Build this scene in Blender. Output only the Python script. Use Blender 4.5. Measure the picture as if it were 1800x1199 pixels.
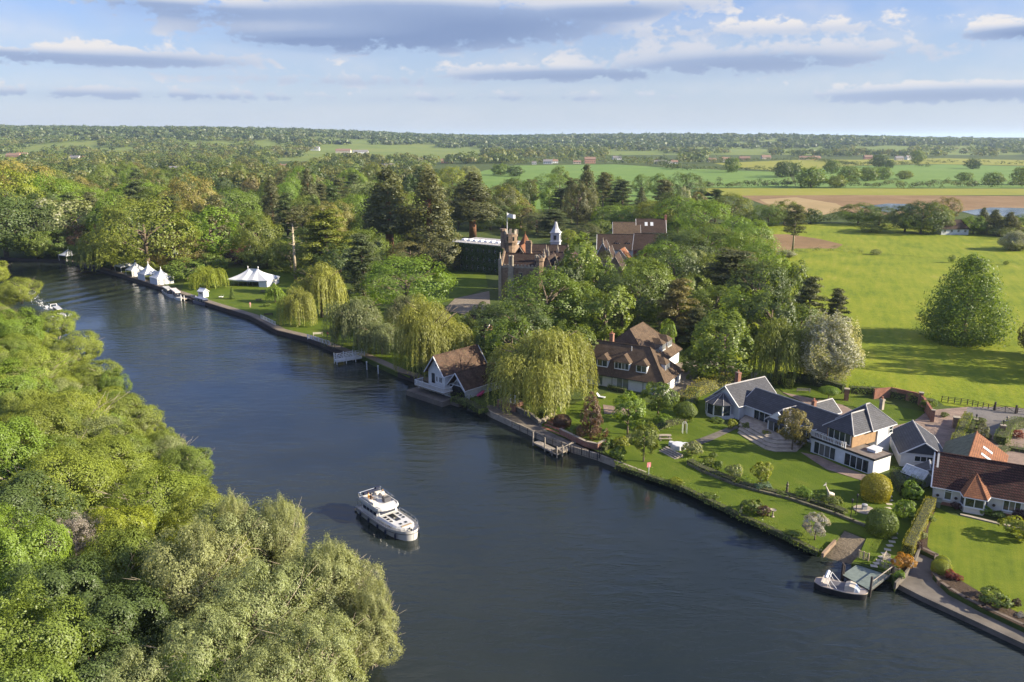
import bpy, bmesh, math, random
import numpy as np
from mathutils import Vector, Matrix, Euler
PI = math.pi
R = math.radians
for o in list(bpy.data.objects):
    bpy.data.objects.remove(o)
SC = bpy.context.scene
COL = SC.collection

# ------------------------------------------------------------------ camera, light, exposure
CAM_H = 50.0
PITCH = R(14.4)
FOC = 1400.0                                   # focal length in units of the 1800 wide photograph
cam_d = bpy.data.cameras.new('camera')
cam_d.sensor_width = 36.0
cam_d.lens = 36.0 * FOC / 1800.0
cam_d.clip_start = 1.0
cam_d.clip_end = 40000.0
cam = bpy.data.objects.new('camera', cam_d)
COL.objects.link(cam)
cam.location = (0, 0, CAM_H)
cam.rotation_euler = (PI / 2 - PITCH, 0, 0)
SC.camera = cam

SUN_EL = R(24.0)
SUN_DIR = Vector((math.cos(SUN_EL) * 0.982, math.cos(SUN_EL) * -0.19, math.sin(SUN_EL))).normalized()
sun_d = bpy.data.lights.new('sun', 'SUN')
sun_d.energy = 4.7
sun_d.angle = R(0.6)
sun_d.color = (1.0, 0.87, 0.66)
sun = bpy.data.objects.new('sun', sun_d)
COL.objects.link(sun)
sun.rotation_euler = SUN_DIR.to_track_quat('Z', 'Y').to_euler()
sun.location = (0, 0, 300)

SC.view_settings.view_transform = 'Standard'
SC.view_settings.look = 'None'
SC.view_settings.exposure = 1.47
SC.view_settings.gamma = 1.0
SC.view_settings.use_curve_mapping = False
SC.render.engine = 'CYCLES'
cy = SC.cycles
cy.max_bounces = 6
cy.diffuse_bounces = 3
cy.glossy_bounces = 3
cy.transmission_bounces = 3
cy.volume_bounces = 1
cy.transparent_max_bounces = 4
cy.caustics_reflective = False
cy.caustics_refractive = False
cy.use_denoising = True
cy.sample_clamp_indirect = 4.0


class NT:
    """tiny node-tree helper"""
    def __init__(self, nt):
        self.nt = nt
        nt.nodes.clear()

    def n(self, typ, **kw):
        nd = self.nt.nodes.new(typ)
        for k, v in kw.items():
            if k == 'i':
                for kk, vv in v.items():
                    s = nd.inputs[kk]
                    if isinstance(vv, tuple) and len(vv) == 2 and hasattr(vv[0], 'outputs'):
                        self.nt.links.new(vv[0].outputs[vv[1]], s)
                    elif hasattr(vv, 'outputs'):
                        self.nt.links.new(vv.outputs[0], s)
                    else:
                        s.default_value = vv
            else:
                setattr(nd, k, v)
        return nd

    def math(self, op, a, b=0.0, c=None, clamp=False):
        i = {0: a, 1: b}
        if c is not None:
            i[2] = c
        return self.n('ShaderNodeMath', operation=op, use_clamp=clamp, i=i)

    def mix(self, f, a, b, blend='MIX'):
        nd = self.n('ShaderNodeMix', data_type='RGBA', blend_type=blend, i={0: f, 6: a, 7: b})
        class _:  # output 2 is the colour
            pass
        return (nd, 2)

    def ramp(self, f, stops, interp='LINEAR'):
        nd = self.n('ShaderNodeValToRGB', i={0: f})
        cr = nd.color_ramp
        cr.interpolation = interp
        while len(cr.elements) < len(stops):
            cr.elements.new(0.5)
        for e, (p, c) in zip(cr.elements, stops):
            e.position = p
            e.color = c if len(c) == 4 else (*c, 1)
        return nd

    def mapr(self, v, a, b, c, d, clamp=True, smooth=False):
        return self.n('ShaderNodeMapRange', clamp=clamp, interpolation_type='SMOOTHSTEP' if smooth else 'LINEAR', i={0: v, 1: a, 2: b, 3: c, 4: d})


world = bpy.data.worlds.new('World')
SC.world = world
world.use_nodes = True
w = NT(world.node_tree)
sky = w.n('ShaderNodeTexSky', sky_type='NISHITA', sun_disc=False, sun_elevation=SUN_EL,
          sun_rotation=math.atan2(SUN_DIR.x, SUN_DIR.y), altitude=50.0, air_density=1.0, dust_density=0.15, ozone_density=6.0)
tc = w.n('ShaderNodeTexCoord')
sep = w.n('ShaderNodeSeparateXYZ', i={0: (tc, 'Generated')})
el = w.math('ARCSINE', sep.outputs and (sep, 'Z'))
az = w.math('ARCTAN2', (sep, 'X'), (sep, 'Y'))
# clouds live on a layer of the sky: az / el are real directions round the place
v1 = w.n('ShaderNodeCombineXYZ', i={0: w.math('MULTIPLY', az, 18.0), 1: w.math('MULTIPLY', el, 30.0), 2: 0.0})
warp = w.n('ShaderNodeTexNoise', noise_dimensions='3D', i={'Vector': v1, 'Scale': 0.55, 'Detail': 3.0, 'Roughness': 0.55})
n1 = w.n('ShaderNodeTexNoise', noise_dimensions='3D', i={'Vector': v1, 'Scale': 1.25, 'Detail': 8.0, 'Roughness': 0.55, 'Distortion': 0.35})
n2 = w.n('ShaderNodeTexNoise', noise_dimensions='3D', i={'Vector': v1, 'Scale': 5.0, 'Detail': 7.0, 'Roughness': 0.6})
# (azimuth, elevation, half width, half height, density): flat-bottomed banks of cumulus
BANKS = [(-0.13, 0.128, 0.29, 0.044, 1.2), (-0.38, 0.140, 0.13, 0.015, 0.80), (0.02, 0.160, 0.34, 0.024, 1.1), (-0.22, 0.108, 0.13, 0.016, .85), (0.10, 0.140, 0.16, 0.024, 0.95), (0.28, 0.176, 0.22, 0.014, .95),
         (-0.43, 0.081, 0.20, 0.016, 0.95), (-0.62, .087, .12, .013, .9), (0.24, 0.086, 0.25, 0.024, 0.95), (0.04, 0.072, 0.20, 0.015, 0.85),
         (0.30, 0.116, 0.24, 0.016, 0.74), (0.565, 0.104, 0.10, 0.013, 1.1), (0.49, 0.046, 0.17, 0.016, 0.95),
         (-0.24, 0.062, 0.28, 0.014, 0.66), (-0.45, 0.045, 0.30, 0.012, 0.66), (0.02, 0.046, 0.30, 0.011, 0.55),
         (-1.0, 0.12, 0.3, 0.03, 0.8), (1.05, 0.13, 0.3, 0.03, 0.8), (2.0, .12, .5, .03, .8), (-2.2, .1, .5, .03, .8)]
dens = None
low = None
for (a0, e0, ha, he, k) in BANKS:
    da = w.math('DIVIDE', w.math('SUBTRACT', az, a0), ha)
    de = w.math('DIVIDE', w.math('SUBTRACT', el, e0), he)
    # the underside falls off quicker than the top: a flat base
    de2 = w.math('MULTIPLY', de, w.mapr(de, -0.05, 0.05, 1.35, 0.9))
    r2 = w.math('ADD', w.math('POWER', w.math('ABSOLUTE', da), 2.0), w.math('POWER', w.math('ABSOLUTE', de2), 2.0))
    f = w.math('MULTIPLY', w.math('POWER', 2.718, w.math('MULTIPLY', r2, -1.0)), k)
    t = w.math('MULTIPLY', f, de)
    dens = f if dens is None else w.math('MAXIMUM', dens, f)
    low = t if low is None else w.math('ADD', low, t)
# broken cloud above the view, all round, added to light the shadows
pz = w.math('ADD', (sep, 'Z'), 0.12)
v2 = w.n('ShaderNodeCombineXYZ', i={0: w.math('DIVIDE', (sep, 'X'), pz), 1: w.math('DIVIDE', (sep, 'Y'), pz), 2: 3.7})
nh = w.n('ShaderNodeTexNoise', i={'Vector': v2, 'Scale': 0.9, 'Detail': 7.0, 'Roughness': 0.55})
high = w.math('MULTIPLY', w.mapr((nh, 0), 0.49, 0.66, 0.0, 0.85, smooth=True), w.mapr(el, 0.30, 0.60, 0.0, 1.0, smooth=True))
noise = w.math('ADD', w.math('MULTIPLY', (n1, 0), 1.7), w.math('MULTIPLY', (n2, 0), 0.75))
cov = w.mapr(w.math('ADD', dens, w.math('SUBTRACT', noise, 1.20)), 0.40, 0.72, 0.0, 1.0, smooth=True)
thin = w.math('MULTIPLY', w.mapr((warp, 0), 0.40, 0.72, 0.0, 0.42), w.mapr(el, 0.0, 0.05, 0.3, 1.0))
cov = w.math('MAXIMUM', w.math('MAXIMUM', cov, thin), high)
# tops catch the sun, bases are grey-blue
tone = w.math('ADD', w.math('MULTIPLY', low, 1.25), w.math('ADD', w.math('MULTIPLY', w.math('SUBTRACT', (n1, 0), 0.5), 1.5), w.math('MULTIPLY', w.math('SUBTRACT', (n2, 0), 0.5), 0.55)))
tone = w.math('SUBTRACT', tone, w.math('MULTIPLY', w.math('SUBTRACT', w.math('ADD', dens, w.math('SUBTRACT', noise, 1.20)), 0.55), 0.80))
ccol = w.ramp(w.mapr(tone, -0.56, 0.46, 0.0, 1.0), [(0.0, (1.75, 2.40, 4.0)), (0.38, (2.5, 3.2, 4.75)), (0.62, (4.3, 4.7, 5.6)), (0.82, (5.6, 5.6, 5.9)), (1.0, (6.5, 6.2, 6.0))])
clear = w.mix(1.0, sky, w.ramp(w.mapr(el, 0.10, 0.32, 0.0, 1.0), [(0.0, (0.98, 0.98, 1.13)), (1.0, (0.70, 1.02, 1.70))]), 'MULTIPLY')
# low haze along the horizon
clear = w.mix(w.math('MULTIPLY', w.math('POWER', 2.718, w.math('MULTIPLY', w.math('MAXIMUM', el, 0.0), -6.6)), 0.94), clear, (4.35, 4.75, 5.55, 1))
ccol = w.mix(w.mapr(el, 0.02, 0.11, 0.42, 0.0), ccol, (4.2, 4.7, 5.6, 1))
ccol = w.mix(w.mapr(el, 0.28, 0.5, 0.0, 1.0), ccol, (8.6, 8.5, 8.4, 1))  # the added upper cloud is whiter and brighter than the visible banks
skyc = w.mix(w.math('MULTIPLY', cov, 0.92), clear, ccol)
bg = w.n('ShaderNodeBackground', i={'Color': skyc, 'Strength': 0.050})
w.n('ShaderNodeOutputWorld', i={'Surface': bg})


def G(u, v, z=1.0):
    """the point of the place at height z that the photograph shows at (u, v)"""
    c, s = math.cos(PITCH), math.sin(PITCH)
    a, b = (u - 900) / FOC, (599.5 - v) / FOC
    t = (z - CAM_H) / (-s + b * c)
    return (a * t, (c + b * s) * t)


def PJ(x, y, z):
    c, s = math.cos(PITCH), math.sin(PITCH)
    d = y * c - (z - CAM_H) * s
    return 900 + FOC * x / d, 599.5 - FOC * (y * s + (z - CAM_H) * c) / d, d


def z_at(x, y, v):
    """height above (x, y) that the photograph shows at row v"""
    c, s = math.cos(PITCH), math.sin(PITCH)
    k = (599.5 - v) / FOC
    return CAM_H + y * (k * c - s) / (c + k * s)


# ------------------------------------------------------------------ helpers
class MB:
    def __init__(self):
        self.v, self.f = [], []

    def add(self, vs, fs):
        b = len(self.v)
        self.v += [tuple(p) for p in vs]
        self.f += [tuple(b + i for i in f) for f in fs]
        return self

    def box(self, a, b):
        (x0, y0, z0), (x1, y1, z1) = a, b
        return self.add([(x0, y0, z0), (x1, y0, z0), (x1, y1, z0), (x0, y1, z0), (x0, y0, z1), (x1, y0, z1), (x1, y1, z1), (x0, y1, z1)],
                        [(0, 3, 2, 1), (4, 5, 6, 7), (0, 1, 5, 4), (1, 2, 6, 5), (2, 3, 7, 6), (3, 0, 4, 7)])

    def obox(self, o, a, b, c):
        """box spanned from corner o by vectors a, b, c"""
        o, a, b, c = map(Vector, (o, a, b, c))
        p = [o, o + a, o + a + b, o + b]
        return self.add(p + [q + c for q in p], [(0, 3, 2, 1), (4, 5, 6, 7), (0, 1, 5, 4), (1, 2, 6, 5), (2, 3, 7, 6), (3, 0, 4, 7)])

    def prism(self, pts, z0, z1):
        n = len(pts)
        if sum(pts[i][0] * pts[(i + 1) % n][1] - pts[(i + 1) % n][0] * pts[i][1] for i in range(n)) < 0:
            pts = pts[::-1]
        return self.add([(p[0], p[1], z0) for p in pts] + [(p[0], p[1], z1) for p in pts],
                        [tuple(range(n - 1, -1, -1)), tuple(range(n, 2 * n))] + [(i, (i + 1) % n, n + (i + 1) % n, n + i) for i in range(n)])

    def slab(self, pts, t):
        """flat polygon in space made t thick, downwards along its normal"""
        pts = [Vector(p) for p in pts]
        n = Vector((0, 0, 0))
        for i in range(len(pts)):
            n += (pts[i] - pts[0]).cross(pts[(i + 1) % len(pts)] - pts[0])
        n.normalize()
        if n.z < 0:
            pts.reverse()
            n = -n
        k = len(pts)
        return self.add(pts + [p - n * t for p in pts], [tuple(range(k)), tuple(range(2 * k - 1, k - 1, -1))] + [(i, k + i, k + (i + 1) % k, (i + 1) % k) for i in range(k)])

    def tube(self, p, q, r0, r1=None, n=6):
        r1 = r0 if r1 is None else r1
        p, q = Vector(p), Vector(q)
        d = (q - p).normalized()
        x = d.orthogonal().normalized()
        y = d.cross(x)
        vs = []
        for c, r in ((p, r0), (q, r1)):
            for i in range(n):
                a = 2 * PI * i / n
                vs.append(c + x * (math.cos(a) * r) + y * (math.sin(a) * r))
        return self.add(vs, [(i, (i + 1) % n, n + (i + 1) % n, n + i) for i in range(n)] + [tuple(range(n - 1, -1, -1)), tuple(range(n, 2 * n))])

    def path(self, pts, r, n=6):
        for a, b in zip(pts[:-1], pts[1:]):
            self.tube(a, b, r, r, n)
        return self

    def lathe(self, prof, n=12, c=(0, 0, 0)):
        vs = []
        for r, z in prof:
            for i in range(n):
                a = 2 * PI * i / n
                vs.append((c[0] + r * math.cos(a), c[1] + r * math.sin(a), c[2] + z))
        k = len(prof)
        fs = [(j * n + i, j * n + (i + 1) % n, (j + 1) * n + (i + 1) % n, (j + 1) * n + i) for j in range(k - 1) for i in range(n)]
        return self.add(vs, fs + [tuple(range(n - 1, -1, -1)), tuple((k - 1) * n + i for i in range(n))])

    def loft(self, rings, cap=True, closed=True):
        n = len(rings[0])
        vs = [p for r in rings for p in r]
        m = n if closed else n - 1
        fs = [(j * n + i, j * n + (i + 1) % n, (j + 1) * n + (i + 1) % n, (j + 1) * n + i) for j in range(len(rings) - 1) for i in range(m)]
        if cap:
            fs += [tuple(range(n - 1, -1, -1)), tuple((len(rings) - 1) * n + i for i in range(n))]
        return self.add(vs, fs)

    def mesh(self, name, mat=None, smooth=False):
        me = bpy.data.meshes.new(name)
        me.from_pydata(self.v, [], self.f)
        if mat:
            me.materials.append(mat)
        if smooth:
            me.polygons.foreach_set('use_smooth', [True] * len(me.polygons))
        me.update()
        return me


def tag(o, label=None, cat=None, group=None, kind=None):
    if label:
        o['label'] = label
    if cat:
        o['category'] = cat
    if group:
        o['group'] = group
    if kind:
        o['kind'] = kind
    return o


def thing(name, label, cat, loc=(0, 0, 0), rz=0.0, group=None, scale=None):
    o = bpy.data.objects.new(name, None)
    o.empty_display_size = 0.3
    COL.objects.link(o)
    o.location = loc
    o.rotation_euler = (0, 0, rz)
    if scale:
        o.scale = scale
    return tag(o, label, cat, group)


def ob(name, mb, mat=None, parent=None, label=None, cat=None, group=None, kind=None, smooth=False, loc=None, rz=None):
    me = mb.mesh(name, mat, smooth) if isinstance(mb, MB) else mb
    o = bpy.data.objects.new(name, me)
    COL.objects.link(o)
    if parent is not None:
        o.parent = parent
    if loc is not None:
        o.location = loc
    if rz is not None:
        o.rotation_euler = (0, 0, rz)
    return tag(o, label, cat, group, kind)


def dup(root, loc, rz=None, label=None, group=None, scale=None, color=None):
    kids = {}
    for o in COL.objects:
        if o.parent is not None:
            kids.setdefault(o.parent.name, []).append(o)

    def cp(o, par):
        c = o.copy()
        COL.objects.link(c)
        c.parent = par
        for k in kids.get(o.name, []):
            cp(k, c)
        return c
    r = cp(root, None)
    r.location = loc
    if rz is not None:
        r.rotation_euler = (0, 0, rz)
    if scale:
        r.scale = scale
    if label:
        r['label'] = label
    if group:
        r['group'] = group
    return r


# ------------------------------------------------------------------ materials
MATS = {}


def newmat(name):
    m = bpy.data.materials.new(name)
    m.use_nodes = True
    MATS[name] = m
    return m, NT(m.node_tree)


def M(name, rgb, rough=0.7, var=0.25, scale=1.5, bump=0.0, bscale=None, metal=0.0, spec=0.4, rgb2=None):
    """painted / plain surface with grain and uneven tone"""
    if name in MATS:
        return MATS[name]
    m, t = newmat(name)
    tcn = t.n('ShaderNodeTexCoord')
    nz = t.n('ShaderNodeTexNoise', i={'Vector': (tcn, 'Object'), 'Scale': scale, 'Detail': 6.0, 'Roughness': 0.62})
    lo = rgb2 or tuple(c * (1 - var) for c in rgb)
    hi = rgb if rgb2 else tuple(min(1, c * (1 + var)) for c in rgb)
    col = t.ramp((nz, 0), [(0.3, lo), (0.7, hi)])
    p = t.n('ShaderNodeBsdfPrincipled', i={'Base Color': col, 'Roughness': rough, 'Metallic': metal, 'Specular IOR Level': spec})
    if bump:
        n2_ = t.n('ShaderNodeTexNoise', i={'Vector': (tcn, 'Object'), 'Scale': bscale or scale * 8, 'Detail': 4.0})
        b = t.n('ShaderNodeBump', i={'Strength': bump, 'Distance': 0.05, 'Height': (n2_, 0)})
        t.nt.links.new(b.outputs[0], p.inputs['Normal'])
    t.n('ShaderNodeOutputMaterial', i={0: p})
    return m


def Mbrick(name, c1, c2, mortar, bw=0.23, bh=0.075, rough=0.85, gap=0.012, bump=0.5, weather=0.3, xz=True, offs=0.5, spec=0.2, moss=0.0):
    """courses that follow the object's height; works on walls and roof slopes of either heading"""
    if name in MATS:
        return MATS[name]
    m, t = newmat(name)
    tcn = t.n('ShaderNodeTexCoord')
    s = t.n('ShaderNodeSeparateXYZ', i={0: (tcn, 'Object')})
    hx = t.math('ADD', (s, 'X'), (s, 'Y'))
    vec = t.n('ShaderNodeCombineXYZ', i={0: hx, 1: (s, 'Z'), 2: 0.0})
    br = t.n('ShaderNodeTexBrick', offset=offs, i={'Vector': vec, 'Color1': (*c1, 1), 'Color2': (*c2, 1), 'Mortar': (*mortar, 1), 'Scale': 1.0,
                                      'Mortar Size': gap, 'Mortar Smooth': 0.3, 'Bias': 0.0, 'Brick Width': bw, 'Row Height': bh})
    nz = t.n('ShaderNodeTexNoise', i={'Vector': (tcn, 'Object'), 'Scale': 0.7, 'Detail': 7.0, 'Roughness': 0.65})
    dark = t.mapr((nz, 0), 0.3, 0.7, 1 - weather, 1 + weather)
    nf = t.n('ShaderNodeTexNoise', i={'Vector': (tcn, 'Object'), 'Scale': 9.0, 'Detail': 3.0})
    dark = t.math('MULTIPLY', dark, t.mapr((nf, 0), 0.3, 0.7, 0.85, 1.15))
    col = t.mix(1.0, (br, 0), dark, 'MULTIPLY')
    if moss:
        nm = t.n('ShaderNodeTexNoise', i={'Vector': (tcn, 'Object'), 'Scale': 1.6, 'Detail': 8.0, 'Roughness': 0.72})
        col = t.mix(t.mapr((nm, 0), 0.54, 0.70, 0.0, moss), col, (0.115, 0.105, 0.062, 1))
        nl_ = t.n('ShaderNodeTexNoise', i={'Vector': (tcn, 'Object'), 'Scale': 5.5, 'Detail': 4.0, 'Roughness': 0.7})
        col = t.mix(t.mapr((nl_, 0), 0.63, 0.72, 0.0, moss * .8), col, (0.26, 0.24, 0.19, 1))
    p = t.n('ShaderNodeBsdfPrincipled', i={'Base Color': col, 'Roughness': rough, 'Specular IOR Level': spec})
    b = t.n('ShaderNodeBump', invert=True, i={'Strength': bump, 'Distance': 0.03, 'Height': (br, 'Fac')})
    t.nt.links.new(b.outputs[0], p.inputs['Normal'])
    t.n('ShaderNodeOutputMaterial', i={0: p})
    return m


def Mground(name, stops, scale=0.15, fine=2.5, bump=0.6, stripe=None, rough=0.9):
    """grass and soil: broad patches, fine tufts, optional drill lines / mowing stripes (direction, width, strength)"""
    m, t = newmat(name)
    geo = t.n('ShaderNodeNewGeometry')
    n1_ = t.n('ShaderNodeTexNoise', i={'Vector': (geo, 'Position'), 'Scale': scale, 'Detail': 8.0, 'Roughness': 0.65})
    n2_ = t.n('ShaderNodeTexNoise', i={'Vector': (geo, 'Position'), 'Scale': fine, 'Detail': 5.0, 'Roughness': 0.7})
    f = t.math('ADD', t.math('MULTIPLY', (n1_, 0), 0.7), t.math('MULTIPLY', (n2_, 0), 0.3))
    h = (n2_, 0)
    if stripe:
        ang, wid, st = stripe
        mp = t.n('ShaderNodeMapping', i={'Vector': (geo, 'Position'), 'Rotation': (0, 0, -R(ang))})
        sp = t.n('ShaderNodeSeparateXYZ', i={0: mp})
        n3 = t.n('ShaderNodeTexNoise', i={'Vector': t.n('ShaderNodeCombineXYZ', i={0: t.math('MULTIPLY', (sp, 'X'), 0.06), 1: t.math('DIVIDE', (sp, 'Y'), wid), 2: 0.0}), 'Scale': 1.0, 'Detail': 4.0, 'Roughness': 0.6})
        f = t.math('ADD', f, t.math('MULTIPLY', t.math('SUBTRACT', (n3, 0), 0.5), st))
    col = t.ramp(f, stops)
    p = t.n('ShaderNodeBsdfPrincipled', i={'Base Color': col, 'Roughness': rough, 'Specular IOR Level': 0.15})
    b = t.n('ShaderNodeBump', i={'Strength': bump, 'Distance': 0.25, 'Height': h})
    t.nt.links.new(b.outputs[0], p.inputs['Normal'])
    t.n('ShaderNodeOutputMaterial', i={0: p})
    return m


def Mleaf(name, attr=False, blossom=None, trans=0.38):
    m, t = newmat(name)
    if attr:
        base = (t.n('ShaderNodeAttribute', attribute_name='col'), 'Color')
        tint = 1.0
    else:
        base = (t.n('ShaderNodeObjectInfo'), 'Color')
        ta = t.n('ShaderNodeAttribute', attribute_name='tint')
        tint = (ta, 'Fac')
    col = t.mix(1.0, base, tint, 'MULTIPLY') if not attr else base
    if blossom:
        col = t.mix(t.math('GREATER_THAN', (ta, 'Fac'), blossom[0]), col, (*blossom[1], 1))
    # the far side of a leaf passes a warmer green
    tcol = t.mix(1.0, col, (1.25, 1.2, 0.55, 1), 'MULTIPLY')
    d = t.n('ShaderNodeBsdfDiffuse', i={'Color': col, 'Roughness': 0.6})
    tr = t.n('ShaderNodeBsdfTranslucent', i={'Color': tcol})
    mx = t.n('ShaderNodeMixShader', i={0: trans, 1: d, 2: tr})
    gl = t.n('ShaderNodeBsdfGlossy', i={'Color': (0.8, 0.85, 0.8, 1), 'Roughness': 0.5})
    mx2 = t.n('ShaderNodeMixShader', i={0: 0.035, 1: mx, 2: gl})
    t.n('ShaderNodeOutputMaterial', i={0: mx2})
    return m


def Mglass(name, rgb=(0.02, 0.028, 0.03), rough=0.06):
    m, t = newmat(name)
    oi = t.n('ShaderNodeObjectInfo')
    tcn = t.n('ShaderNodeTexCoord')
    nz = t.n('ShaderNodeTexNoise', i={'Vector': (tcn, 'Object'), 'Scale': 0.8, 'Detail': 3.0})
    col = t.ramp((nz, 0), [(0.35, tuple(c * 0.6 for c in rgb)), (0.65, tuple(c * 1.8 for c in rgb))])
    # what stands behind each pane differs: curtains, blinds, dark rooms
    col = t.mix(t.mapr((oi, 'Random'), 0.55, 1.0, 0.0, 0.75), col, (0.17, 0.165, 0.15, 1))
    p = t.n('ShaderNodeBsdfPrincipled', i={'Base Color': col, 'Roughness': rough, 'Specular IOR Level': 0.7})
    t.n('ShaderNodeOutputMaterial', i={0: p})
    return m


LEAF = Mleaf('leaf')
LEAFM = Mleaf('leaf_mass', attr=True)
BLOS = Mleaf('leaf_blossom', blossom=(0.99, (0.54, 0.53, 0.43)))
BLOS2 = Mleaf('leaf_candles', blossom=(1.18, (0.50, 0.50, 0.36)))
BARK = M('bark', (0.13, 0.10, 0.07), 0.9, 0.4, 2.0, 0.6)
BARKP = M('bark_pale', (0.34, 0.29, 0.21), 0.9, 0.35, 2.0, 0.5)
BARKR = M('bark_red', (0.21, 0.10, 0.055), 0.9, 0.35, 2.0, 0.5)
WHITE = M('white_paint', (0.62, 0.63, 0.63), 0.5, 0.06, 1.2)
WHITEW = M('white_render', (0.58, 0.59, 0.60), 0.85, 0.14, 0.6, 0.2, 14)
CREAM = M('cream_render', (0.56, 0.53, 0.47), 0.85, 0.10, 0.6, 0.2, 14)
GLASS = Mglass('window_glass')
GLASSG = Mglass('pale_glass', (0.16, 0.20, 0.17), 0.12)
BLACK = M('black_metal', (0.018, 0.018, 0.02), 0.5, 0.3)
GREYW = M('grey_wood', (0.25, 0.22, 0.18), 0.85, 0.35, 3.0, 0.4)
DARKW = M('dark_timber', (0.045, 0.035, 0.03), 0.8, 0.35, 3.0, 0.3)
STONE = M('stone', (0.30, 0.26, 0.20), 0.9, 0.3, 1.2, 0.5)
CONC = M('concrete', (0.165, 0.145, 0.118), 0.9, 0.30, 0.5, 0.4, 10, rgb2=(0.085, 0.075, 0.062))
TPAVE = Mbrick('terrace_paving', (0.145, 0.125, 0.10), (0.11, 0.095, 0.08), (0.06, 0.05, 0.042), 0.8, 0.5, gap=0.03)
PAVE = Mbrick('block_paving', (0.25, 0.185, 0.145), (0.205, 0.155, 0.125), (0.12, 0.095, 0.08), 0.9, 0.45, gap=0.03)
BRICK = Mbrick('red_brick', (0.29, 0.12, 0.07), (0.23, 0.095, 0.06), (0.28, 0.23, 0.19))
STONEW = Mbrick('coursed_stone', (0.30, 0.215, 0.145), (0.21, 0.145, 0.10), (0.14, 0.11, 0.085), 0.55, 0.28, gap=0.03)
SLATE = Mbrick('slate', (0.042, 0.044, 0.052), (0.060, 0.062, 0.072), (0.018, 0.019, 0.025), 0.6, 0.20, 0.55, 0.02, 0.6, 0.25, spec=0.3, moss=.18)
TILEB = Mbrick('brown_tile', (0.118, 0.082, 0.053), (0.084, 0.059, 0.040), (0.05, 0.033, 0.023), 0.35, 0.17, gap=0.02, moss=.45)
TILER = Mbrick('red_tile', (0.085, 0.036, 0.029), (0.060, 0.028, 0.024), (0.022, 0.012, 0.010), 0.34, 0.26, gap=0.05, bump=0.9, weather=0.35, offs=0.0, moss=.35)
TILEO = Mbrick('orange_tile', (0.235, 0.105, 0.05), (0.18, 0.078, 0.042), (0.09, 0.045, 0.03), 0.35, 0.17, gap=0.02)
TILED = Mbrick('dark_brown_tile', (0.060, 0.038, 0.029), (0.043, 0.029, 0.024), (0.02, 0.014, 0.011), 0.35, 0.17, gap=0.02, moss=.4)
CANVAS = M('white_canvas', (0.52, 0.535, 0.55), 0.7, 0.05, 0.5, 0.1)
LEAD = M('grey_roofing', (0.33, 0.32, 0.31), 0.8, 0.3, 0.5, 0.2)
GREYD = M('grey_frame', (0.30, 0.31, 0.32), 0.6, 0.15)


# ------------------------------------------------------------------ leaf meshes
def leaf_mesh(name, c, nrm, length, width, tint, mat, up=None, col=None):
    """one diamond per leaf spray: centres c, facing nrm"""
    n = len(c)
    nrm = nrm / np.maximum(np.linalg.norm(nrm, axis=1, keepdims=True), 1e-6)
    rng = np.random.default_rng(n)
    if up is None:
        up = rng.normal(size=(n, 3))
    t = up - nrm * (up * nrm).sum(1, keepdims=True)
    t /= np.maximum(np.linalg.norm(t, axis=1, keepdims=True), 1e-6)
    b = np.cross(nrm, t)
    L = (length * 0.5)[:, None]
    Wd = (width * 0.5)[:, None]
    k = (0.12 * length)[:, None] * nrm          # a little fold, so that a spray is not a flat card
    v = np.empty((n, 4, 3), dtype=np.float32)
    v[:, 0] = c - t * L
    v[:, 1] = c + b * Wd + k
    v[:, 2] = c + t * L
    v[:, 3] = c - b * Wd + k
    me = bpy.data.meshes.new(name)
    me.vertices.add(4 * n)
    me.vertices.foreach_set('co', v.reshape(-1))
    me.loops.add(4 * n)
    me.loops.foreach_set('vertex_index', np.arange(4 * n, dtype=np.int32))
    me.polygons.add(n)
    me.polygons.foreach_set('loop_start', np.arange(0, 4 * n, 4, dtype=np.int32))
    if col is None:
        a = me.attributes.new('tint', 'FLOAT', 'FACE')
        a.data.foreach_set('value', tint.astype(np.float32))
    else:
        a = me.attributes.new('col', 'FLOAT_COLOR', 'FACE')
        a.data.foreach_set('color', np.concatenate([col, np.ones((n, 1))], 1).astype(np.float32).reshape(-1))
    me.materials.append(mat)
    me.update(calc_edges=True)
    return me


def sph(rng, n):
    d = rng.normal(size=(n, 3))
    return d / np.linalg.norm(d, axis=1, keepdims=True)


def fib(n, rng, jit=0.35):
    i = np.arange(n) + 0.5
    z = 1 - 2 * i / n
    a = i * 2.39996 + rng.uniform(0, 6.28)
    r = np.sqrt(1 - z * z)
    d = np.stack([r * np.cos(a), r * np.sin(a), z], 1) + rng.normal(size=(n, 3)) * jit
    return d / np.linalg.norm(d, axis=1, keepdims=True)


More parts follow.
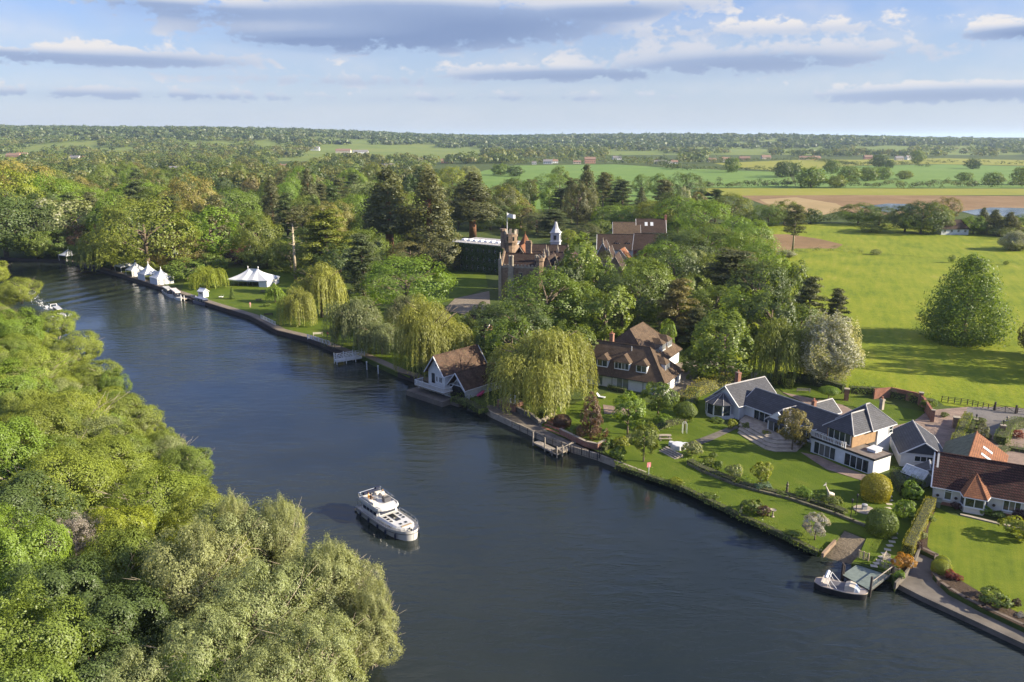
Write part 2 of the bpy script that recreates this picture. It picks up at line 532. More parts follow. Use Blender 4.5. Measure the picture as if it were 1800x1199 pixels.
def limbs(rng, W, H, zb, n=7, r=None, multi=1, mat=None, reach=0.62):
    mb = MB()
    r = r or H * 0.022
    for k in range(multi):
        a0 = rng.uniform(0, 6.28)
        ox, oy = (0.0, 0.0) if multi == 1 else (math.cos(a0) * W * 0.05, math.sin(a0) * W * 0.05)
        top = Vector((ox * 5, oy * 5, zb + (H - zb) * 0.55))
        mid = Vector((ox * 2, oy * 2, max(zb, H * 0.2)))
        mb.tube((ox, oy, -0.3), mid, r * 1.25, r, 7)
        mb.tube(mid, top, r, r * 0.45, 6)
        for i in range(max(1, n // multi)):
            a = 2 * PI * (i + rng.uniform(-.3, .3)) / max(1, n // multi) + a0
            s = mid.lerp(top, rng.uniform(0.0, 0.9))
            L = W * 0.5 * reach * rng.uniform(0.7, 1.05)
            e = s + Vector((math.cos(a) * L, math.sin(a) * L, L * rng.uniform(0.4, 1.0)))
            m = s.lerp(e, 0.5) + Vector((0, 0, L * 0.08))
            mb.tube(s, m, r * 0.5, r * 0.32, 5)
            mb.tube(m, e, r * 0.32, r * 0.1, 4)
            e2 = m + Vector((math.cos(a + .7) * L * .4, math.sin(a + .7) * L * .4, L * .35))
            mb.tube(m, e2, r * 0.22, r * 0.08, 4)
    return mb


def gen_broad(seed, W, H, zb, n_lobe, n_leaf, leaf, shape='round', spread=0.62, sub=9, narrow=0.62, jit=0.35, lobe_r=(0.30, 0.46), fuzz=0.0, feather=False):
    rng = np.random.default_rng(seed)
    rx, rz = W / 2, (H - zb) / 2
    zc = zb + rz
    d = fib(n_lobe, rng, jit)
    d = d[d[:, 2] > -0.93]
    k = rng.uniform(0.75, 1.08, size=(len(d), 1)) * spread
    lc = d * k
    lr = rng.uniform(*lobe_r, size=len(lc))
    lc = np.concatenate([lc, [[0, 0, 0.0]]])
    lr = np.concatenate([lr, [0.5]])
    if shape == 'cone':
        m_ = len(lc) - 1
        zq = -0.92 + 1.84 * ((np.arange(m_) + rng.random(m_)) / m_) ** 1.15
        aq = np.arange(m_) * 2.4 + rng.normal(size=m_) * .3
        rq = 0.70 * (1 - ((zq + 1) / 2) ** 1.5) * rng.uniform(.8, 1.1, m_) + 0.02
        lc[:m_] = np.stack([rq * np.cos(aq), rq * np.sin(aq), zq], 1)
        lr[:m_] = np.clip(0.42 - 0.20 * (zq + 1) / 2, .15, .44) * rng.uniform(.85, 1.15, m_)
    # sub-clumps on every lobe
    sd = sph(rng, len(lc) * sub)
    sc = np.repeat(lc, sub, 0) + sd * np.repeat(lr, sub)[:, None] * 0.72
    sr = np.repeat(lr, sub) * rng.uniform(0.38, 0.58, len(sc))
    n = int(n_leaf * 2.6)
    w_ = sr ** 2
    idx = rng.choice(len(sc), n, p=w_ / w_.sum())
    dd = sph(rng, n)
    rad = 1.0 - 0.5 * rng.random(n) ** 2 + fuzz * rng.random(n) ** 3
    p = sc[idx] + dd * (sr[idx] * rad)[:, None]
    dist = np.linalg.norm(p[:, None, :] - lc[None], axis=2) / lr[None]
    keep = (dist.min(1) > 0.80) & (np.abs(p[:, 2]) < 1.12)
    p, dd, idx = p[keep][:n_leaf], dd[keep][:n_leaf], idx[keep][:n_leaf]
    n = len(p)
    ct = rng.uniform(0.86, 1.14, len(sc))
    out = p / np.maximum(np.linalg.norm(p, axis=1, keepdims=True), 1e-3)
    nrm = dd * 0.7 + out * 0.6 + rng.normal(size=(n, 3)) * 0.32
    nrm[:, 2] += 0.12
    c = p * np.array([rx, rx, rz]) / 0.97 + np.array([0, 0, zc])
    c[:, 2] = np.maximum(c[:, 2], 0.15)
    L = leaf * rng.uniform(0.65, 1.35, n)
    tint = ct[idx] * rng.uniform(0.8, 1.2, n)
    if feather:
        return c, nrm, L, L * narrow, tint, out * 0.6 + np.array([0, 0, 0.9]) + rng.normal(size=(n, 3)) * 0.45
    return c, nrm, L, L * narrow, tint


def gen_willow(seed, W, H, n_strand, per, llen=0.75, lwid=0.17, floor=0.06, nl=12, lrs=(0.27, 0.42)):
    """weeping crown: several domes of unlike height, each dropping its own curtain of strands"""
    rng = np.random.default_rng(seed)
    C, N, L, T, U = [], [], [], [], []
    la = np.arange(nl) * 2.4 + rng.uniform(0, 6.28)
    lq = np.sqrt(np.linspace(0.0, 1.0, nl)) * 0.66 * rng.uniform(.9, 1.1, nl)
    lx, ly = lq * np.cos(la), lq * np.sin(la)
    lr = rng.uniform(*lrs, nl)
    lh = np.clip(1.02 - lq * 0.50 + rng.normal(size=nl) * .10, .5, 1.0)
    gt = rng.uniform(0.80, 1.2, 120)
    ge = np.abs(rng.normal(size=120)) * 0.19 - .02
    w_ = lr ** 2
    for s in range(n_strand):
        k = rng.choice(nl, p=w_ / w_.sum())
        a = rng.uniform(0, 6.28)
        g = int((k * 15 + a * 2.2)) % 120
        a = a + 0.12 * math.sin(a * 9 + k)
        r = math.sqrt(rng.random())
        x0, y0 = lx[k] + lr[k] * r * math.cos(a), ly[k] + lr[k] * r * math.sin(a)
        R0 = min(1.05, math.hypot(x0, y0))
        z0 = H * lh[k] * (0.60 + 0.40 * math.sqrt(max(0.0, 1 - r * r))) * rng.uniform(.88, 1.03)
        z1 = H * max(floor, (0.85 - R0) * 0.40 + floor * .5 + ge[g] * .75 + rng.uniform(-.04, .06))
        z1 = max(.25, min(z1, z0 - 1.2))
        m = max(4, int(per * (z0 - z1) / H * 1.3))
        t = (np.arange(m) + rng.random(m)) / m
        aa = math.atan2(y0, x0)
        rr = R0 * W / 2 * (1 + .07 * np.sin(t * 2.4)) + rng.normal(size=m) * .10 + 0.35 * np.sin(t * 1.6)
        an = aa + rng.normal(size=m) * .012
        C.append(np.stack([rr * np.cos(an), rr * np.sin(an), z0 + (z1 - z0) * t], 1))
        o = np.stack([np.cos(an) * .6 + .5 * math.cos(a), np.sin(an) * .6 + .5 * math.sin(a), .25 + (1 - t) * .8], 1)
        N.append(o + rng.normal(size=(m, 3)) * .45)
        L.append(llen * rng.uniform(.7, 1.3, m))
        T.append(gt[g] * rng.uniform(.85, 1.15, m) * rng.uniform(.88, 1.12))
        U.append(np.stack([np.cos(an) * .25, np.sin(an) * .25, -np.ones(m)], 1) + rng.normal(size=(m, 3)) * .18)
    # the domes themselves, where the strands spring from
    m = int(n_strand * per * 0.16)
    k = rng.choice(nl, m, p=w_ / w_.sum())
    a = rng.uniform(0, 6.28, m)
    r = np.sqrt(rng.random(m))
    x, y = lx[k] + lr[k] * r * np.cos(a), ly[k] + lr[k] * r * np.sin(a)
    z = H * lh[k] * (0.60 + 0.40 * np.sqrt(1 - r * r)) * rng.uniform(.88, 1.03, m)
    C.append(np.stack([x * W / 2, y * W / 2, z], 1))
    N.append(np.stack([np.cos(a) * r, np.sin(a) * r, np.full(m, .8)], 1) + rng.normal(size=(m, 3)) * .45)
    L.append(llen * rng.uniform(.7, 1.4, m))
    T.append(gt[(k * 15 + (a * 2.2).astype(int)) % 120] * rng.uniform(.85, 1.15, m))
    U.append(np.stack([np.cos(a), np.sin(a), -r - .3], 1) + rng.normal(size=(m, 3)) * .4)
    C, N, L, T, U = map(np.concatenate, (C, N, L, T, U))
    return C, N, L, L * (lwid / llen), T, U


def gen_plates(seed, plates, n_leaf, leaf, thick=0.22, up=0.9):
    """flat sprays of needles: plates = [(x, y, z, radius)]"""
    rng = np.random.default_rng(seed)
    P = np.array(plates)
    w_ = P[:, 3] ** 2
    idx = rng.choice(len(P), n_leaf, p=w_ / w_.sum())
    d = sph(rng, n_leaf)
    r = rng.random(n_leaf) ** 0.4
    off = d * r[:, None] * P[idx, 3][:, None]
    off[:, 2] *= thick
    c = P[idx, :3] + off
    c[:, 2] -= 0.10 * (off[:, 0] ** 2 + off[:, 1] ** 2) / P[idx, 3]
    n = d * np.array([0.7, 0.7, 0.7]) + rng.normal(size=(n_leaf, 3)) * 0.35
    n[:, 2] += up
    L = leaf * rng.uniform(0.6, 1.4, n_leaf)
    t = rng.uniform(0.85, 1.15, len(P))[idx] * rng.uniform(0.8, 1.2, n_leaf)
    return c, n, L, L * 0.5, t


def gen_conifer(seed, W, H, zb, n_cl, n_leaf, leaf, power=0.75, top=0.02, droop=0.3, gaps=0.0):
    rng = np.random.default_rng(seed)
    t = rng.random(n_cl) ** 1.25
    a = rng.uniform(0, 6.28, n_cl)
    prof = np.maximum(top, (1 - t) ** power) * np.minimum(1.0, 0.62 + t * 3.0)
    rr = W / 2 * prof * rng.uniform(0.55, 1.0, n_cl)
    z = zb + (H - zb) * t
    cr = np.clip(W * 0.17 * (0.45 + 0.55 * prof) * rng.uniform(0.7, 1.3, n_cl), 0.3, None)
    idx = rng.choice(n_cl, n_leaf, p=cr ** 2 / (cr ** 2).sum())
    d = sph(rng, n_leaf)
    rad = cr[idx] * (1 - 0.5 * rng.random(n_leaf) ** 2)
    c = np.stack([rr[idx] * np.cos(a[idx]), rr[idx] * np.sin(a[idx]), z[idx]], 1) + d * rad[:, None] * np.array([1, 1, 0.8])
    out = np.stack([np.cos(a[idx]), np.sin(a[idx]), np.full(n_leaf, 0.25)], 1)
    n = d * 0.7 + out * 0.5 + rng.normal(size=(n_leaf, 3)) * 0.4
    c[:, 2] -= droop * np.linalg.norm(d[:, :2], axis=1) * rad * 0.5
    c[:, 2] = np.clip(c[:, 2], 0.1, None)
    L = leaf * rng.uniform(0.6, 1.4, n_leaf)
    tint = rng.uniform(0.82, 1.18, n_cl)[idx] * rng.uniform(0.8, 1.2, n_leaf)
    return c, n, L, L * 0.5, tint


# ------------------------------------------------------------------ tree kinds: (crown mesh, trunk mesh, width, height)
PROTO = {}


def proto(kind, data, W, H, trunk, tmat=None, mat=None, up=None):
    crown = leaf_mesh('crown', data[0], data[1], data[2], data[3], data[4], mat or LEAF, up=data[5] if len(data) > 5 else None)
    tm = trunk.mesh('trunk', tmat or BARK, True)
    PROTO.setdefault(kind, []).append((crown, tm, W, H))


def gen_ball(seed, W, H, zb, n, leaf, rough=0.04):
    rng = np.random.default_rng(seed)
    d = sph(rng, n)
    lump = 1 + rough * (np.sin(d[:, 0] * 7 + seed) + np.sin(d[:, 1] * 8 + seed * 2) + np.sin(d[:, 2] * 7 + 2)) * .6
    if rough > .09:
        lump += rough * .5 * (np.sin(d[:, 0] * 17 + d[:, 2] * 11 + seed) + np.sin(d[:, 1] * 19 - d[:, 2] * 9)) - rough * .2 + rng.normal(size=n) * .03
    r = lump * (1 - 0.22 * rng.random(n) ** 2) * np.where(rng.random(n) < .06, 1.05, 1.0)
    rz = (H - zb) / 2
    c = d * r[:, None] * np.array([W / 2, W / 2, rz]) + np.array([0, 0, zb + rz])
    low = c[:, 2] < zb + rz if zb < .1 else np.zeros(n, bool)      # clipped domes go straight down to the ground
    hor = np.hypot(d[:, 0], d[:, 1])
    k = np.where(low, (0.90 + .1 * hor) / np.maximum(hor, .35), 1.0)
    c[:, :2] *= np.minimum(k, 1.8)[:, None]
    L = leaf * rng.uniform(.7, 1.3, n)
    return c, d + rng.normal(size=(n, 3)) * .33, L, L * .6, rng.uniform(.75, 1.25, n)


def rg(s):
    return np.random.default_rng(s)


for s in range(3):          # mid-distance broadleaf trees, each with its own lobes
    proto('broad', gen_broad(10 + s, 15, 18, 0.5, [26, 20, 32][s], 10000, 0.62), 15, 18, limbs(rg(s), 15, 18, 4))
for s in range(2):
    proto('broadbig', gen_broad(14 + s, 25, 25, 0.4, [40, 30][s], 26000, 0.60, sub=12), 25, 25, limbs(rg(s + 3), 25, 25, 5, 10))
proto('tall', gen_broad(20, 12, 22, 1.5, 30, 9500, 0.62, spread=0.66), 12, 22, limbs(rg(5), 12, 22, 5))
proto('tall', gen_broad(21, 12, 22, 1.5, 24, 9500, 0.62, shape='cone'), 12, 22, limbs(rg(6), 12, 22, 5))
proto('cone', gen_conifer(25, 17.5, 19.5, 0.6, 320, 22000, 0.48, power=0.57, top=.05, droop=.05), 17, 20, limbs(rg(7), 17, 20, 3))
proto('candle', gen_broad(26, 15, 17, 1.0, 26, 9500, 0.62), 15, 17, limbs(rg(8), 15, 17, 3), mat=BLOS2)
proto('blossom', gen_ball(27, 10, 12.6, 0.3, 26000, 0.34, .17), 11, 13, limbs(rg(9), 11, 13, 2), mat=BLOS)
for s in range(2):
    proto('willow', gen_willow(30 + s, 18, 17, 700, 46), 18, 17, limbs(rg(30 + s), 18, 17, 3.5, 9, 0.42, reach=.8))
proto('bigwillow', gen_willow(35, 21, 17, 1450, 56, 0.62, 0.13, nl=11, lrs=(.34, .50)), 21, 17, limbs(rg(33), 21, 17, 3.5, 9, 0.42, reach=.8))
proto('redwood', gen_conifer(40, 13, 34, 10.5, 170, 11000, 0.75), 13, 34, limbs(rg(40), 7, 34, 15, 8, 0.75, reach=.5), BARKR)
proto('redwood', gen_conifer(41, 13, 34, 2.0, 210, 12000, 0.75, power=0.6), 13, 34, limbs(rg(41), 7, 34, 15, 8, 0.75, reach=.5), BARKR)


def cedar_plates(seed, W, H, zb, n, top=0.25, rad=(1.4, 2.6)):
    rng = np.random.default_rng(seed)
    pl, mb = [], MB()
    r = H * (0.026 if zb < 8 else 0.015)
    mb.tube((0, 0, -.3), (0.2, 0.1, H * 0.9), r * 1.2, r * 0.3, 7)
    for i in range(n):
        t = (i + rng.random()) / n
        z = zb + (H - zb) * t
        L = W / 2 * (1 - t * (1 - top)) * rng.uniform(0.65, 1.05)
        a = i * 2.4 + rng.normal() * 0.3
        e = Vector((math.cos(a) * L, math.sin(a) * L, z + rng.uniform(-.2, .7)))
        mb.tube((0.1, 0.05, z - L * 0.12), e, r * 0.34, r * 0.08, 4)
        for q in (0.35, 0.62, 0.9):
            if q * L > 0.8:
                pl.append((e.x * q + rng.normal() * .3, e.y * q + rng.normal() * .3, z - L * 0.12 * (1 - q) + rng.normal() * .15, rng.uniform(*rad) * (0.7 + 0.4 * q)))
    pl.append((0.2, 0.1, H * 0.95, rad[0]))
    return pl, mb


pl, mb = cedar_plates(50, 17, 19, 4.0, 34)
proto('cedar', gen_plates(50, pl, 9500, 0.6), 17, 19, mb)
pl, mb = cedar_plates(51, 13, 17, 2.0, 38, 0.15, (1.0, 1.9))
proto('layered', gen_plates(51, pl, 9500, 0.55, 0.34, 0.6), 13, 17, mb)
pl, mb = cedar_plates(52, 9, 22, 8.5, 30, 0.45, (1.0, 1.8))
proto('pine', gen_plates(52, pl, 7000, 0.5, 0.5), 9, 22, mb, BARKP)
pl, mb = cedar_plates(53, 7.5, 24, 19.5, 9, 0.8, (0.9, 1.6))
for i in range(26):
    rr_ = rg(900 + i)
    z = rr_.uniform(10, 20)
    a = rr_.uniform(0, 6.28)
    L = rr_.uniform(0.8, 2.4)
    mb.tube((0.1, 0.05, z), (math.cos(a) * L, math.sin(a) * L, z + L * rr_.uniform(-.1, .5)), 0.09, 0.03, 4)
proto('barepine', gen_plates(53, pl, 2300, 0.5, 0.35), 7.5, 24, mb, BARKP)
proto('spruce', gen_conifer(45, 8, 17, 0.5, 170, 6500, 0.5, power=1.05, droop=.6), 8, 17, limbs(rg(45), 4, 17, 8, 5, 0.25))
proto('yew', gen_broad(46, 8, 8, 0.2, 22, 4500, 0.42), 8, 8, limbs(rg(46), 8, 8, 1))
proto('farbroad', gen_ball(60, 14, 13.6, 0.3, 1700, 1.2, .15), 15, 14, limbs(rg(60), 15, 14, 2, 4))
proto('farbroad', gen_ball(63, 13, 14.4, 0.3, 1700, 1.2, .17), 14, 15, limbs(rg(61), 14, 15, 2, 4))
# close ones across the river from the gardens: leaves a couple of hand-spans long
proto('sallow', gen_broad(70, 12, 11, 0.1, 44, 46000, 0.27, spread=0.68, sub=12, narrow=0.36, lobe_r=(0.22, 0.36), fuzz=0.45, feather=True), 12, 11, limbs(rg(70), 12, 11, 2, 18, 0.13, 4, reach=.85), BARKP)
proto('sallow', gen_broad(71, 12, 11, 0.1, 34, 46000, 0.27, spread=0.66, sub=14, narrow=0.36, lobe_r=(0.24, 0.40), fuzz=0.45, feather=True), 12, 11, limbs(rg(71), 12, 11, 2, 18, 0.13, 4, reach=.85), BARKP)
proto('osier', gen_broad(72, 12, 14, 0.3, 66, 37000, 0.28, spread=0.74, sub=11, narrow=0.30, lobe_r=(0.12, 0.24), fuzz=1.0, feather=True), 12, 14, limbs(rg(72), 12, 14, 2.2, 48, 0.12, 8, reach=.78), BARKP)
proto('leafy', gen_broad(73, 12, 14, 0.2, 46, 50000, 0.25, spread=0.70, sub=12, narrow=0.55, lobe_r=(.22, .38), fuzz=.3), 12, 14, limbs(rg(73), 12, 14, 2, 10, 0.2))
# garden sizes
proto('small', gen_broad(80, 5, 6, 1.2, 18, 6500, 0.24), 5, 6, limbs(rg(80), 5, 6, 1.5, 8, 0.11))
proto('smallcone', gen_broad(81, 4.4, 7, 0.7, 24, 7500, 0.22, shape='cone', spread=.7), 4.4, 7, limbs(rg(81), 4.4, 7, 1, 6, 0.13))
proto('ball', gen_ball(82, 3, 3, 0.0, 8500, 0.15), 3, 3, limbs(rg(82), 3, 3, .6, 4, 0.08))
proto('lollipop', gen_ball(83, 3, 4.2, 1.9, 6000, 0.17, .08), 3, 4.2, limbs(rg(83), 3, 4.2, 2.0, 7, 0.07))
proto('bush', gen_broad(84, 3, 2, 0.0, 14, 2600, 0.20, spread=0.6), 3, 2, limbs(rg(84), 3, 2, .3, 5, 0.05))
proto('bush', gen_broad(85, 3, 2, 0.0, 10, 2600, 0.20, spread=0.56), 3, 2, limbs(rg(85), 3, 2, .3, 5, 0.05))
proto('weeper', gen_willow(86, 3.4, 4.2, 170, 26, 0.3, 0.09), 3.4, 4.2, limbs(rg(86), 3.4, 4.2, 1.5, 5, 0.07))

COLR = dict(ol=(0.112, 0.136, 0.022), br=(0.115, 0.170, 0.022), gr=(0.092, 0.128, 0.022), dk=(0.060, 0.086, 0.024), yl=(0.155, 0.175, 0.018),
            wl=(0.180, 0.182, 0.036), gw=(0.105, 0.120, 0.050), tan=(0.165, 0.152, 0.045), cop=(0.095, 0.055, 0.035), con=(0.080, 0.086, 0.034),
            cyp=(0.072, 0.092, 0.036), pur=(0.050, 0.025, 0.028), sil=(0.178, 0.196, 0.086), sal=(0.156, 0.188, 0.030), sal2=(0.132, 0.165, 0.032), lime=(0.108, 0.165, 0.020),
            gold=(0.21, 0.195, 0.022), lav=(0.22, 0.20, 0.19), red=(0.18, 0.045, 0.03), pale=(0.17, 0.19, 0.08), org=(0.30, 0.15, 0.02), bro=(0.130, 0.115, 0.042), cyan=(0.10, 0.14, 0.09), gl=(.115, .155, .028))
TREE_N = [0]


def plant(kind, x, y, h, wd, color, label, name='tree', cat='tree', group=None, z=0.99, var=None, rz=None):
    TREE_N[0] += 1
    if kind == 'broad' and wd > 17:
        kind = 'broadbig'
    rr = random.Random(TREE_N[0] * 7 + int(x * 3) + int(y))
    pr = PROTO[kind][(TREE_N[0] if var is None else var) % len(PROTO[kind])]
    root = thing(name, label, cat, (x, y, z), rr.uniform(0, 6.28) if rz is None else rz, group, (wd / pr[2], wd / pr[2] * rr.uniform(.95, 1.05), h / pr[3]))
    c = ob('crown' if cat == 'tree' else 'foliage', pr[0], parent=root)
    rgb = COLR[color] if isinstance(color, str) else color
    j = rr.uniform(0.92, 1.08)
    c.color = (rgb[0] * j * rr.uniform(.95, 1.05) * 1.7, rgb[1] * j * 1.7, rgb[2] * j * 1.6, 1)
    ob('trunk' if cat == 'tree' else 'stem', pr[1], parent=root)
    return root


def TB(kind, u, vb, vt, wpx, color, label, name='tree', cat='tree', group=None, var=None, z=0.99):
    """a tree whose foot the photograph shows at (u, vb), its top at row vt, wpx wide"""
    x, y = G(u, vb, z)
    d = PJ(x, y, 10)[2]
    wd = wpx * d / FOC
    # the crown's near side hides its foot: the trunk stands behind the crown's front
    h = z_at(x, y, vt) - z
    return plant(kind, x, y, h, wd, color, label, name, cat, group, z, var)


def TT(kind, u, vt, h, wd, color, label, name='tree', cat='tree', group=None, var=None, z=0.99):
    """a tree known by its top, of a height h and width wd in metres"""
    x, y = G(u, vt, z + h)
    return plant(kind, x, y, h, wd, color, label, name, cat, group, z, var)


def hedge(name, pts, width, height, color, label, leaf=0.16, dens=60, z=0.99, wob=0.12, group=None, cat='hedge', top=None):
    """clipped or loose hedge along a line: a leafy skin over a twiggy core"""
    rng = np.random.default_rng(int(abs(pts[0][0] * 10 + pts[0][1])) + len(pts))
    C, N = [], []
    core = MB()
    o = Vector((pts[0][0], pts[0][1], z))
    for si, (a, b) in enumerate(zip(pts[:-1], pts[1:])):
        a, b = Vector((*a, z)) - o, Vector((*b, z)) - o
        d = b - a
        L = d.length
        d.normalize()
        s = Vector((-d.y, d.x, 0))
        n = int(dens * L * (2 * height + width) / 3)
        t = rng.random(n) * L
        q = rng.random(n) * (2 * height + width)
        lat = np.where(q < height, -width / 2, np.where(q < 2 * height, width / 2, (q - 2 * height) - width / 2))
        zz = np.where(q < height, q, np.where(q < 2 * height, q - height, height))
        nx = np.where(q < height, -1.0, np.where(q < 2 * height, 1.0, 0.0))
        nz = np.where(q < 2 * height, 0.25, 1.0)
        wav = wob * (np.sin(t * 1.7 + zz * 2) + np.sin(t * 0.63 + 1.3) + rng.normal(size=n) * 0.7)
        lat = lat * (1 + wav / max(width, .3)) + rng.normal(size=n) * 0.03
        zz = zz * (1 + wav / max(height, .3) * 0.8)
        P = np.array(a)[None] + t[:, None] * np.array(d)[None] + lat[:, None] * np.array(s)[None]
        P[:, 2] = np.maximum(zz, 0.05)
        C.append(P)
        N.append(nx[:, None] * np.array(s)[None] + nz[:, None] * np.array([[0, 0, 1.0]]) + rng.normal(size=(n, 3)) * 0.45)
        for end, sg in ((a, -1), (b, 1)):
            if (sg < 0 and si > 0) or (sg > 0 and si < len(pts) - 2):
                continue
            ne = int(dens * width * height * 1.2)
            Pe = np.array(end)[None] + (np.array(d) * sg * (.02 + .08 * rng.random(ne))[:, None]) + np.array(s)[None] * (rng.uniform(-.5, .5, ne) * width)[:, None]
            Pe[:, 2] = rng.random(ne) * height
            C.append(Pe)
            N.append(np.array(d)[None] * sg + rng.normal(size=(ne, 3)) * .45)
        core.obox(a - s * width * 0.36 + Vector((0, 0, -0.05)), d * L, s * width * 0.72, Vector((0, 0, height * 0.86)))
    C, N = np.concatenate(C), np.concatenate(N)
    Ls = leaf * rng.uniform(0.7, 1.3, len(C))
    root = thing(name, label, cat, o, 0, group)
    f = ob('foliage', leaf_mesh('foliage', C, N, Ls, Ls * 0.6, rng.uniform(0.78, 1.22, len(C)), LEAF), parent=root)
    rgb = COLR[color] if isinstance(color, str) else color
    f.color = (rgb[0] * 1.5, rgb[1] * 1.5, rgb[2] * 1.4, 1)
    ob('stem', core, M('hedge_core', (0.05, 0.055, 0.02), 0.95, 0.3, 4.0), parent=root)
    return root


# ------------------------------------------------------------------ water, land, fields
def water_mat():
    m, t = newmat('river_water')
    geo = t.n('ShaderNodeNewGeometry')
    mp = t.n('ShaderNodeMapping', i={'Vector': (geo, 'Position'), 'Rotation': (0, 0, R(8)), 'Scale': (0.42, 1.0, 1.0)})
    a = t.n('ShaderNodeTexNoise', i={'Vector': mp, 'Scale': 0.62, 'Detail': 2.0, 'Roughness': 0.45, 'Distortion': 0.5})
    b = t.n('ShaderNodeTexNoise', i={'Vector': mp, 'Scale': 2.6, 'Detail': 3.0, 'Roughness': 0.6})
    # gusts: calmer and rougher patches
    g = t.n('ShaderNodeTexNoise', i={'Vector': (geo, 'Position'), 'Scale': 0.035, 'Detail': 4.0})
    gust = t.mapr((g, 0), 0.38, 0.62, 0.35, 1.5)
    h = t.math('ADD', t.math('MULTIPLY', t.math('MULTIPLY', (a, 0), 0.46), gust), t.math('MULTIPLY', t.math('MULTIPLY', (b, 0), 0.15), gust))
    # the speedboat's wash: long-crested waves spreading from its track
    c0 = G(86, 548, 0)
    sp = t.n('ShaderNodeSeparateXYZ', i={0: (geo, 'Position')})
    dx = t.math('SUBTRACT', (sp, 'X'), c0[0])
    dy = t.math('SUBTRACT', (sp, 'Y'), c0[1])
    al = R(121)                                   # along the wash, back from the boat
    s_ = t.math('ADD', t.math('MULTIPLY', dx, math.cos(al)), t.math('MULTIPLY', dy, math.sin(al)))
    q_ = t.math('SUBTRACT', t.math('MULTIPLY', dx, math.sin(al)), t.math('MULTIPLY', dy, math.cos(al)))
    ph = t.math('ADD', t.math('MULTIPLY', q_, 0.42), t.math('MULTIPLY', s_, -0.62))
    ph = t.math('ADD', ph, t.math('MULTIPLY', (g, 0), 5.0))
    wv = t.math('SINE', ph)
    env = t.math('MULTIPLY', t.mapr(s_, 0.0, 14.0, 0.0, 1.0, smooth=True), t.mapr(q_, 62.0, 25.0, 0.0, 1.0, smooth=True))
    env = t.math('MULTIPLY', env, t.math('MULTIPLY', t.mapr(q_, -4.0, 8.0, 0.0, 1.0, smooth=True), t.mapr(s_, 115.0, 70.0, 0.0, 1.0, smooth=True)))
    h = t.math('ADD', h, t.math('MULTIPLY', t.math('MULTIPLY', wv, env), 0.30))
    bp = t.n('ShaderNodeBump', i={'Strength': 1.0, 'Distance': 0.27, 'Height': h})
    n3 = t.n('ShaderNodeTexNoise', i={'Vector': (geo, 'Position'), 'Scale': 0.03, 'Detail': 3.0})
    col = t.ramp((n3, 0), [(0.35, (0.013, 0.019, 0.018)), (0.65, (0.019, 0.025, 0.022))])
    p = t.n('ShaderNodeBsdfPrincipled', i={'Base Color': col, 'Roughness': 0.06, 'IOR': 1.333, 'Normal': bp})
    t.n('ShaderNodeOutputMaterial', i={0: p})
    return m


WATER = water_mat()
mb = MB()
xs = list(range(-700, 161, 20))
ys = list(range(-60, 501, 20))
for i in range(len(xs) - 1):
    for j in range(len(ys) - 1):
        mb.f.append((len(mb.v), len(mb.v) + 1, len(mb.v) + 2, len(mb.v) + 3))
        mb.v += [(xs[i], ys[j], 0), (xs[i + 1], ys[j], 0), (xs[i + 1], ys[j + 1], 0), (xs[i], ys[j + 1], 0)]
ob('river_water', mb, WATER, kind='structure', label='calm blue green river with fine ripples')

GRASS = Mground('rough_grass', [(0.30, (0.030, 0.050, 0.012)), (0.5, (0.060, 0.085, 0.018)), (0.72, (0.10, 0.115, 0.030))], 0.05, 1.2, 0.8)
LAWN = Mground('lawn_grass', [(0.30, (0.050, 0.085, 0.007)), (0.5, (0.080, 0.120, 0.009)), (0.72, (0.125, 0.146, 0.018))], 0.22, 6.0, 0.5, (-62, .85, .30))
STRIPE = Mground('striped_lawn', [(0.30, (0.075, 0.115, 0.008)), (0.5, (0.118, 0.155, 0.011)), (0.72, (0.165, 0.185, 0.016))], 0.3, 6.0, 0.4, (62, 1.15, 0.55))
MEADOW = Mground('meadow_grass', [(0.28, (0.095, 0.142, 0.009)), (0.48, (0.160, 0.200, 0.012)), (0.62, (0.205, 0.226, 0.018)), (0.78, (0.265, 0.255, 0.048))], 0.045, 0.8, 0.9, (68, 2.4, 0.62))
CROP = Mground('green_crop', [(0.3, (0.095, 0.170, 0.035)), (0.5, (0.125, 0.205, 0.042)), (0.7, (0.155, 0.230, 0.05))], 0.01, 0.25, 0.3, (62, 9.0, 0.5))
HAY = Mground('yellow_grass', [(0.3, (0.165, 0.185, 0.025)), (0.5, (0.215, 0.22, 0.03)), (0.7, (0.25, 0.235, 0.045))], 0.01, 0.3, 0.3, (4, 14.0, 0.4))
SOIL = Mground('bare_soil', [(0.3, (0.14, 0.095, 0.045)), (0.5, (0.21, 0.135, 0.065)), (0.7, (0.27, 0.19, 0.10))], 0.03, 0.5, 1.0)
SAND = Mground('pale_soil', [(0.3, (0.24, 0.18, 0.085)), (0.5, (0.31, 0.23, 0.11)), (0.7, (0.36, 0.28, 0.15))], 0.02, 0.5, 0.6)
EARTH = Mground('flower_bed_soil', [(0.3, (0.045, 0.032, 0.022)), (0.5, (0.075, 0.052, 0.034)), (0.7, (0.10, 0.075, 0.05))], 0.5, 4.0, 0.8)
GRAVEL = Mground('gravel', [(0.3, (0.15, 0.125, 0.095)), (0.5, (0.20, 0.17, 0.13)), (0.7, (0.25, 0.215, 0.17))], 0.4, 7.0, 0.6)
TARMAC = Mground('tarmac', [(0.3, (0.12, 0.11, 0.105)), (0.5, (0.16, 0.15, 0.14)), (0.7, (0.20, 0.185, 0.17))], 0.3, 6.0, 0.4)
SLIP = Mground('wet_concrete', [(0.3, (0.085, 0.070, 0.050)), (0.5, (0.18, 0.145, 0.10)), (0.7, (0.28, 0.23, 0.155))], 0.5, 4.0, 0.7)

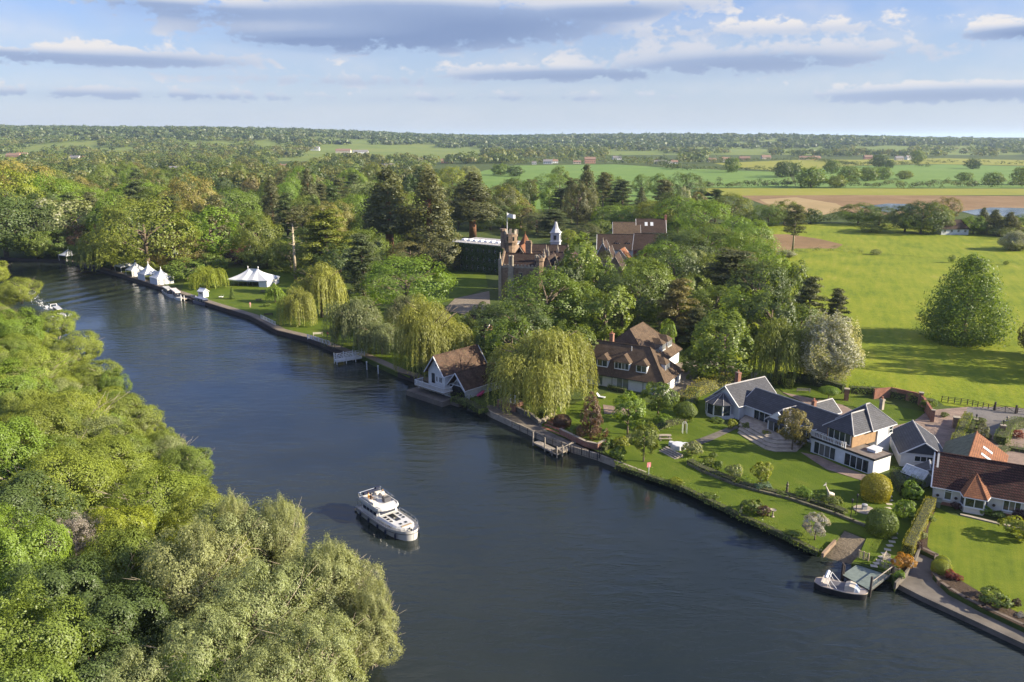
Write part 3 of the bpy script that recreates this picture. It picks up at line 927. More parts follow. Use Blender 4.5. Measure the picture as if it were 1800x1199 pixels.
BANK_PX = [(-60, 455), (0, 457), (110, 461), (165, 474), (215, 488), (300, 516), (370, 540), (440, 562), (488, 588), (541, 601), (593, 622), (610, 629), (630, 631),
           (700, 663), (720, 669), (794, 698), (812, 698), (818, 700), (826, 708), (843, 720), (853, 727), (864, 734), (942, 770), (1005, 795), (1050, 809), (1135, 842),
           (1200, 863), (1248, 886), (1300, 912), (1340, 929), (1400, 958), (1443, 979)]
BANK = [G(u, v, 0) for u, v in BANK_PX]
NEAR_PX = [(1466, 954), (1484, 934), (1521, 948), (1508, 978), (1497, 990), (1509, 991), (1568, 1010), (1574, 1028), (1588, 1004), (1612, 972), (1617, 967), (1646, 980), (1640, 1012), (1667, 1039), (1727, 1071), (1800, 1105), (1900, 1160)]
NEARB = [G(u, v, 1.0) for u, v in NEAR_PX]
FARL = [(-285, 343), (-380, 352), (-560, 340), (-900, 320)]
RIGHT = FARL[::-1] + BANK + NEARB
out = RIGHT + [(90, 30), (600, -300), (30000, -300), (30000, 30000), (-30000, 30000), (-30000, 320)]
LSH = [(-10.0, 40.0), (-12.5, 58.0), (-17.0, 68.5), (-28.0, 84.5), (-37.5, 97.5), (-46.5, 109.5), (-62.7, 129.3), (-84, 151), (-112, 184), (-147, 221), (-190, 262), (-222, 287), (-275, 299), (-340, 301), (-500, 285), (-900, 270)]
lout = LSH + [(-30000, 270), (-30000, -300), (-10, -300)]
mb = MB()
n = len(out)
mb.add([(x, y, 0.99) for x, y in out], [tuple(range(n))[::-1]])
n = len(lout)
mb.add([(x, y, 0.75) for x, y in lout], [tuple(range(n))])
for L_, z in ((RIGHT, 0.99), (LSH, 0.75)):
    b = len(mb.v)
    k = len(L_)
    mb.add([(x, y, -0.6) for x, y in L_] + [(x, y, z) for x, y in L_], [(i, i + 1, k + i + 1, k + i) for i in range(k - 1)])
gm = mb.mesh('ground', GRASS)
bm = bmesh.new()
bm.from_mesh(gm)
bmesh.ops.triangulate(bm, faces=bm.faces[:])
for f in bm.faces:
    if abs(f.normal.z) > 0.5 and f.normal.z < 0:
        f.normal_flip()
bm.to_mesh(gm)
bm.free()
ob('ground', gm, kind='structure', label='grassy flat land along the river')
LV = [0]


def sheet(name, px, mat, lift=None, z0=1.0, label=None, world=None):
    pts = world or [G(u, v, z0) for u, v in px]
    LV[0] += 1
    z = z0 + (lift if lift is not None else 0.004 * LV[0])
    mb_ = MB()
    s = sum(pts[i][0] * pts[(i + 1) % len(pts)][1] - pts[(i + 1) % len(pts)][0] * pts[i][1] for i in range(len(pts)))
    if s < 0:
        pts = pts[::-1]
    mb_.add([(x, y, z) for x, y in pts], [tuple(range(len(pts)))])
    return ob(name, mb_, mat, kind='structure', label=label)


# far fields (lifted a little more: they lie a kilometre off)
sheet('crop_field', [(780, 331), (850, 300), (905, 291), (1080, 289), (1200, 296), (1385, 303), (1400, 331), (1230, 330)], CROP, 0.05)
sheet('crop_field', [(1395, 300), (1500, 292), (1660, 289), (1850, 294), (1850, 331), (1400, 331)], CROP, 0.06)
sheet('pasture', [(640, 345), (800, 332), (1235, 333), (1290, 362), (700, 372)], CROP, 0.05)
sheet('pasture', [(1220, 331), (1850, 332), (1850, 343), (1300, 344), (1235, 345)], HAY, 0.05)
sheet('pasture', [(1255, 287), (1420, 280), (1500, 281), (1660, 278), (1850, 283), (1850, 292), (1620, 288), (1500, 291), (1390, 301), (1300, 296)], HAY, 0.04)
sheet('pasture', [(1070, 268), (1180, 266), (1200, 271), (1080, 273)], CROP, 0.04)
sheet('quarry_floor', [(1300, 344), (1500, 343), (1850, 345), (1850, 380), (1680, 372), (1560, 378), (1480, 372), (1360, 366)], SOIL, 0.07)
sheet('quarry_spoil', [(1335, 351), (1400, 347), (1470, 358), (1490, 368), (1440, 380), (1370, 370)], SAND, 0.10)
sheet('quarry_pond', [(1510, 364), (1560, 358), (1600, 359), (1612, 368), (1560, 374)], WATER, 0.12)
sheet('quarry_pond', [(1690, 372), (1740, 365), (1850, 367), (1850, 384), (1720, 380)], WATER, 0.12)
sheet('meadow', [(1330, 396), (1500, 392), (1850, 396), (1870, 735), (1760, 722), (1660, 713), (1640, 700), (1500, 690), (1400, 668), (1290, 640), (1300, 520), (1360, 440)], MEADOW, 0.02)
sheet('bare_track', [(1300, 412), (1385, 412), (1440, 420), (1482, 430), (1470, 437), (1400, 437), (1350, 447), (1300, 450)], SOIL, 0.04)
sheet('resort_lawn', [(318, 514), (380, 535), (450, 560), (560, 602), (640, 628), (720, 665), (760, 600), (640, 520), (560, 480), (420, 470), (330, 480)], LAWN)
sheet('castle_lawn', [(700, 520), (760, 472), (790, 468), (852, 478), (858, 505), (800, 528), (720, 540)], LAWN)
sheet('garden_lawn', [(905, 745), (945, 722), (1000, 712), (1070, 690), (1240, 735), (1330, 768), (1440, 800), (1530, 836), (1560, 838), (1640, 850), (1640, 888), (1600, 965), (1578, 1003), (1569, 1008), (1510, 989), (1499, 988),
                      (1510, 977), (1523, 947), (1484, 932), (1465, 952), (1442, 975), (1398, 953), (1338, 924), (1298, 907), (1248, 881), (1200, 858), (1135, 837), (1085, 818), (1060, 790)], LAWN)
sheet('garden_lawn', [(1195, 740), (1225, 700), (1260, 690), (1290, 690), (1265, 740)], LAWN)
sheet('back_lawn', [(1350, 668), (1480, 688), (1565, 712), (1625, 725), (1620, 742), (1570, 750), (1500, 715), (1390, 700)], LAWN)
sheet('flower_bed', [(1618, 966), (1640, 893), (1660, 985), (1690, 1020), (1740, 1048), (1800, 1080), (1850, 1110), (1850, 1128), (1800, 1104), (1727, 1070), (1668, 1038), (1641, 1011), (1646, 981)], EARTH)
sheet('flower_bed', [(1600, 975), (1640, 890), (1648, 893), (1632, 930), (1630, 962), (1617, 967), (1585, 1010)], EARTH)
sheet('striped_lawn', [(1646, 893), (1672, 905), (1850, 945), (1850, 1110), (1790, 1078), (1740, 1052), (1690, 1022), (1658, 990), (1630, 962), (1632, 930)], STRIPE)

# riverside walk and hard surfaces
def offset(line, d):
    res = []
    for i, p in enumerate(line):
        a = Vector(line[max(0, i - 1)])
        b = Vector(line[min(len(line) - 1, i + 1)])
        t_ = (b - a).normalized()
        res.append((p[0] + t_.y * -d, p[1] + t_.x * d))
    return res


walk = BANK[2:16]
sheet('riverside_path', None, GRAVEL, world=offset(walk, 0.25) + offset(walk, 2.3)[::-1])
mb = MB()
for L_ in (BANK[1:12], BANK[13:16]):
    a_, b_ = offset(L_, -0.12), offset(L_, 0.28)
    for i in range(len(L_) - 1):
        mb.add([(*a_[i], -.6), (*a_[i + 1], -.6), (*b_[i + 1], -.6), (*b_[i], -.6), (*a_[i], 1.12), (*a_[i + 1], 1.12), (*b_[i + 1], 1.12), (*b_[i], 1.12)],
               [(0, 1, 5, 4), (4, 5, 6, 7), (2, 3, 7, 6)])
ob('embankment_wall', mb, DARKW, kind='structure', label='dark piled river wall below the resort path')
terr = BANK[20:25]
sheet('terrace_path', None, TPAVE, world=[(p[0] + .1, p[1] + .1) for p in BANK[20:26]] + [G(u, v, 1.0) for u, v in [(1052, 800), (1010, 780), (990, 770), (960, 757), (945, 742), (905, 722), (880, 716), (858, 712)]])
mb = MB()
L_ = BANK[20:26]
a_, b_ = offset(L_, -0.10), offset(L_, 0.25)
for i in range(len(L_) - 1):
    mb.add([(*a_[i], -.6), (*a_[i + 1], -.6), (*b_[i + 1], -.6), (*b_[i], -.6), (*a_[i], 1.10), (*a_[i + 1], 1.10), (*b_[i + 1], 1.10), (*b_[i], 1.10)], [(0, 1, 5, 4), (4, 5, 6, 7), (2, 3, 7, 6)])
ob('embankment_wall', mb, STONE, kind='structure', label='stone river wall below the terrace path')
sheet('driveway', [(1375, 690), (1480, 712), (1560, 752), (1605, 742), (1632, 722), (1700, 716), (1762, 716), (1850, 722), (1850, 850), (1735, 840), (1700, 800), (1655, 800), (1560, 780)], PAVE)
sheet('lane', [(1700, 717), (1762, 717), (1850, 724), (1850, 765), (1770, 752), (1735, 770), (1728, 772), (1692, 768)], TARMAC)
sheet('house_drive', [(1185, 640), (1240, 632), (1330, 655), (1340, 672), (1300, 668), (1215, 690), (1180, 705)], GRAVEL)
sheet('forecourt', [(1060, 712), (1130, 722), (1128, 735), (1062, 728)], PAVE)
sheet('garden_path', [(1197, 784), (1240, 768), (1290, 748), (1300, 752), (1250, 776), (1204, 792)], CONC)
sheet('patio', [(1300, 738), (1345, 726), (1420, 762), (1400, 790), (1350, 780), (1305, 758)], CONC)
sheet('patio', [(1407, 796), (1438, 802), (1470, 817), (1532, 840), (1519, 847), (1452, 826)], PAVE)
sheet('castle_terrace', [(800, 525), (860, 512), (862, 540), (840, 560), (780, 545)], GRAVEL)
sheet('mooring_apron', [(1577, 1027), (1590, 1004), (1617, 967), (1646, 980), (1641, 1012), (1668, 1039), (1727, 1071), (1800, 1105), (1900, 1160), (1900, 1190), (1800, 1133), (1620, 1049)], CONC, 0.0, 0.55)
mb = MB()
q = [G(u, v, .55) for u, v in [(1577, 1027), (1620, 1049), (1700, 1086), (1800, 1133), (1900, 1182)]]
for a, b in zip(q[:-1], q[1:]):
    d = Vector((b[0] - a[0], b[1] - a[1], 0))
    n_ = Vector((-d.y, d.x, 0)).normalized() * 0.28
    mb.obox((a[0], a[1], -0.7), d, n_, (0, 0, 1.33))
ob('quay_edge', mb, CONC, kind='structure', label='concrete kerb along the mooring apron')
# slipway runs down into the water
sl = [(*G(1484, 933, 1.0), 1.0), (*G(1521, 948, 1.0), 1.0), (*G(1508, 979, .7), .55), (*G(1494, 993, 0), -.15), (*G(1470, 992, 0), -.3), (*G(1443, 980, 0), -.15), (*G(1467, 954, .9), .65)]
mb = MB()
mb.add(sl, [(0, 6, 2, 1), (6, 5, 4, 3, 2)])
ob('slipway', mb, SLIP, kind='structure', label='worn concrete slipway between two lawns')

# hills beyond the valley
def hill(x, y):
    s = lambda a, b, q: (lambda t: t * t * (3 - 2 * t))(min(1, max(0, (q - a) / (b - a))))
    u = x / max(y, 1.0)
    left = 56 * s(0.0, -0.42, u) * s(1700, 3400, y)
    mid = 38 * s(2300, 4600, y) + 6 * s(5000, 8000, y)
    bump = 7 * math.sin(x * 0.0011 + 0.6) * s(2200, 4000, y) + 3 * math.sin(x * 0.0031 + y * .001) * s(2200, 4000, y)
    right = -14 * s(0.35, 0.6, u) * s(3000, 4500, y)
    return left + mid + bump + right


mb = MB()
ys = [1600, 1900, 2200, 2500, 2800, 3100, 3400, 3700, 4000, 4400, 4900, 5500, 6500, 8000, 11000, 15000]
us = [i * 0.05 - 1.0 for i in range(41)]
for y in ys:
    for u in us:
        mb.v.append((u * y, y, 0.6 if y == 1600 else 0.8 + hill(u * y, y)))
k = len(us)
mb.f = [(j * k + i, j * k + i + 1, (j + 1) * k + i + 1, (j + 1) * k + i) for j in range(len(ys) - 1) for i in range(k - 1)]
ob('hills', mb, Mground('hill_grass', [(0.3, (0.09, 0.13, 0.025)), (0.5, (0.14, 0.18, 0.035)), (0.7, (0.20, 0.21, 0.045))], 0.004, 0.05, 0.2), kind='structure', label='low wooded hills along the horizon')


# far houses: (photo column, foot row, width, depth, eaves, ridge, turn, wall, roof, label)
PINK = M('far_brick', (.46, .25, .18), .9, .15)
TAN = M('far_cream', (.60, .52, .42), .9, .1)
GREYR = M('far_grey_roof', (.20, .19, .19), .8, .2)
BRNR = M('far_brown_roof', (.22, .14, .10), .8, .2)
SHD = M('far_shed', (.70, .70, .70), .7, .1)
FARH = [
    (955, 288.5, 16, 9, 5, 8.5, -5, WHITEW, GREYR, 'long white farmhouse at the top edge of the green crop'),
    (972, 287, 10, 8, 4, 7, 10, WHITEW, BRNR, 'small white house beside the long white farmhouse'),
    (935, 289, 8, 6, 3, 5, 0, SHD, GREYR, 'low white outbuilding beside the crop'),
    (1028, 287.5, 20, 11, 8, 12, 0, PINK, BRNR, 'tall red brick house above the green crop'),
    (1008, 288, 14, 8, 3.5, 6, 0, TAN, BRNR, 'low tan barn next to the tall red brick house'),
    (1078, 281, 18, 10, 5, 8, 5, WHITEW, GREYR, 'white house in the trees above the crop'),
    (1150, 288.5, 22, 10, 4.5, 7, -8, WHITEW, GREYR, 'white farm buildings at the end of the hedge'),
    (1165, 289.5, 18, 9, 3.5, 5.5, 6, SHD, GREYR, 'pale sheds beside the white farm buildings'),
    (1180, 288.5, 12, 8, 4, 7, 0, WHITEW, BRNR, 'white cottage past the pale sheds'),
    (1245, 285, 16, 9, 4, 8, 0, TAN, BRNR, 'tan roofed cottage in the far village'),
    (1270, 284, 18, 9, 4.5, 8.5, 8, WHITEW, BRNR, 'white cottage in the far village'),
    (1300, 282, 22, 9, 4.5, 8.5, -5, PINK, BRNR, 'red brick row in the far village'),
    (1340, 280, 20, 9, 4.5, 9, 5, TAN, BRNR, 'tan row in the far village'),
    (1405, 281, 24, 10, 4, 8, -6, TAN, BRNR, 'brown barn in the far village'),
    (1428, 281, 20, 10, 4, 8, 10, PINK, BRNR, 'brick barn in the far village'),
    (1520, 280, 18, 9, 5, 9, 0, PINK, BRNR, 'red roofed house among the far oaks'),
    (1575, 282, 16, 9, 5, 9, 0, TAN, GREYR, 'grey roofed house among the far oaks'),
    (1595, 281, 18, 9, 5, 9, 20, WHITEW, GREYR, 'white gabled house among the far oaks'),
    (488, 297, 15, 9, 4, 7, 0, WHITEW, BRNR, 'white house with red roof above the park'),
    (500, 296, 12, 8, 3.5, 6, 12, TAN, BRNR, 'small tan house above the park'),
    (540, 291, 26, 10, 3.5, 6, -6, SHD, GREYR, 'long pale shed above the park'),
    (612, 292, 30, 11, 3.5, 5.5, 2, SHD, GREYR, 'long white glasshouse above the park'),
    (670, 295, 22, 10, 4, 7, -4, TAN, GREYR, 'grey roofed works in the valley'),
    (700, 296, 20, 10, 4, 7.5, 10, WHITEW, GREYR, 'pale house beside the grey roofed works'),
    (545, 271, 26, 14, 6, 11, 0, WHITEW, GREYR, 'white house on the first rise'),
    (590, 271, 40, 15, 6, 11, 0, TAN, BRNR, 'tan farm on the first rise'),
    (620, 271, 40, 15, 6, 10, 5, SHD, GREYR, 'long barn on the first rise'),
    (735, 284, 22, 10, 4, 8, 0, TAN, GREYR, 'grey house below the hill fields'),
    (775, 287, 22, 10, 4, 8, 0, PINK, BRNR, 'brick house below the hill fields'),
    (65, 258, 40, 16, 8, 14, 0, WHITEW, BRNR, 'white house, first of the terrace on the wooded hill'),
    (78, 258, 36, 16, 8, 14, 8, TAN, BRNR, 'tan house, second of the terrace on the wooded hill'),
    (90, 257, 36, 16, 8, 14, -5, WHITEW, BRNR, 'white house, third of the terrace on the wooded hill'),
    (105, 255, 40, 16, 8, 14, 0, TAN, GREYR, 'grey roofed house at the end of the hill terrace'),
    (10, 278, 30, 14, 6, 11, 0, PINK, BRNR, 'brick house at the picture edge below the hill'),
    (28, 277, 24, 12, 6, 11, 10, TAN, BRNR, 'tan house at the picture edge below the hill'),
    (118, 281, 26, 12, 5, 9, -5, WHITEW, GREYR, 'white house in the trees below the hill'),
    (140, 283, 24, 12, 5, 9, 10, TAN, BRNR, 'small tan house in the trees below the hill'),
    (175, 263, 50, 18, 9, 15, 0, PINK, BRNR, 'brick terrace on the hill'),
    (220, 263, 52, 18, 9, 15, 0, PINK, BRNR, 'second brick terrace on the hill'),
    (285, 301, 26, 10, 4, 7, 0, GREYR, GREYR, 'dark shed at the edge of the small yellow field'),
    (415, 293, 20, 10, 5, 8, 0, WHITEW, BRNR, 'white house by the poplars'),
    (120, 312, 16, 9, 4, 7, 0, SHD, SHD, 'white roofed building above the bend wood'),
]


# ------------------------------------------------------------------ trees: across the river, at the photograph's feet
GL = 'willows on the near bank'
for i, (k, u, vt, h, wd, c, lab) in enumerate([
    ('sallow', -30, 455, 9, 13, 'sal', 'willow furthest up the near bank, cut by the picture edge'),
    ('sallow', 28, 488, 8, 11, 'sal', 'light green willow near the speedboat, far end of the near bank'),
    ('sallow', 92, 545, 7.5, 10, 'sal', 'light green willow just below the speedboat'),
    ('sallow', 135, 583, 7.5, 9, 'sal', 'second willow downstream of the speedboat on the near bank'),
    ('leafy', 20, 545, 11, 11, 'lime', 'fresh green leafy tree behind the willows near the speedboat'),
    ('sallow', 60, 610, 10, 12, 'sal', 'yellow green willow inland of the speedboat willows'),
    ('sallow', 165, 633, 7, 8.5, 'sal2', 'willow leaning over the river halfway up the near bank'),
    ('leafy', 196, 652, 6, 5, 'gr', 'small darker green bush wedged between two shoreline willows'),
    ('leafy', 0, 640, 11.5, 12, 'br', 'bright leafy tree at the picture edge, halfway up the near bank'),
    ('sallow', 120, 690, 10, 12, 'sal', 'broad yellow green willow in the middle of the near bank'),
    ('sallow', 215, 695, 7.5, 10, 'sal2', 'rounded willow whose branches touch the water at the bend'),
    ('sallow', 258, 728, 4, 5, 'pale', 'low pale willow bush trailing in the water at the bend'),
    ('leafy', 60, 715, 11, 10, 'ol', 'olive green tree behind the rounded shoreline willow'),
    ('leafy', 0, 735, 12.5, 10, 'lime', 'yellowish leafy tree at the picture edge below the bright one'),
    ('sallow', 185, 775, 8.5, 11, 'sal', 'dense yellow willow inland of the waterside bushes'),
    ('sallow', 295, 768, 6, 6, 'sil', 'grey green sapling willow standing out over the water'),
    ('sallow', 322, 785, 6, 7, 'sal2', 'pale willow bush at the water, next to the sapling'),
    ('sallow', 95, 800, 10.5, 13, 'sal', 'wide yellow willow in the middle of the wood'),
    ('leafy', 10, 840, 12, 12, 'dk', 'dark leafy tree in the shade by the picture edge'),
    ('sallow', 268, 832, 8.5, 11, 'sal', 'light yellow willow behind the waterside bushes'),
    ('sallow', 345, 862, 7.5, 8, 'sal', 'bright willow in front of the bare topped osier'),
    ('leafy', 20, 900, 13, 8, 'lime', 'brightest green leafy tree at the lower picture edge'),
    ('leafy', 205, 890, 9, 7, 'yl', 'yellow leafed tree between two grey willows'),
    ('osier', 130, 900, 9, 6.5, 'lav', 'greyish brown thin leaved bush in the wood'),
    ('sallow', 215, 935, 9, 9, 'gl', 'mid green willow beneath the yellow leafed tree'),
    ('osier', 400, 872, 12.5, 9.5, 'sil', 'tall silvery osier with bare twigs at its top'),
    ('osier', 470, 875, 12.0, 8.0, 'sil', 'silvery osier with a rounded head against the water'),
    ('osier', 330, 925, 12.5, 11, 'sil', 'many stemmed silver willow with pale upright stems'),
    ('osier', 555, 955, 11.0, 9, 'sil', 'silver willow leaning towards the cruiser'),
    ('osier', 606, 968, 9.5, 7.5, 'sil', 'outermost silver willow of the clump facing the cruiser'),
    ('osier', 450, 985, 11.5, 10, 'sil', 'silver willow in the heart of the big clump'),
    ('osier', 640, 1062, 7, 7.0, 'sil', 'low silver willow overhanging the water at the bottom edge'),
    ('osier', 548, 1075, 10.0, 9, 'sil', 'drooping silver willow beside the overhanging one'),
    ('osier', 492, 866, 13.0, 4.2, 'sil', 'slender upright silver willow rising highest against the water'),
    ('osier', 404, 858, 13.5, 3.4, 'sil', 'thin tall osier with bare pale stems at its head'),
    ('osier', 575, 938, 12.0, 4.4, 'sil', 'slender silver willow level with the stern of the cruiser'),
    ('osier', 652, 1012, 9.5, 4.0, 'sil', 'slender silver willow nearest to the bow of the cruiser'),
    ('osier', 345, 905, 13.5, 4.6, 'pale', 'upright pale willow behind the many stemmed one'),
    ('osier', 360, 1065, 11.0, 9, 'sil', 'shadowy grey willow in the bottom of the clump'),
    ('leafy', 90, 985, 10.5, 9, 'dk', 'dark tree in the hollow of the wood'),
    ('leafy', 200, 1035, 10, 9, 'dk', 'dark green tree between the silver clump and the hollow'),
    ('leafy', 25, 1050, 13, 9, 'gr', 'green leafy tree at the lower corner'),
    ('leafy', 330, 1150, 8, 6, 'br', 'bright leafy sapling at the bottom edge under the silver clump'),
    ('leafy', 130, 1120, 10, 8, 'dk', 'dark tree at the bottom edge of the wood'),
    ('osier', 230, 1140, 9.5, 7.5, 'sil', 'grey willow at the bottom edge near the dark trees'),
    ('osier', 460, 1140, 9.5, 8, 'sil', 'silver willow at the bottom edge in the middle of the clump'),
    ('leafy', 20, 1160, 12, 8, 'gr', 'leafy tree cut by the bottom corner'),
]):
    nm = {'sallow': 'willow_tree', 'osier': 'osier_willow', 'leafy': 'broadleaf_tree'}[k]
    TT(k, u, vt, h, wd * (1.06 if k == 'osier' else 1.16), c, lab, nm, group=GL, z=0.74, var=i)

# the thicket between them, right down to the water
rnd = random.Random(21)
cnt = 0
for i in range(5, len(LSH) - 6):
    a, b = Vector(LSH[i]), Vector(LSH[i + 1])
    d = b - a
    nrm = Vector((-d.y, d.x)).normalized()
    if nrm.x > 0:
        nrm = -nrm
    k = max(1, int(d.length / 5.2))
    for j in range(k):
        for row, (o1, o2, h1, h2) in enumerate(((0.5, 2.0, 4.0, 5.8), (6, 9, 6.5, 8.0), (13, 17, 8.0, 9.5))):
            p = a.lerp(b, (j + rnd.random()) / k) + nrm * rnd.uniform(o1, o2)
            h = rnd.uniform(h1, h2)
            plant('sallow' if rnd.random() < .8 else 'leafy', p.x, p.y, h, h * rnd.uniform(1.0, 1.25), rnd.choice(['sal', 'sal', 'sal2', 'gl', 'pale']),
                  ('low willow scrub at the water', 'middling willow in the thicket', 'taller willow behind the thicket')[row] + ' on the near bank, ' + ('opposite the cruiser', 'at the bend below the sapling', 'just above the bend', 'downstream of the speedboat', 'beside the speedboat', 'upstream of the speedboat', 'far upstream', 'far upstream')[min(7, i - 5)], 'willow_tree',
                  group='willow scrub of the near bank thicket', z=.74)

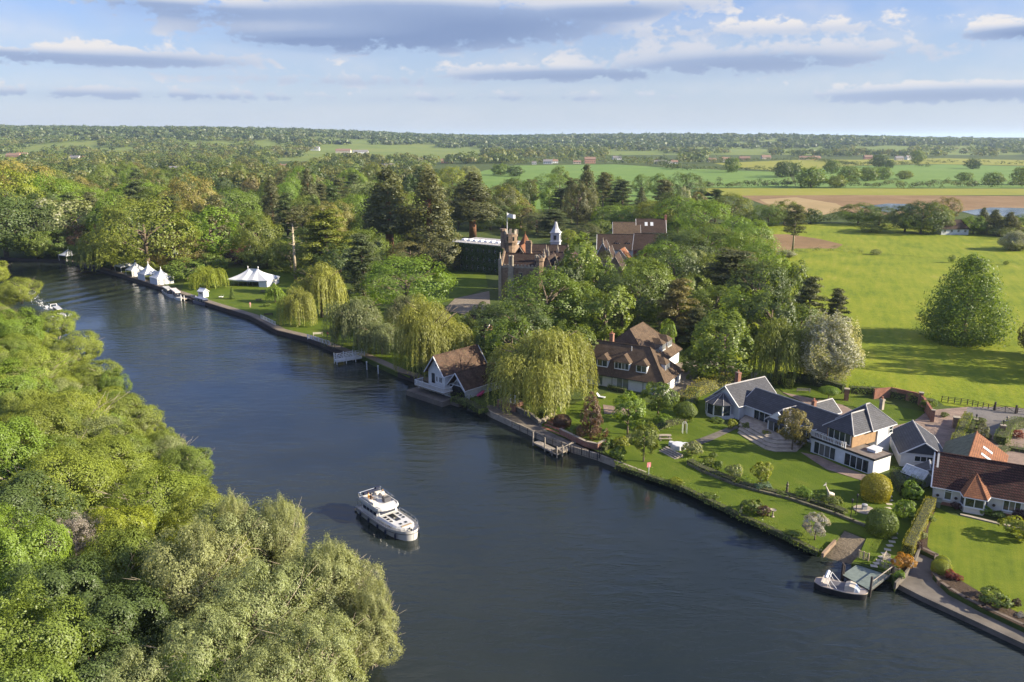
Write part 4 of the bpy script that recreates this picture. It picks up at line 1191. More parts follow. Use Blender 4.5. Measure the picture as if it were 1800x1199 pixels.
# ------------------------------------------------------------------ trees of the resort, from the far bend to the gardens: (kind, u, foot row, top row, width in photo pixels, colour, label, name)
RES = [
    ('broad', 12, 452, 338, 120, 'dk', 'dark tree overhanging the river at its furthest bend', 'broadleaf_tree'),
    ('broad', 72, 450, 352, 90, 'dk', 'dark tree between the furthest bend and the flowering chestnut', 'broadleaf_tree'),
    ('candle', 122, 446, 343, 92, 'pale', 'horse chestnut covered in cream candles above the far tents', 'chestnut_tree'),
    ('broad', 66, 455, 398, 52, 'gr', 'small lit tree beside the far pair of tents', 'broadleaf_tree'),
    ('broad', 104, 454, 402, 55, 'gr', 'leafy tree directly behind the far pair of tents', 'broadleaf_tree'),
    ('broad', 158, 452, 392, 60, 'cop', 'dull copper tree beside the flowering chestnut', 'beech_tree'),
    ('broad', 30, 425, 296, 95, 'yl', 'vivid yellow green tree rising behind the furthest bend', 'broadleaf_tree'),
    ('broad', 92, 420, 303, 80, 'lime', 'vivid green tree on the skyline of the bend wood', 'broadleaf_tree'),
    ('tall', 68, 408, 318, 60, 'br', 'narrow bright tree between the two vivid ones', 'broadleaf_tree'),
    ('broad', 40, 400, 280, 110, 'tan', 'tan coloured tree behind the vivid yellow green one', 'broadleaf_tree'),
    ('broad', 120, 400, 318, 90, 'br', 'bright tree behind the flowering chestnut', 'broadleaf_tree'),
    ('broad', 165, 402, 330, 80, 'gl', 'soft green tree behind the copper one', 'broadleaf_tree'),
    ('broad', 118, 385, 330, 60, 'tan', 'brownish tree in the bend wood', 'broadleaf_tree'),
    ('willow', 198, 474, 398, 110, 'ol', 'dark olive willow between the far tents and the row of four', 'willow_tree'),
    ('willow', 160, 470, 415, 60, 'gr', 'small dark willow at the tip of the path by the far tents', 'willow_tree'),
    ('broad', 262, 480, 345, 128, 'ol', 'huge olive green oak behind the row of four tents', 'oak_tree'),
    ('broad', 222, 450, 350, 100, 'dk', 'shaded tree behind the huge olive oak', 'broadleaf_tree'),
    ('broad', 205, 438, 368, 62, 'cop', 'purple brown tree seen past the flowering chestnut', 'beech_tree'),
    ('broad', 318, 470, 408, 85, 'bro', 'brownish green tree between the oak and the bright column', 'broadleaf_tree'),
    ('tall', 375, 466, 365, 74, 'lime', 'bright green column shaped tree behind the yellow weeping willow', 'hornbeam_tree'),
    ('broad', 340, 455, 372, 80, 'br', 'bright tree between the oak and the column shaped one', 'broadleaf_tree'),
    ('yew', 330, 494, 455, 56, 'gr', 'bushy evergreen beside the last tent of the row', 'yew_tree'),
    ('yew', 375, 480, 444, 44, 'gr', 'dome shaped evergreen behind the small weeping willow', 'yew_tree'),
    ('willow', 366, 506, 464, 56, 'yl', 'small golden weeping willow on the resort lawn', 'willow_tree'),
    ('broad', 345, 420, 308, 82, 'tan', 'tall tan tree with fine twigs above the wood', 'broadleaf_tree'),
    ('broad', 295, 405, 325, 90, 'gl', 'soft green tree behind the oak', 'broadleaf_tree'),
    ('broad', 250, 390, 318, 90, 'br', 'fresh green tree in the park beyond the oak', 'broadleaf_tree'),
    ('cedar', 245, 410, 345, 90, 'cyp', 'dark cedar crown peeping above the oak', 'cedar_tree'),
    ('broad', 410, 410, 330, 80, 'gr', 'green tree behind the column shaped one', 'broadleaf_tree'),
    ('yew', 425, 465, 438, 48, 'pur', 'dark purple bush behind the big white marquee', 'copper_bush'),
    ('broad', 455, 470, 375, 62, 'ol', 'ragged olive tree behind the big white marquee', 'broadleaf_tree'),
    ('broad', 470, 470, 420, 80, 'dk', 'black green evergreen behind the marquee', 'broadleaf_tree'),
    ('barepine', 520, 493, 366, 42, 'con', 'tall bare pine with a tuft of needles at the top', 'pine_tree'),
    ('broad', 512, 478, 422, 62, 'ol', 'round olive tree at the foot of the bare pine', 'broadleaf_tree'),
    ('broad', 545, 470, 400, 70, 'dk', 'dark evergreen behind the bare pine', 'broadleaf_tree'),
    ('layered', 578, 488, 368, 108, 'ol', 'sunlit cedar with drooping layered boughs', 'cedar_tree'),
    ('willow', 566, 558, 452, 84, 'wl', 'golden willow with a forked trunk on the lawn by the river', 'willow_tree'),
    ('willow', 526, 572, 498, 60, 'wl', 'lower golden willow trailing over the lawn edge', 'willow_tree'),
    ('weeper', 484, 532, 498, 26, 'br', 'slim weeping sapling on the lawn near the marquee', 'willow_tree'),
    ('spruce', 409, 526, 503, 9, 'gr', 'tiny conifer sapling on the resort lawn', 'conifer_sapling'),
    ('layered', 640, 520, 412, 78, 'cyp', 'grey green cedar between the willows and the redwoods', 'cedar_tree'),
    ('willow', 630, 610, 512, 96, 'gw', 'grey green willow hanging over the river walk', 'willow_tree'),
    ('willow', 672, 622, 560, 80, 'gw', 'dark drooping willow beside the white footbridge', 'willow_tree'),
    ('broad', 716, 545, 448, 122, 'lime', 'round bright green maple on the lawn', 'maple_tree'),
    ('willow', 712, 590, 510, 70, 'gw', 'grey willow under the bright green maple', 'willow_tree'),
    ('redwood', 686, 455, 296, 80, 'con', 'giant redwood with a bare red trunk', 'redwood_tree'),
    ('redwood', 757, 462, 297, 70, 'con', 'giant redwood clothed to the ground, nearest the ivy wing', 'redwood_tree'),
    ('yew', 775, 478, 418, 56, 'con', 'skirt of conifer foliage at the foot of the nearest redwood', 'yew_tree'),
    ('redwood', 831, 418, 304, 70, 'con', 'third giant redwood, behind the ivy covered wing', 'redwood_tree'),
    ('broad', 722, 470, 424, 60, 'bro', 'brown green shrub like tree between the two redwoods', 'broadleaf_tree'),
    ('redwood', 545, 390, 296, 30, 'con', 'slim distant redwood above the park', 'redwood_tree'),
    ('redwood', 480, 395, 312, 34, 'con', 'smaller distant redwood above the park', 'redwood_tree'),
    ('redwood', 1030, 395, 289, 36, 'con', 'spire like redwood against the green crop', 'redwood_tree'),
    ('broad', 884, 400, 326, 66, 'yl', 'vivid yellow green tree behind the flag tower', 'broadleaf_tree'),
    ('broad', 862, 405, 350, 60, 'dk', 'dark tree under the vivid yellow green one', 'broadleaf_tree'),
    ('broad', 915, 405, 358, 60, 'gr', 'green tree directly behind the flag', 'broadleaf_tree'),
    ('layered', 975, 415, 368, 70, 'cyp', 'cypress like evergreen behind the white cupola', 'cypress_tree'),
    ('broad', 944, 410, 372, 46, 'con', 'dark evergreen between the flag and the cupola', 'broadleaf_tree'),
    ('broad', 997, 430, 403, 30, 'yl', 'golden leafed tree next to the white cupola', 'broadleaf_tree'),
    ('cedar', 1093, 385, 316, 52, 'cyp', 'flat topped cedar beside the spire like redwood', 'cedar_tree'),
    ('pine', 1059, 385, 304, 34, 'con', 'pine between the redwood and the flat topped cedar', 'pine_tree'),
    ('pine', 1004, 392, 314, 30, 'con', 'pine just before the spire like redwood', 'pine_tree'),
    ('cedar', 985, 390, 330, 44, 'cyp', 'broad dark cedar near the pine before the redwood', 'cedar_tree'),
    ('pine', 932, 375, 316, 28, 'con', 'lone pine standing against the crop field', 'pine_tree'),
    ('broad', 900, 352, 313, 34, 'dk', 'dark round tree at the edge of the pasture', 'broadleaf_tree'),
    ('broad', 965, 345, 305, 56, 'gr', 'clump of green trees in front of the crop field', 'broadleaf_tree'),
    ('broad', 984, 332, 291, 26, 'gr', 'single oak standing out in the crop field', 'oak_tree'),
    ('broad', 1127, 345, 306, 28, 'gr', 'first of two round oaks along the crop edge', 'oak_tree'),
    ('broad', 1158, 345, 305, 30, 'gr', 'second of two round oaks along the crop edge', 'oak_tree'),
    ('broad', 1201, 362, 303, 60, 'dk', 'big dark dome shaped tree at the crop edge', 'oak_tree'),
    ('spruce', 1127, 365, 328, 22, 'con', 'small dark spruce below the pair of oaks', 'spruce_tree'),
    ('blossom', 1200, 372, 331, 20, 'pale', 'little white flowering tree below the big dark dome', 'hawthorn_tree'),
    ('broad', 1285, 395, 340, 58, 'ol', 'round olive tree beside the quarry', 'broadleaf_tree'),
    ('broad', 1075, 400, 360, 60, 'br', 'bright tree below the flat topped cedar', 'broadleaf_tree'),
    ('broad', 1110, 402, 362, 62, 'br', 'light green tree behind the hotel cottages', 'broadleaf_tree'),
    ('broad', 1150, 405, 350, 62, 'yl', 'yellowish tree behind the hotel cottages', 'broadleaf_tree'),
    ('broad', 1190, 410, 345, 70, 'br', 'tall bright tree next to the hotel cottages', 'broadleaf_tree'),
    ('broad', 1235, 420, 350, 80, 'br', 'bright leafy tree over the corner of the meadow', 'broadleaf_tree'),
    ('broad', 1055, 415, 385, 40, 'gr', 'green tree behind the dark roofed hotel block', 'broadleaf_tree'),
    ('broad', 1030, 425, 392, 46, 'con', 'evergreen beside the golden leafed tree', 'broadleaf_tree'),
    ('tall', 1020, 550, 416, 74, 'gl', 'tall airy tree rising in front of the manor roof', 'ash_tree'),
    ('broad', 1052, 560, 448, 52, 'gl', 'smaller airy tree beside the tall one', 'ash_tree'),
    ('broad', 960, 600, 474, 128, 'gr', 'great leafy lime tree in front of the manor', 'lime_tree'),
    ('broad', 1010, 585, 492, 100, 'gl', 'second great leafy tree in front of the manor', 'lime_tree'),
    ('broad', 905, 620, 530, 110, 'dk', 'leafy tree behind the boathouse', 'lime_tree'),
    ('broad', 868, 650, 560, 70, 'dk', 'dark tree hugging the boathouse roof', 'broadleaf_tree'),
    ('yew', 853, 570, 530, 48, 'dk', 'dark yew at the corner of the manor', 'yew_tree'),
    ('broad', 1092, 585, 482, 96, 'dk', 'large green tree between the manor and the brown roofed house', 'lime_tree'),
    ('broad', 1140, 560, 470, 90, 'gr', 'large tree behind the brown roofed house', 'lime_tree'),
    ('broad', 1062, 490, 440, 24, 'con', 'slim evergreen in front of the small orange roof', 'cypress_tree'),
    ('layered', 1188, 600, 490, 80, 'bro', 'golden brown conifer beside the brown roofed house', 'conifer_tree'),
    ('layered', 1222, 610, 540, 50, 'con', 'dark conifer in the shade behind the drive', 'conifer_tree'),
    ('broad', 1172, 625, 560, 24, 'br', 'thin birch at the corner of the brown roofed house', 'birch_tree'),
    ('broad', 1195, 480, 405, 90, 'dk', 'dark leafed tree beside the timbered hotel block', 'broadleaf_tree'),
    ('broad', 1240, 470, 392, 90, 'gr', 'green tree behind the spreading pine', 'broadleaf_tree'),
    ('broad', 1322, 478, 385, 60, 'lime', 'bright green tree at the meadow edge', 'broadleaf_tree'),
    ('broad', 1290, 460, 380, 66, 'br', 'fresh tree behind the spreading pine', 'broadleaf_tree'),
    ('broad', 1215, 500, 436, 50, 'candle' and 'pale', 'pale flowering chestnut next to the spreading pine', 'chestnut_tree'),
    ('cedar', 1285, 550, 438, 130, 'con', 'spreading dark pine over the wood by the meadow', 'pine_tree'),
    ('broad', 1330, 565, 455, 90, 'dk', 'tall green tree between the spreading pine and the meadow', 'broadleaf_tree'),
    ('broad', 1252, 590, 505, 90, 'gr', 'leafy tree under the spreading pine', 'broadleaf_tree'),
    ('broad', 1310, 600, 500, 80, 'gl', 'lighter leafy tree under the spreading pine', 'broadleaf_tree'),
    ('broad', 1383, 560, 450, 58, 'gr', 'narrow tree at the edge of the meadow', 'broadleaf_tree'),
    ('pine', 1393, 442, 361, 36, 'con', 'solitary tall pine on the bare track by the meadow', 'pine_tree'),
    ('blossom', 1382, 452, 440, 24, 'pale', 'white flowering bush at the foot of the solitary pine', 'hawthorn_bush'),
    ('layered', 1418, 590, 486, 62, 'con', 'dark spiky conifer behind the white flowering tree', 'conifer_tree'),
    ('layered', 1467, 590, 508, 50, 'con', 'smaller spiky conifer behind the white flowering tree', 'conifer_tree'),
    ('willow', 1362, 668, 548, 96, 'ol', 'dark weeping willow behind the slate roofed house', 'willow_tree'),
    ('blossom', 1450, 672, 557, 84, (0.17, 0.18, 0.09), 'big tree smothered in white blossom at the meadow edge', 'hawthorn_tree'),
    ('tall', 1268, 672, 548, 84, 'gl', 'birch like green tree by the drive', 'birch_tree'),
    ('tall', 1232, 660, 566, 52, 'gl', 'birch beside the brown roofed house drive', 'birch_tree'),
    ('cone', 1692, 597, 449, 130, (.078, .118, .020), 'solitary cone shaped tree casting a long shadow on the meadow', 'beech_tree'),
    ('broad', 1812, 625, 560, 40, 'bro', 'brownish tree at the picture edge of the meadow', 'broadleaf_tree'),
    ('broad', 1840, 660, 520, 60, 'gr', 'tree just inside the picture edge of the meadow', 'broadleaf_tree'),
    ('broad', 1935, 640, 455, 120, 'gr', 'tree outside the meadow that throws shade across it', 'broadleaf_tree'),
    ('broad', 1890, 668, 560, 90, 'gr', 'low tree outside the meadow beside the lane', 'broadleaf_tree'),
    ('bigwillow', 948, 708, 571, 182, 'wl', 'largest golden weeping willow, between boathouse and terrace', 'willow_tree'),
    ('bigwillow', 762, 652, 520, 128, 'wl', 'golden weeping willow beside the boathouse', 'willow_tree'),
    ('willow', 812, 620, 545, 60, 'ol', 'dull willow behind the boathouse ridge', 'willow_tree'),
    ('broad', 992, 560, 452, 62, 'dk', 'tree hiding the middle gables of the manor', 'lime_tree'),
    ('broad', 1082, 560, 466, 60, 'gr', 'tree hiding the foot of the steep stone gables', 'lime_tree'),
    ('broad', 1122, 575, 452, 100, 'gr', 'big rounded tree over the ridge of the brown roofed house', 'lime_tree'),
    ('broad', 1062, 605, 498, 80, 'gl', 'leafy tree at the upstream corner of the brown roofed house', 'lime_tree'),
    ('broad', 1182, 545, 430, 84, 'dk', 'tall tree above the golden brown conifer', 'broadleaf_tree'),
    ('broad', 1160, 505, 425, 70, 'br', 'bright tree below the timbered hotel block', 'broadleaf_tree'),
    ('broad', 1272, 545, 470, 96, 'dk', 'dark tree beneath the crown of the spreading pine', 'broadleaf_tree'),
    ('broad', 1352, 615, 505, 76, 'dk', 'tree between the spreading pine and the dark weeping willow', 'broadleaf_tree'),
    ('broad', 1336, 520, 420, 70, 'br', 'bright tree at the meadow corner above the spreading pine', 'broadleaf_tree'),
    ('broad', 1240, 535, 448, 84, 'ol', 'tree upstream of the spreading pine', 'broadleaf_tree'),
    ('broad', 1300, 498, 408, 74, 'gl', 'light tree behind the spreading pine nearer the meadow', 'broadleaf_tree'),
    ('broad', 1212, 565, 480, 70, 'ol', 'olive tree over the golden brown conifer', 'broadleaf_tree'),
    ('broad', 1405, 610, 530, 54, 'gr', 'low tree between the spiky conifers and the meadow', 'broadleaf_tree'),
    ('broad', 1118, 505, 445, 64, 'gr', 'tree in front of the timbered hotel block', 'broadleaf_tree'),
    ('broad', 1088, 530, 465, 64, 'br', 'bright tree in front of the small orange roof', 'broadleaf_tree'),
    ('broad', 1005, 660, 560, 60, 'gr', 'tree showing over the largest willow', 'lime_tree'),
    ('broad', 900, 668, 552, 70, 'gr', 'tree added between boathouse and largest willow to shade the boathouse', 'lime_tree'),  # added so that its shade falls on the boathouse
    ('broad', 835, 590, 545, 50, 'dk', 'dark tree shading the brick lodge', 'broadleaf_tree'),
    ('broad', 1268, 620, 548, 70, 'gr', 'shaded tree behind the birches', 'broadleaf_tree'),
    ('broad', 600, 500, 425, 60, 'dk', 'dark tree behind the sunlit cedar', 'broadleaf_tree'),
    ('broad', 640, 470, 400, 70, 'gr', 'tree behind the grey green cedar', 'broadleaf_tree'),
    ('broad', 430, 440, 365, 70, 'gr', 'tree above the red roofed shed', 'broadleaf_tree'),
    # row of trees along the top of the meadow
    ('broad', 1350, 398, 358, 50, 'gr', 'bushy tree at the head of the bare track', 'broadleaf_tree'),
    ('broad', 1378, 396, 352, 44, 'ol', 'rounder tree at the head of the bare track', 'broadleaf_tree'),
    ('yew', 1425, 394, 366, 30, 'dk', 'low dark tree in the row above the meadow', 'broadleaf_tree'),
    ('broad', 1508, 395, 357, 56, 'gr', 'round tree in the row below the quarry', 'broadleaf_tree'),
    ('broad', 1545, 396, 362, 50, 'dk', 'dark tree in the row below the quarry pond', 'broadleaf_tree'),
    ('broad', 1590, 408, 360, 56, 'dk', 'dark tree before the white cottage', 'broadleaf_tree'),
    ('broad', 1618, 412, 352, 60, 'dk', 'tallest dark tree beside the white cottage', 'broadleaf_tree'),
    ('broad', 1640, 410, 358, 48, 'ol', 'olive tree touching the white cottage', 'broadleaf_tree'),
    ('broad', 1662, 385, 346, 40, 'bro', 'brownish tree behind the white cottage', 'broadleaf_tree'),
    ('broad', 1710, 412, 378, 34, 'lime', 'small vivid tree at the gable of the white cottage', 'broadleaf_tree'),
    ('yew', 1532, 408, 390, 44, 'ol', 'low bush on the meadow below the row', 'bush'),
    ('spruce', 1725, 405, 364, 30, 'con', 'dark spruce beyond the white cottage', 'spruce_tree'),
    ('spruce', 1745, 412, 368, 44, 'con', 'wide dark spruce beyond the white cottage', 'spruce_tree'),
    ('spruce', 1772, 415, 372, 44, 'con', 'dark spruce at the end of the meadow row', 'spruce_tree'),
    ('broad', 1800, 412, 376, 40, 'gr', 'green tree at the picture edge above the meadow', 'broadleaf_tree'),
    ('blossom', 1785, 440, 408, 40, 'pale', 'white flowering bush at the picture edge of the meadow', 'hawthorn_bush'),
    ('yew', 1808, 438, 404, 40, 'gr', 'green bush beside the flowering bush at the edge', 'bush'),
    ('yew', 1672, 462, 447, 9, 'gr', 'tiny bush out in the meadow', 'bush'),
    ('yew', 1768, 466, 458, 8, 'gr', 'second tiny bush out in the meadow', 'bush'),
    ('yew', 1540, 448, 438, 16, 'pale', 'greyish bush on the old hedge line of the meadow', 'bush'),
    # parkland oaks among the far fields
    ('farbroad', 1286, 303, 277, 26, 'gr', 'oak before the village in the far fields', 'oak_tree'),
    ('farbroad', 1390, 310, 285, 38, 'dk', 'dark oak at the corner of the crop', 'oak_tree'),
    ('farbroad', 1375, 312, 284, 30, 'dk', 'oak joined to the dark one at the crop corner', 'oak_tree'),
    ('farbroad', 1425, 330, 294, 46, 'gr', 'big oak in the middle of the far hedge', 'oak_tree'),
    ('farbroad', 1462, 305, 282, 28, 'gr', 'oak standing behind the far hedge', 'oak_tree'),
    ('farbroad', 1492, 320, 292, 36, 'gr', 'round oak beside the big one in the far hedge', 'oak_tree'),
    ('farbroad', 1470, 330, 308, 30, 'ol', 'lower oak in the far hedge', 'oak_tree'),
    ('farbroad', 1525, 318, 294, 34, 'gr', 'third round oak of the far hedge', 'oak_tree'),
    ('farbroad', 1552, 316, 294, 28, 'gr', 'fourth round oak of the far hedge', 'oak_tree'),
    ('farbroad', 1545, 294, 272, 30, 'dk', 'oak behind the hedge oaks, in the hay fields', 'oak_tree'),
    ('farbroad', 1563, 296, 281, 16, 'dk', 'small oak next to the one in the hay fields', 'oak_tree'),
    ('farbroad', 1590, 315, 300, 26, 'ol', 'olive oak along the far hedge', 'oak_tree'),
    ('farbroad', 1612, 287, 264, 24, 'gr', 'oak against the wooded rise', 'oak_tree'),
    ('farbroad', 1710, 297, 279, 26, 'dk', 'lone oak in the hay field', 'oak_tree'),
    ('farbroad', 1695, 318, 303, 26, 'gr', 'oak near the picture edge in the far hedge', 'oak_tree'),
    ('farbroad', 1745, 325, 303, 32, 'gr', 'bushy oak near the quarry edge', 'oak_tree'),
    ('farbroad', 1795, 325, 293, 34, 'ol', 'oak at the picture edge above the quarry', 'oak_tree'),
    ('farbroad', 880, 308, 288, 32, 'gr', 'oak at the near corner of the crop field', 'oak_tree'),
    ('farbroad', 905, 310, 292, 30, 'dk', 'dark oak at the near corner of the crop field', 'oak_tree'),
    ('willow', 825, 320, 288, 40, 'pale', 'pale green rounded tree like a cloud above the park', 'willow_tree'),
    ('broad', 795, 330, 292, 40, 'yl', 'bright tree beside the pale cloud like one', 'broadleaf_tree'),
    ('broad', 618, 345, 296, 40, 'br', 'broad bright tree above the park', 'broadleaf_tree'),
    ('broad', 650, 372, 318, 62, 'pale', 'pale whitish tree behind the redwood with the bare trunk', 'broadleaf_tree'),
]
for (k, u, vb, vt, wp, c, lab, nm) in RES:
    TB(k, u, vb, vt, wp * (1.12 if k == 'bigwillow' else 1.15 if 'willow' in k else 1.12 if k in ('cone', 'farbroad') else 1.36), c, lab, nm, group='trees of the river valley', var=(0 if 'bare red' in lab or 'third' in lab else 1) if k == 'redwood' else None)

# park wood behind
CN = dict(gr='mid green', br='fresh green', ol='olive green', dk='dark green', gl='soft green', tan='tan', lime='bright green', con='blackish green', bro='brownish', cyp='blue green')


def flabel(k, c, h, u, vb):
    what = {'broad': 'round tree', 'tall': 'narrow tree', 'cedar': 'spreading cedar', 'yew': 'low bushy yew', 'layered': 'tiered conifer'}[k]
    area = 'behind the river bend' if u < 130 else 'beyond the flowering chestnut' if u < 260 else 'beyond the huge olive oak' if u < 400 else 'behind the marquee' if u < 540 else 'upstream of the redwoods' if u < 680 else 'around the redwoods' if u < 800 else 'behind the manor' if u < 1040 else 'behind the hotel cottages'
    return '%s %s %s in the wood %s, %s' % ('tall' if h > 21 else 'smaller', CN[c], what, area, 'far back' if vb < 355 else 'midway back' if vb < 400 else 'near the lawns')


rnd = random.Random(4)
FILL = []
tries = 0
CLEAR = [(400, 475, 515, 560), (780, 330, 1000, 358), (1000, 330, 1240, 358), (770, 465, 860, 560), (395, 405, 440, 470)]
while len(FILL) < 150 and tries < 9000:
    tries += 1
    u = rnd.uniform(-40, 1260) if rnd.random() < .8 else rnd.uniform(-60, 300)
    vb = rnd.uniform(322, 455)
    if u > 760 and vb < 366 or u > 1200 and vb < 390 or any(a < u < c and b < vb < d for a, b, c, d in CLEAR):
        continue
    if u < 200 and vb > 440 or 200 <= u < 430 and vb > 455 or u > 780 and vb > 405 or 600 < u <= 800 and vb > 440:
        continue
    x, y = G(u, vb)
    if any((x - a) ** 2 + (y - b) ** 2 < 9.0 ** 2 * max(1, y / 420) for a, b in FILL):
        continue
    FILL.append((x, y))
    k = rnd.choice(['broad'] * 6 + ['tall', 'cedar', 'yew', 'layered'])
    c = rnd.choice(['gr', 'gr', 'br', 'ol', 'dk', 'gl', 'tan', 'lime', 'con', 'bro', 'ol'] if k in ('broad', 'tall') else ['cyp', 'con', 'dk'])
    h = rnd.uniform(16, 26) * (0.6 if k == 'yew' else 1)
    plant(k, x, y, h, h * rnd.uniform(.75, 1.0), c, flabel(k, c, h, u, vb),
          'broadleaf_tree' if k in ('broad', 'tall') else 'evergreen_tree', group='park trees around the hotel grounds')

# ------------------------------------------------------------------ far woods and hedges, one mass each
def mass(name, pts, label, leaves=60, leaf=2.6, seed=1, tone=None):
    """pts: (x, y, z, height, width)"""
    rng = np.random.default_rng(seed)
    P = np.array(pts)
    n = len(P)
    tone = tone or [(.12, .165, .036), (.085, .125, .032), (.155, .20, .036), (.165, .165, .045), (.07, .10, .034), (.19, .205, .05)]
    tone = np.array(tone)[rng.integers(len(tone), size=n)] * rng.uniform(0.85, 1.15, (n, 1))
    idx = np.repeat(np.arange(n), leaves)
    m = len(idx)
    # three lobes to a crown
    lob = rng.normal(size=(n, 4, 3)) * np.array([0.26, 0.26, 0.16])
    d = sph(rng, m)
    d[:, 2] = np.abs(d[:, 2]) * 1.15 - 0.35
    q = lob[idx, rng.integers(4, size=m)] + d * 0.36 * rng.uniform(.8, 1.05, (m, 1))
    c = P[idx, :3] + np.stack([q[:, 0] * P[idx, 4], q[:, 1] * P[idx, 4], (q[:, 2] + 0.52) * P[idx, 3] * 0.98], 1)
    nr = d * 1.0 + q * 0.8 + rng.normal(size=(m, 3)) * 0.22
    nr[:, 2] += .1
    L = leaf * (P[idx, 4] / 17) * rng.uniform(.7, 1.4, m)
    me = leaf_mesh(name, c, nr, L, L * 0.75, None, LEAFM, col=tone[idx] * rng.uniform(.9, 1.1, (m, 1)))
    return ob(name, me, kind='stuff', label=label)


rnd = random.Random(11)
near, mid_, far_ = [], [], []
FIELD = [(560, 255, 775, 279), (445, 249, 486, 266), (790, 266, 850, 285), (650, 268, 790, 286), (480, 278, 580, 296), (800, 290, 920, 335), (632, 300, 662, 330), (1065, 266, 1165, 284), (1280, 262, 1350, 278), (1175, 288, 1255, 302), (1240, 276, 1850, 300), (205, 302, 335, 322), (118, 250, 178, 266), (30, 262, 60, 272), (1380, 262, 1480, 272), (1500, 258, 1600, 268)]
def zg(x, y):
    return 0.9 + (hill(x, y) if y > 1600 else 0)


HCL = [(q[0], q[1], 6 + q[2] / 3200 * FOC * .7) for q in FARH]


def infield(u, v):
    return any(a < u < c and b < v < d for a, b, c, d in FIELD)


for i in range(30000):
    u = rnd.uniform(-60, 1860)
    y = math.exp(rnd.uniform(math.log(760), math.log(6200)))
    x = (u - 900) / FOC * y * 1.03
    z = zg(x, y)
    uu, v, d = PJ(x, y, z)
    if infield(uu, v) or any(abs(uu - hu) < hw_ and -2 < v - hv < 11 for hu, hv, hw_ in HCL):
        continue
    dense = 0.5 + 0.5 * math.sin(x * .006 + 1.3) * math.sin(y * .004 + x * .002)
    if 1500 < y < 3400 and math.sin(x * .0075 + y * .0021) * math.sin(y * .0062 + 1.0 - x * .001) > (.30 if uu > 470 else .62):
        continue
    if y < 1500:
        if uu > 770 + 30 * math.sin(y * .01):
            continue
        p = 0.55 if uu < 640 else 0.30
        if rnd.random() < p * (0.45 + dense):
            near.append((x, y, z, rnd.uniform(12, 21), rnd.uniform(14, 24)))
    elif y < 2700:
        p = 0.75 if uu < 420 else (0.40 + 0.5 * dense if uu < 1240 else 0.28 + .3 * dense)
        if 900 < uu < 1250 and y < 2050:
            p *= .3
        if uu > 1240 and y < 1900:
            p *= .3
        if rnd.random() < p:
            mid_.append((x, y, z, rnd.uniform(11, 20), rnd.uniform(15, 26)))
    else:
        p = 0.95 if uu < 1300 else 0.8
        if rnd.random() < p:
            s = 1 + (y - 2700) / 5200
            far_.append((x, y, z, rnd.uniform(13, 20), rnd.uniform(23, 38) * s))
for (ua, ub, k, y0_) in ((470, 545, 40, 4700), (600, 660, 22, 4800), (1420, 1520, 26, 4600), (1330, 1360, 8, 4600), (160, 270, 20, 3500), (900, 1300, 40, 5000), (1540, 1600, 10, 4400)):
    for i in range(k):
        y = y0_ + rnd.uniform(-150, 150)
        x = (rnd.uniform(ua, ub) - 900) / FOC * y * 1.03
        far_.insert(0, (x, y, zg(x, y), rnd.uniform(20, 31), rnd.uniform(9, 16)))
near, mid_, far_ = near[:900], mid_[:2600], far_[:5600]
mass('distant_woodland', near, 'belt of mixed trees between the park and the hills', 190, 1.9, 1)
mass('valley_woodland', mid_, 'scattered trees and copses at the foot of the hills', 80, 3.0, 2)
mass('hill_woodland', far_, 'continuous wood covering the hills along the horizon', 50, 4.6, 3, [(.085, .125, .042), (.07, .105, .038), (.105, .145, .042), (.125, .15, .048)])
# hedges between the far fields
def hedgeline(px, step, h, wd, zz=1.0):
    r_ = []
    for a, b in zip(px[:-1], px[1:]):
        p, q = Vector(G(*a, zz)), Vector(G(*b, zz))
        n_ = max(2, int((q - p).length / step))
        for i in range(n_):
            s = p.lerp(q, (i + rnd.random() * .6) / n_)
            r_.append((s.x + rnd.uniform(-1, 1), s.y + rnd.uniform(-2, 2), 0.8, h * rnd.uniform(.7, 1.35), wd * rnd.uniform(.8, 1.3)))
    return r_


DKH = [(.085, .12, .033), (.105, .14, .035), (.07, .10, .03), (.125, .15, .04)]
mass('field_hedge', hedgeline([(1225, 331), (1300, 330), (1390, 328), (1480, 330), (1600, 331), (1720, 329), (1860, 330)], 4.5, 7.5, 9), 'dark bushy hedge above the yellow strip and the quarry', 150, 1.5, 5, DKH)
mass('field_hedge', hedgeline([(1190, 298), (1230, 300), (1290, 300), (1340, 300), (1385, 301)], 7, 7, 10) + hedgeline([(1160, 292), (1195, 299)], 7, 9, 12), 'hedge along the far side of the green crop', 90, 1.8, 6, DKH)
mass('field_hedge', hedgeline([(1250, 287), (1330, 283), (1420, 281), (1500, 292), (1560, 290), (1640, 294)], 9, 7, 10), 'thin hedge between the hay fields', 70, 2.0, 7, DKH)
mass('field_hedge', hedgeline([(1600, 284), (1680, 287), (1760, 289), (1860, 291)], 10, 6, 9), 'hedge across the hay field near the picture edge', 60, 2.0, 8, DKH)
mass('field_hedge', hedgeline([(1310, 396), (1400, 392), (1470, 391), (1560, 396), (1630, 410)], 3.2, 7.0, 7.5), 'thick scrub hedge along the top of the meadow', 420, 0.8, 9, DKH)
mass('field_hedge', hedgeline([(1700, 412), (1760, 416), (1820, 436)], 3.2, 6.0, 6), 'scrub hedge beyond the white cottage', 420, 0.8, 10, DKH)
mass('field_hedge', hedgeline([(1400, 446), (1440, 441), (1480, 441), (1520, 446)], 2.6, 2.6, 3.5), 'overgrown hedge across the meadow by the solitary pine', 300, 0.55, 11, DKH)
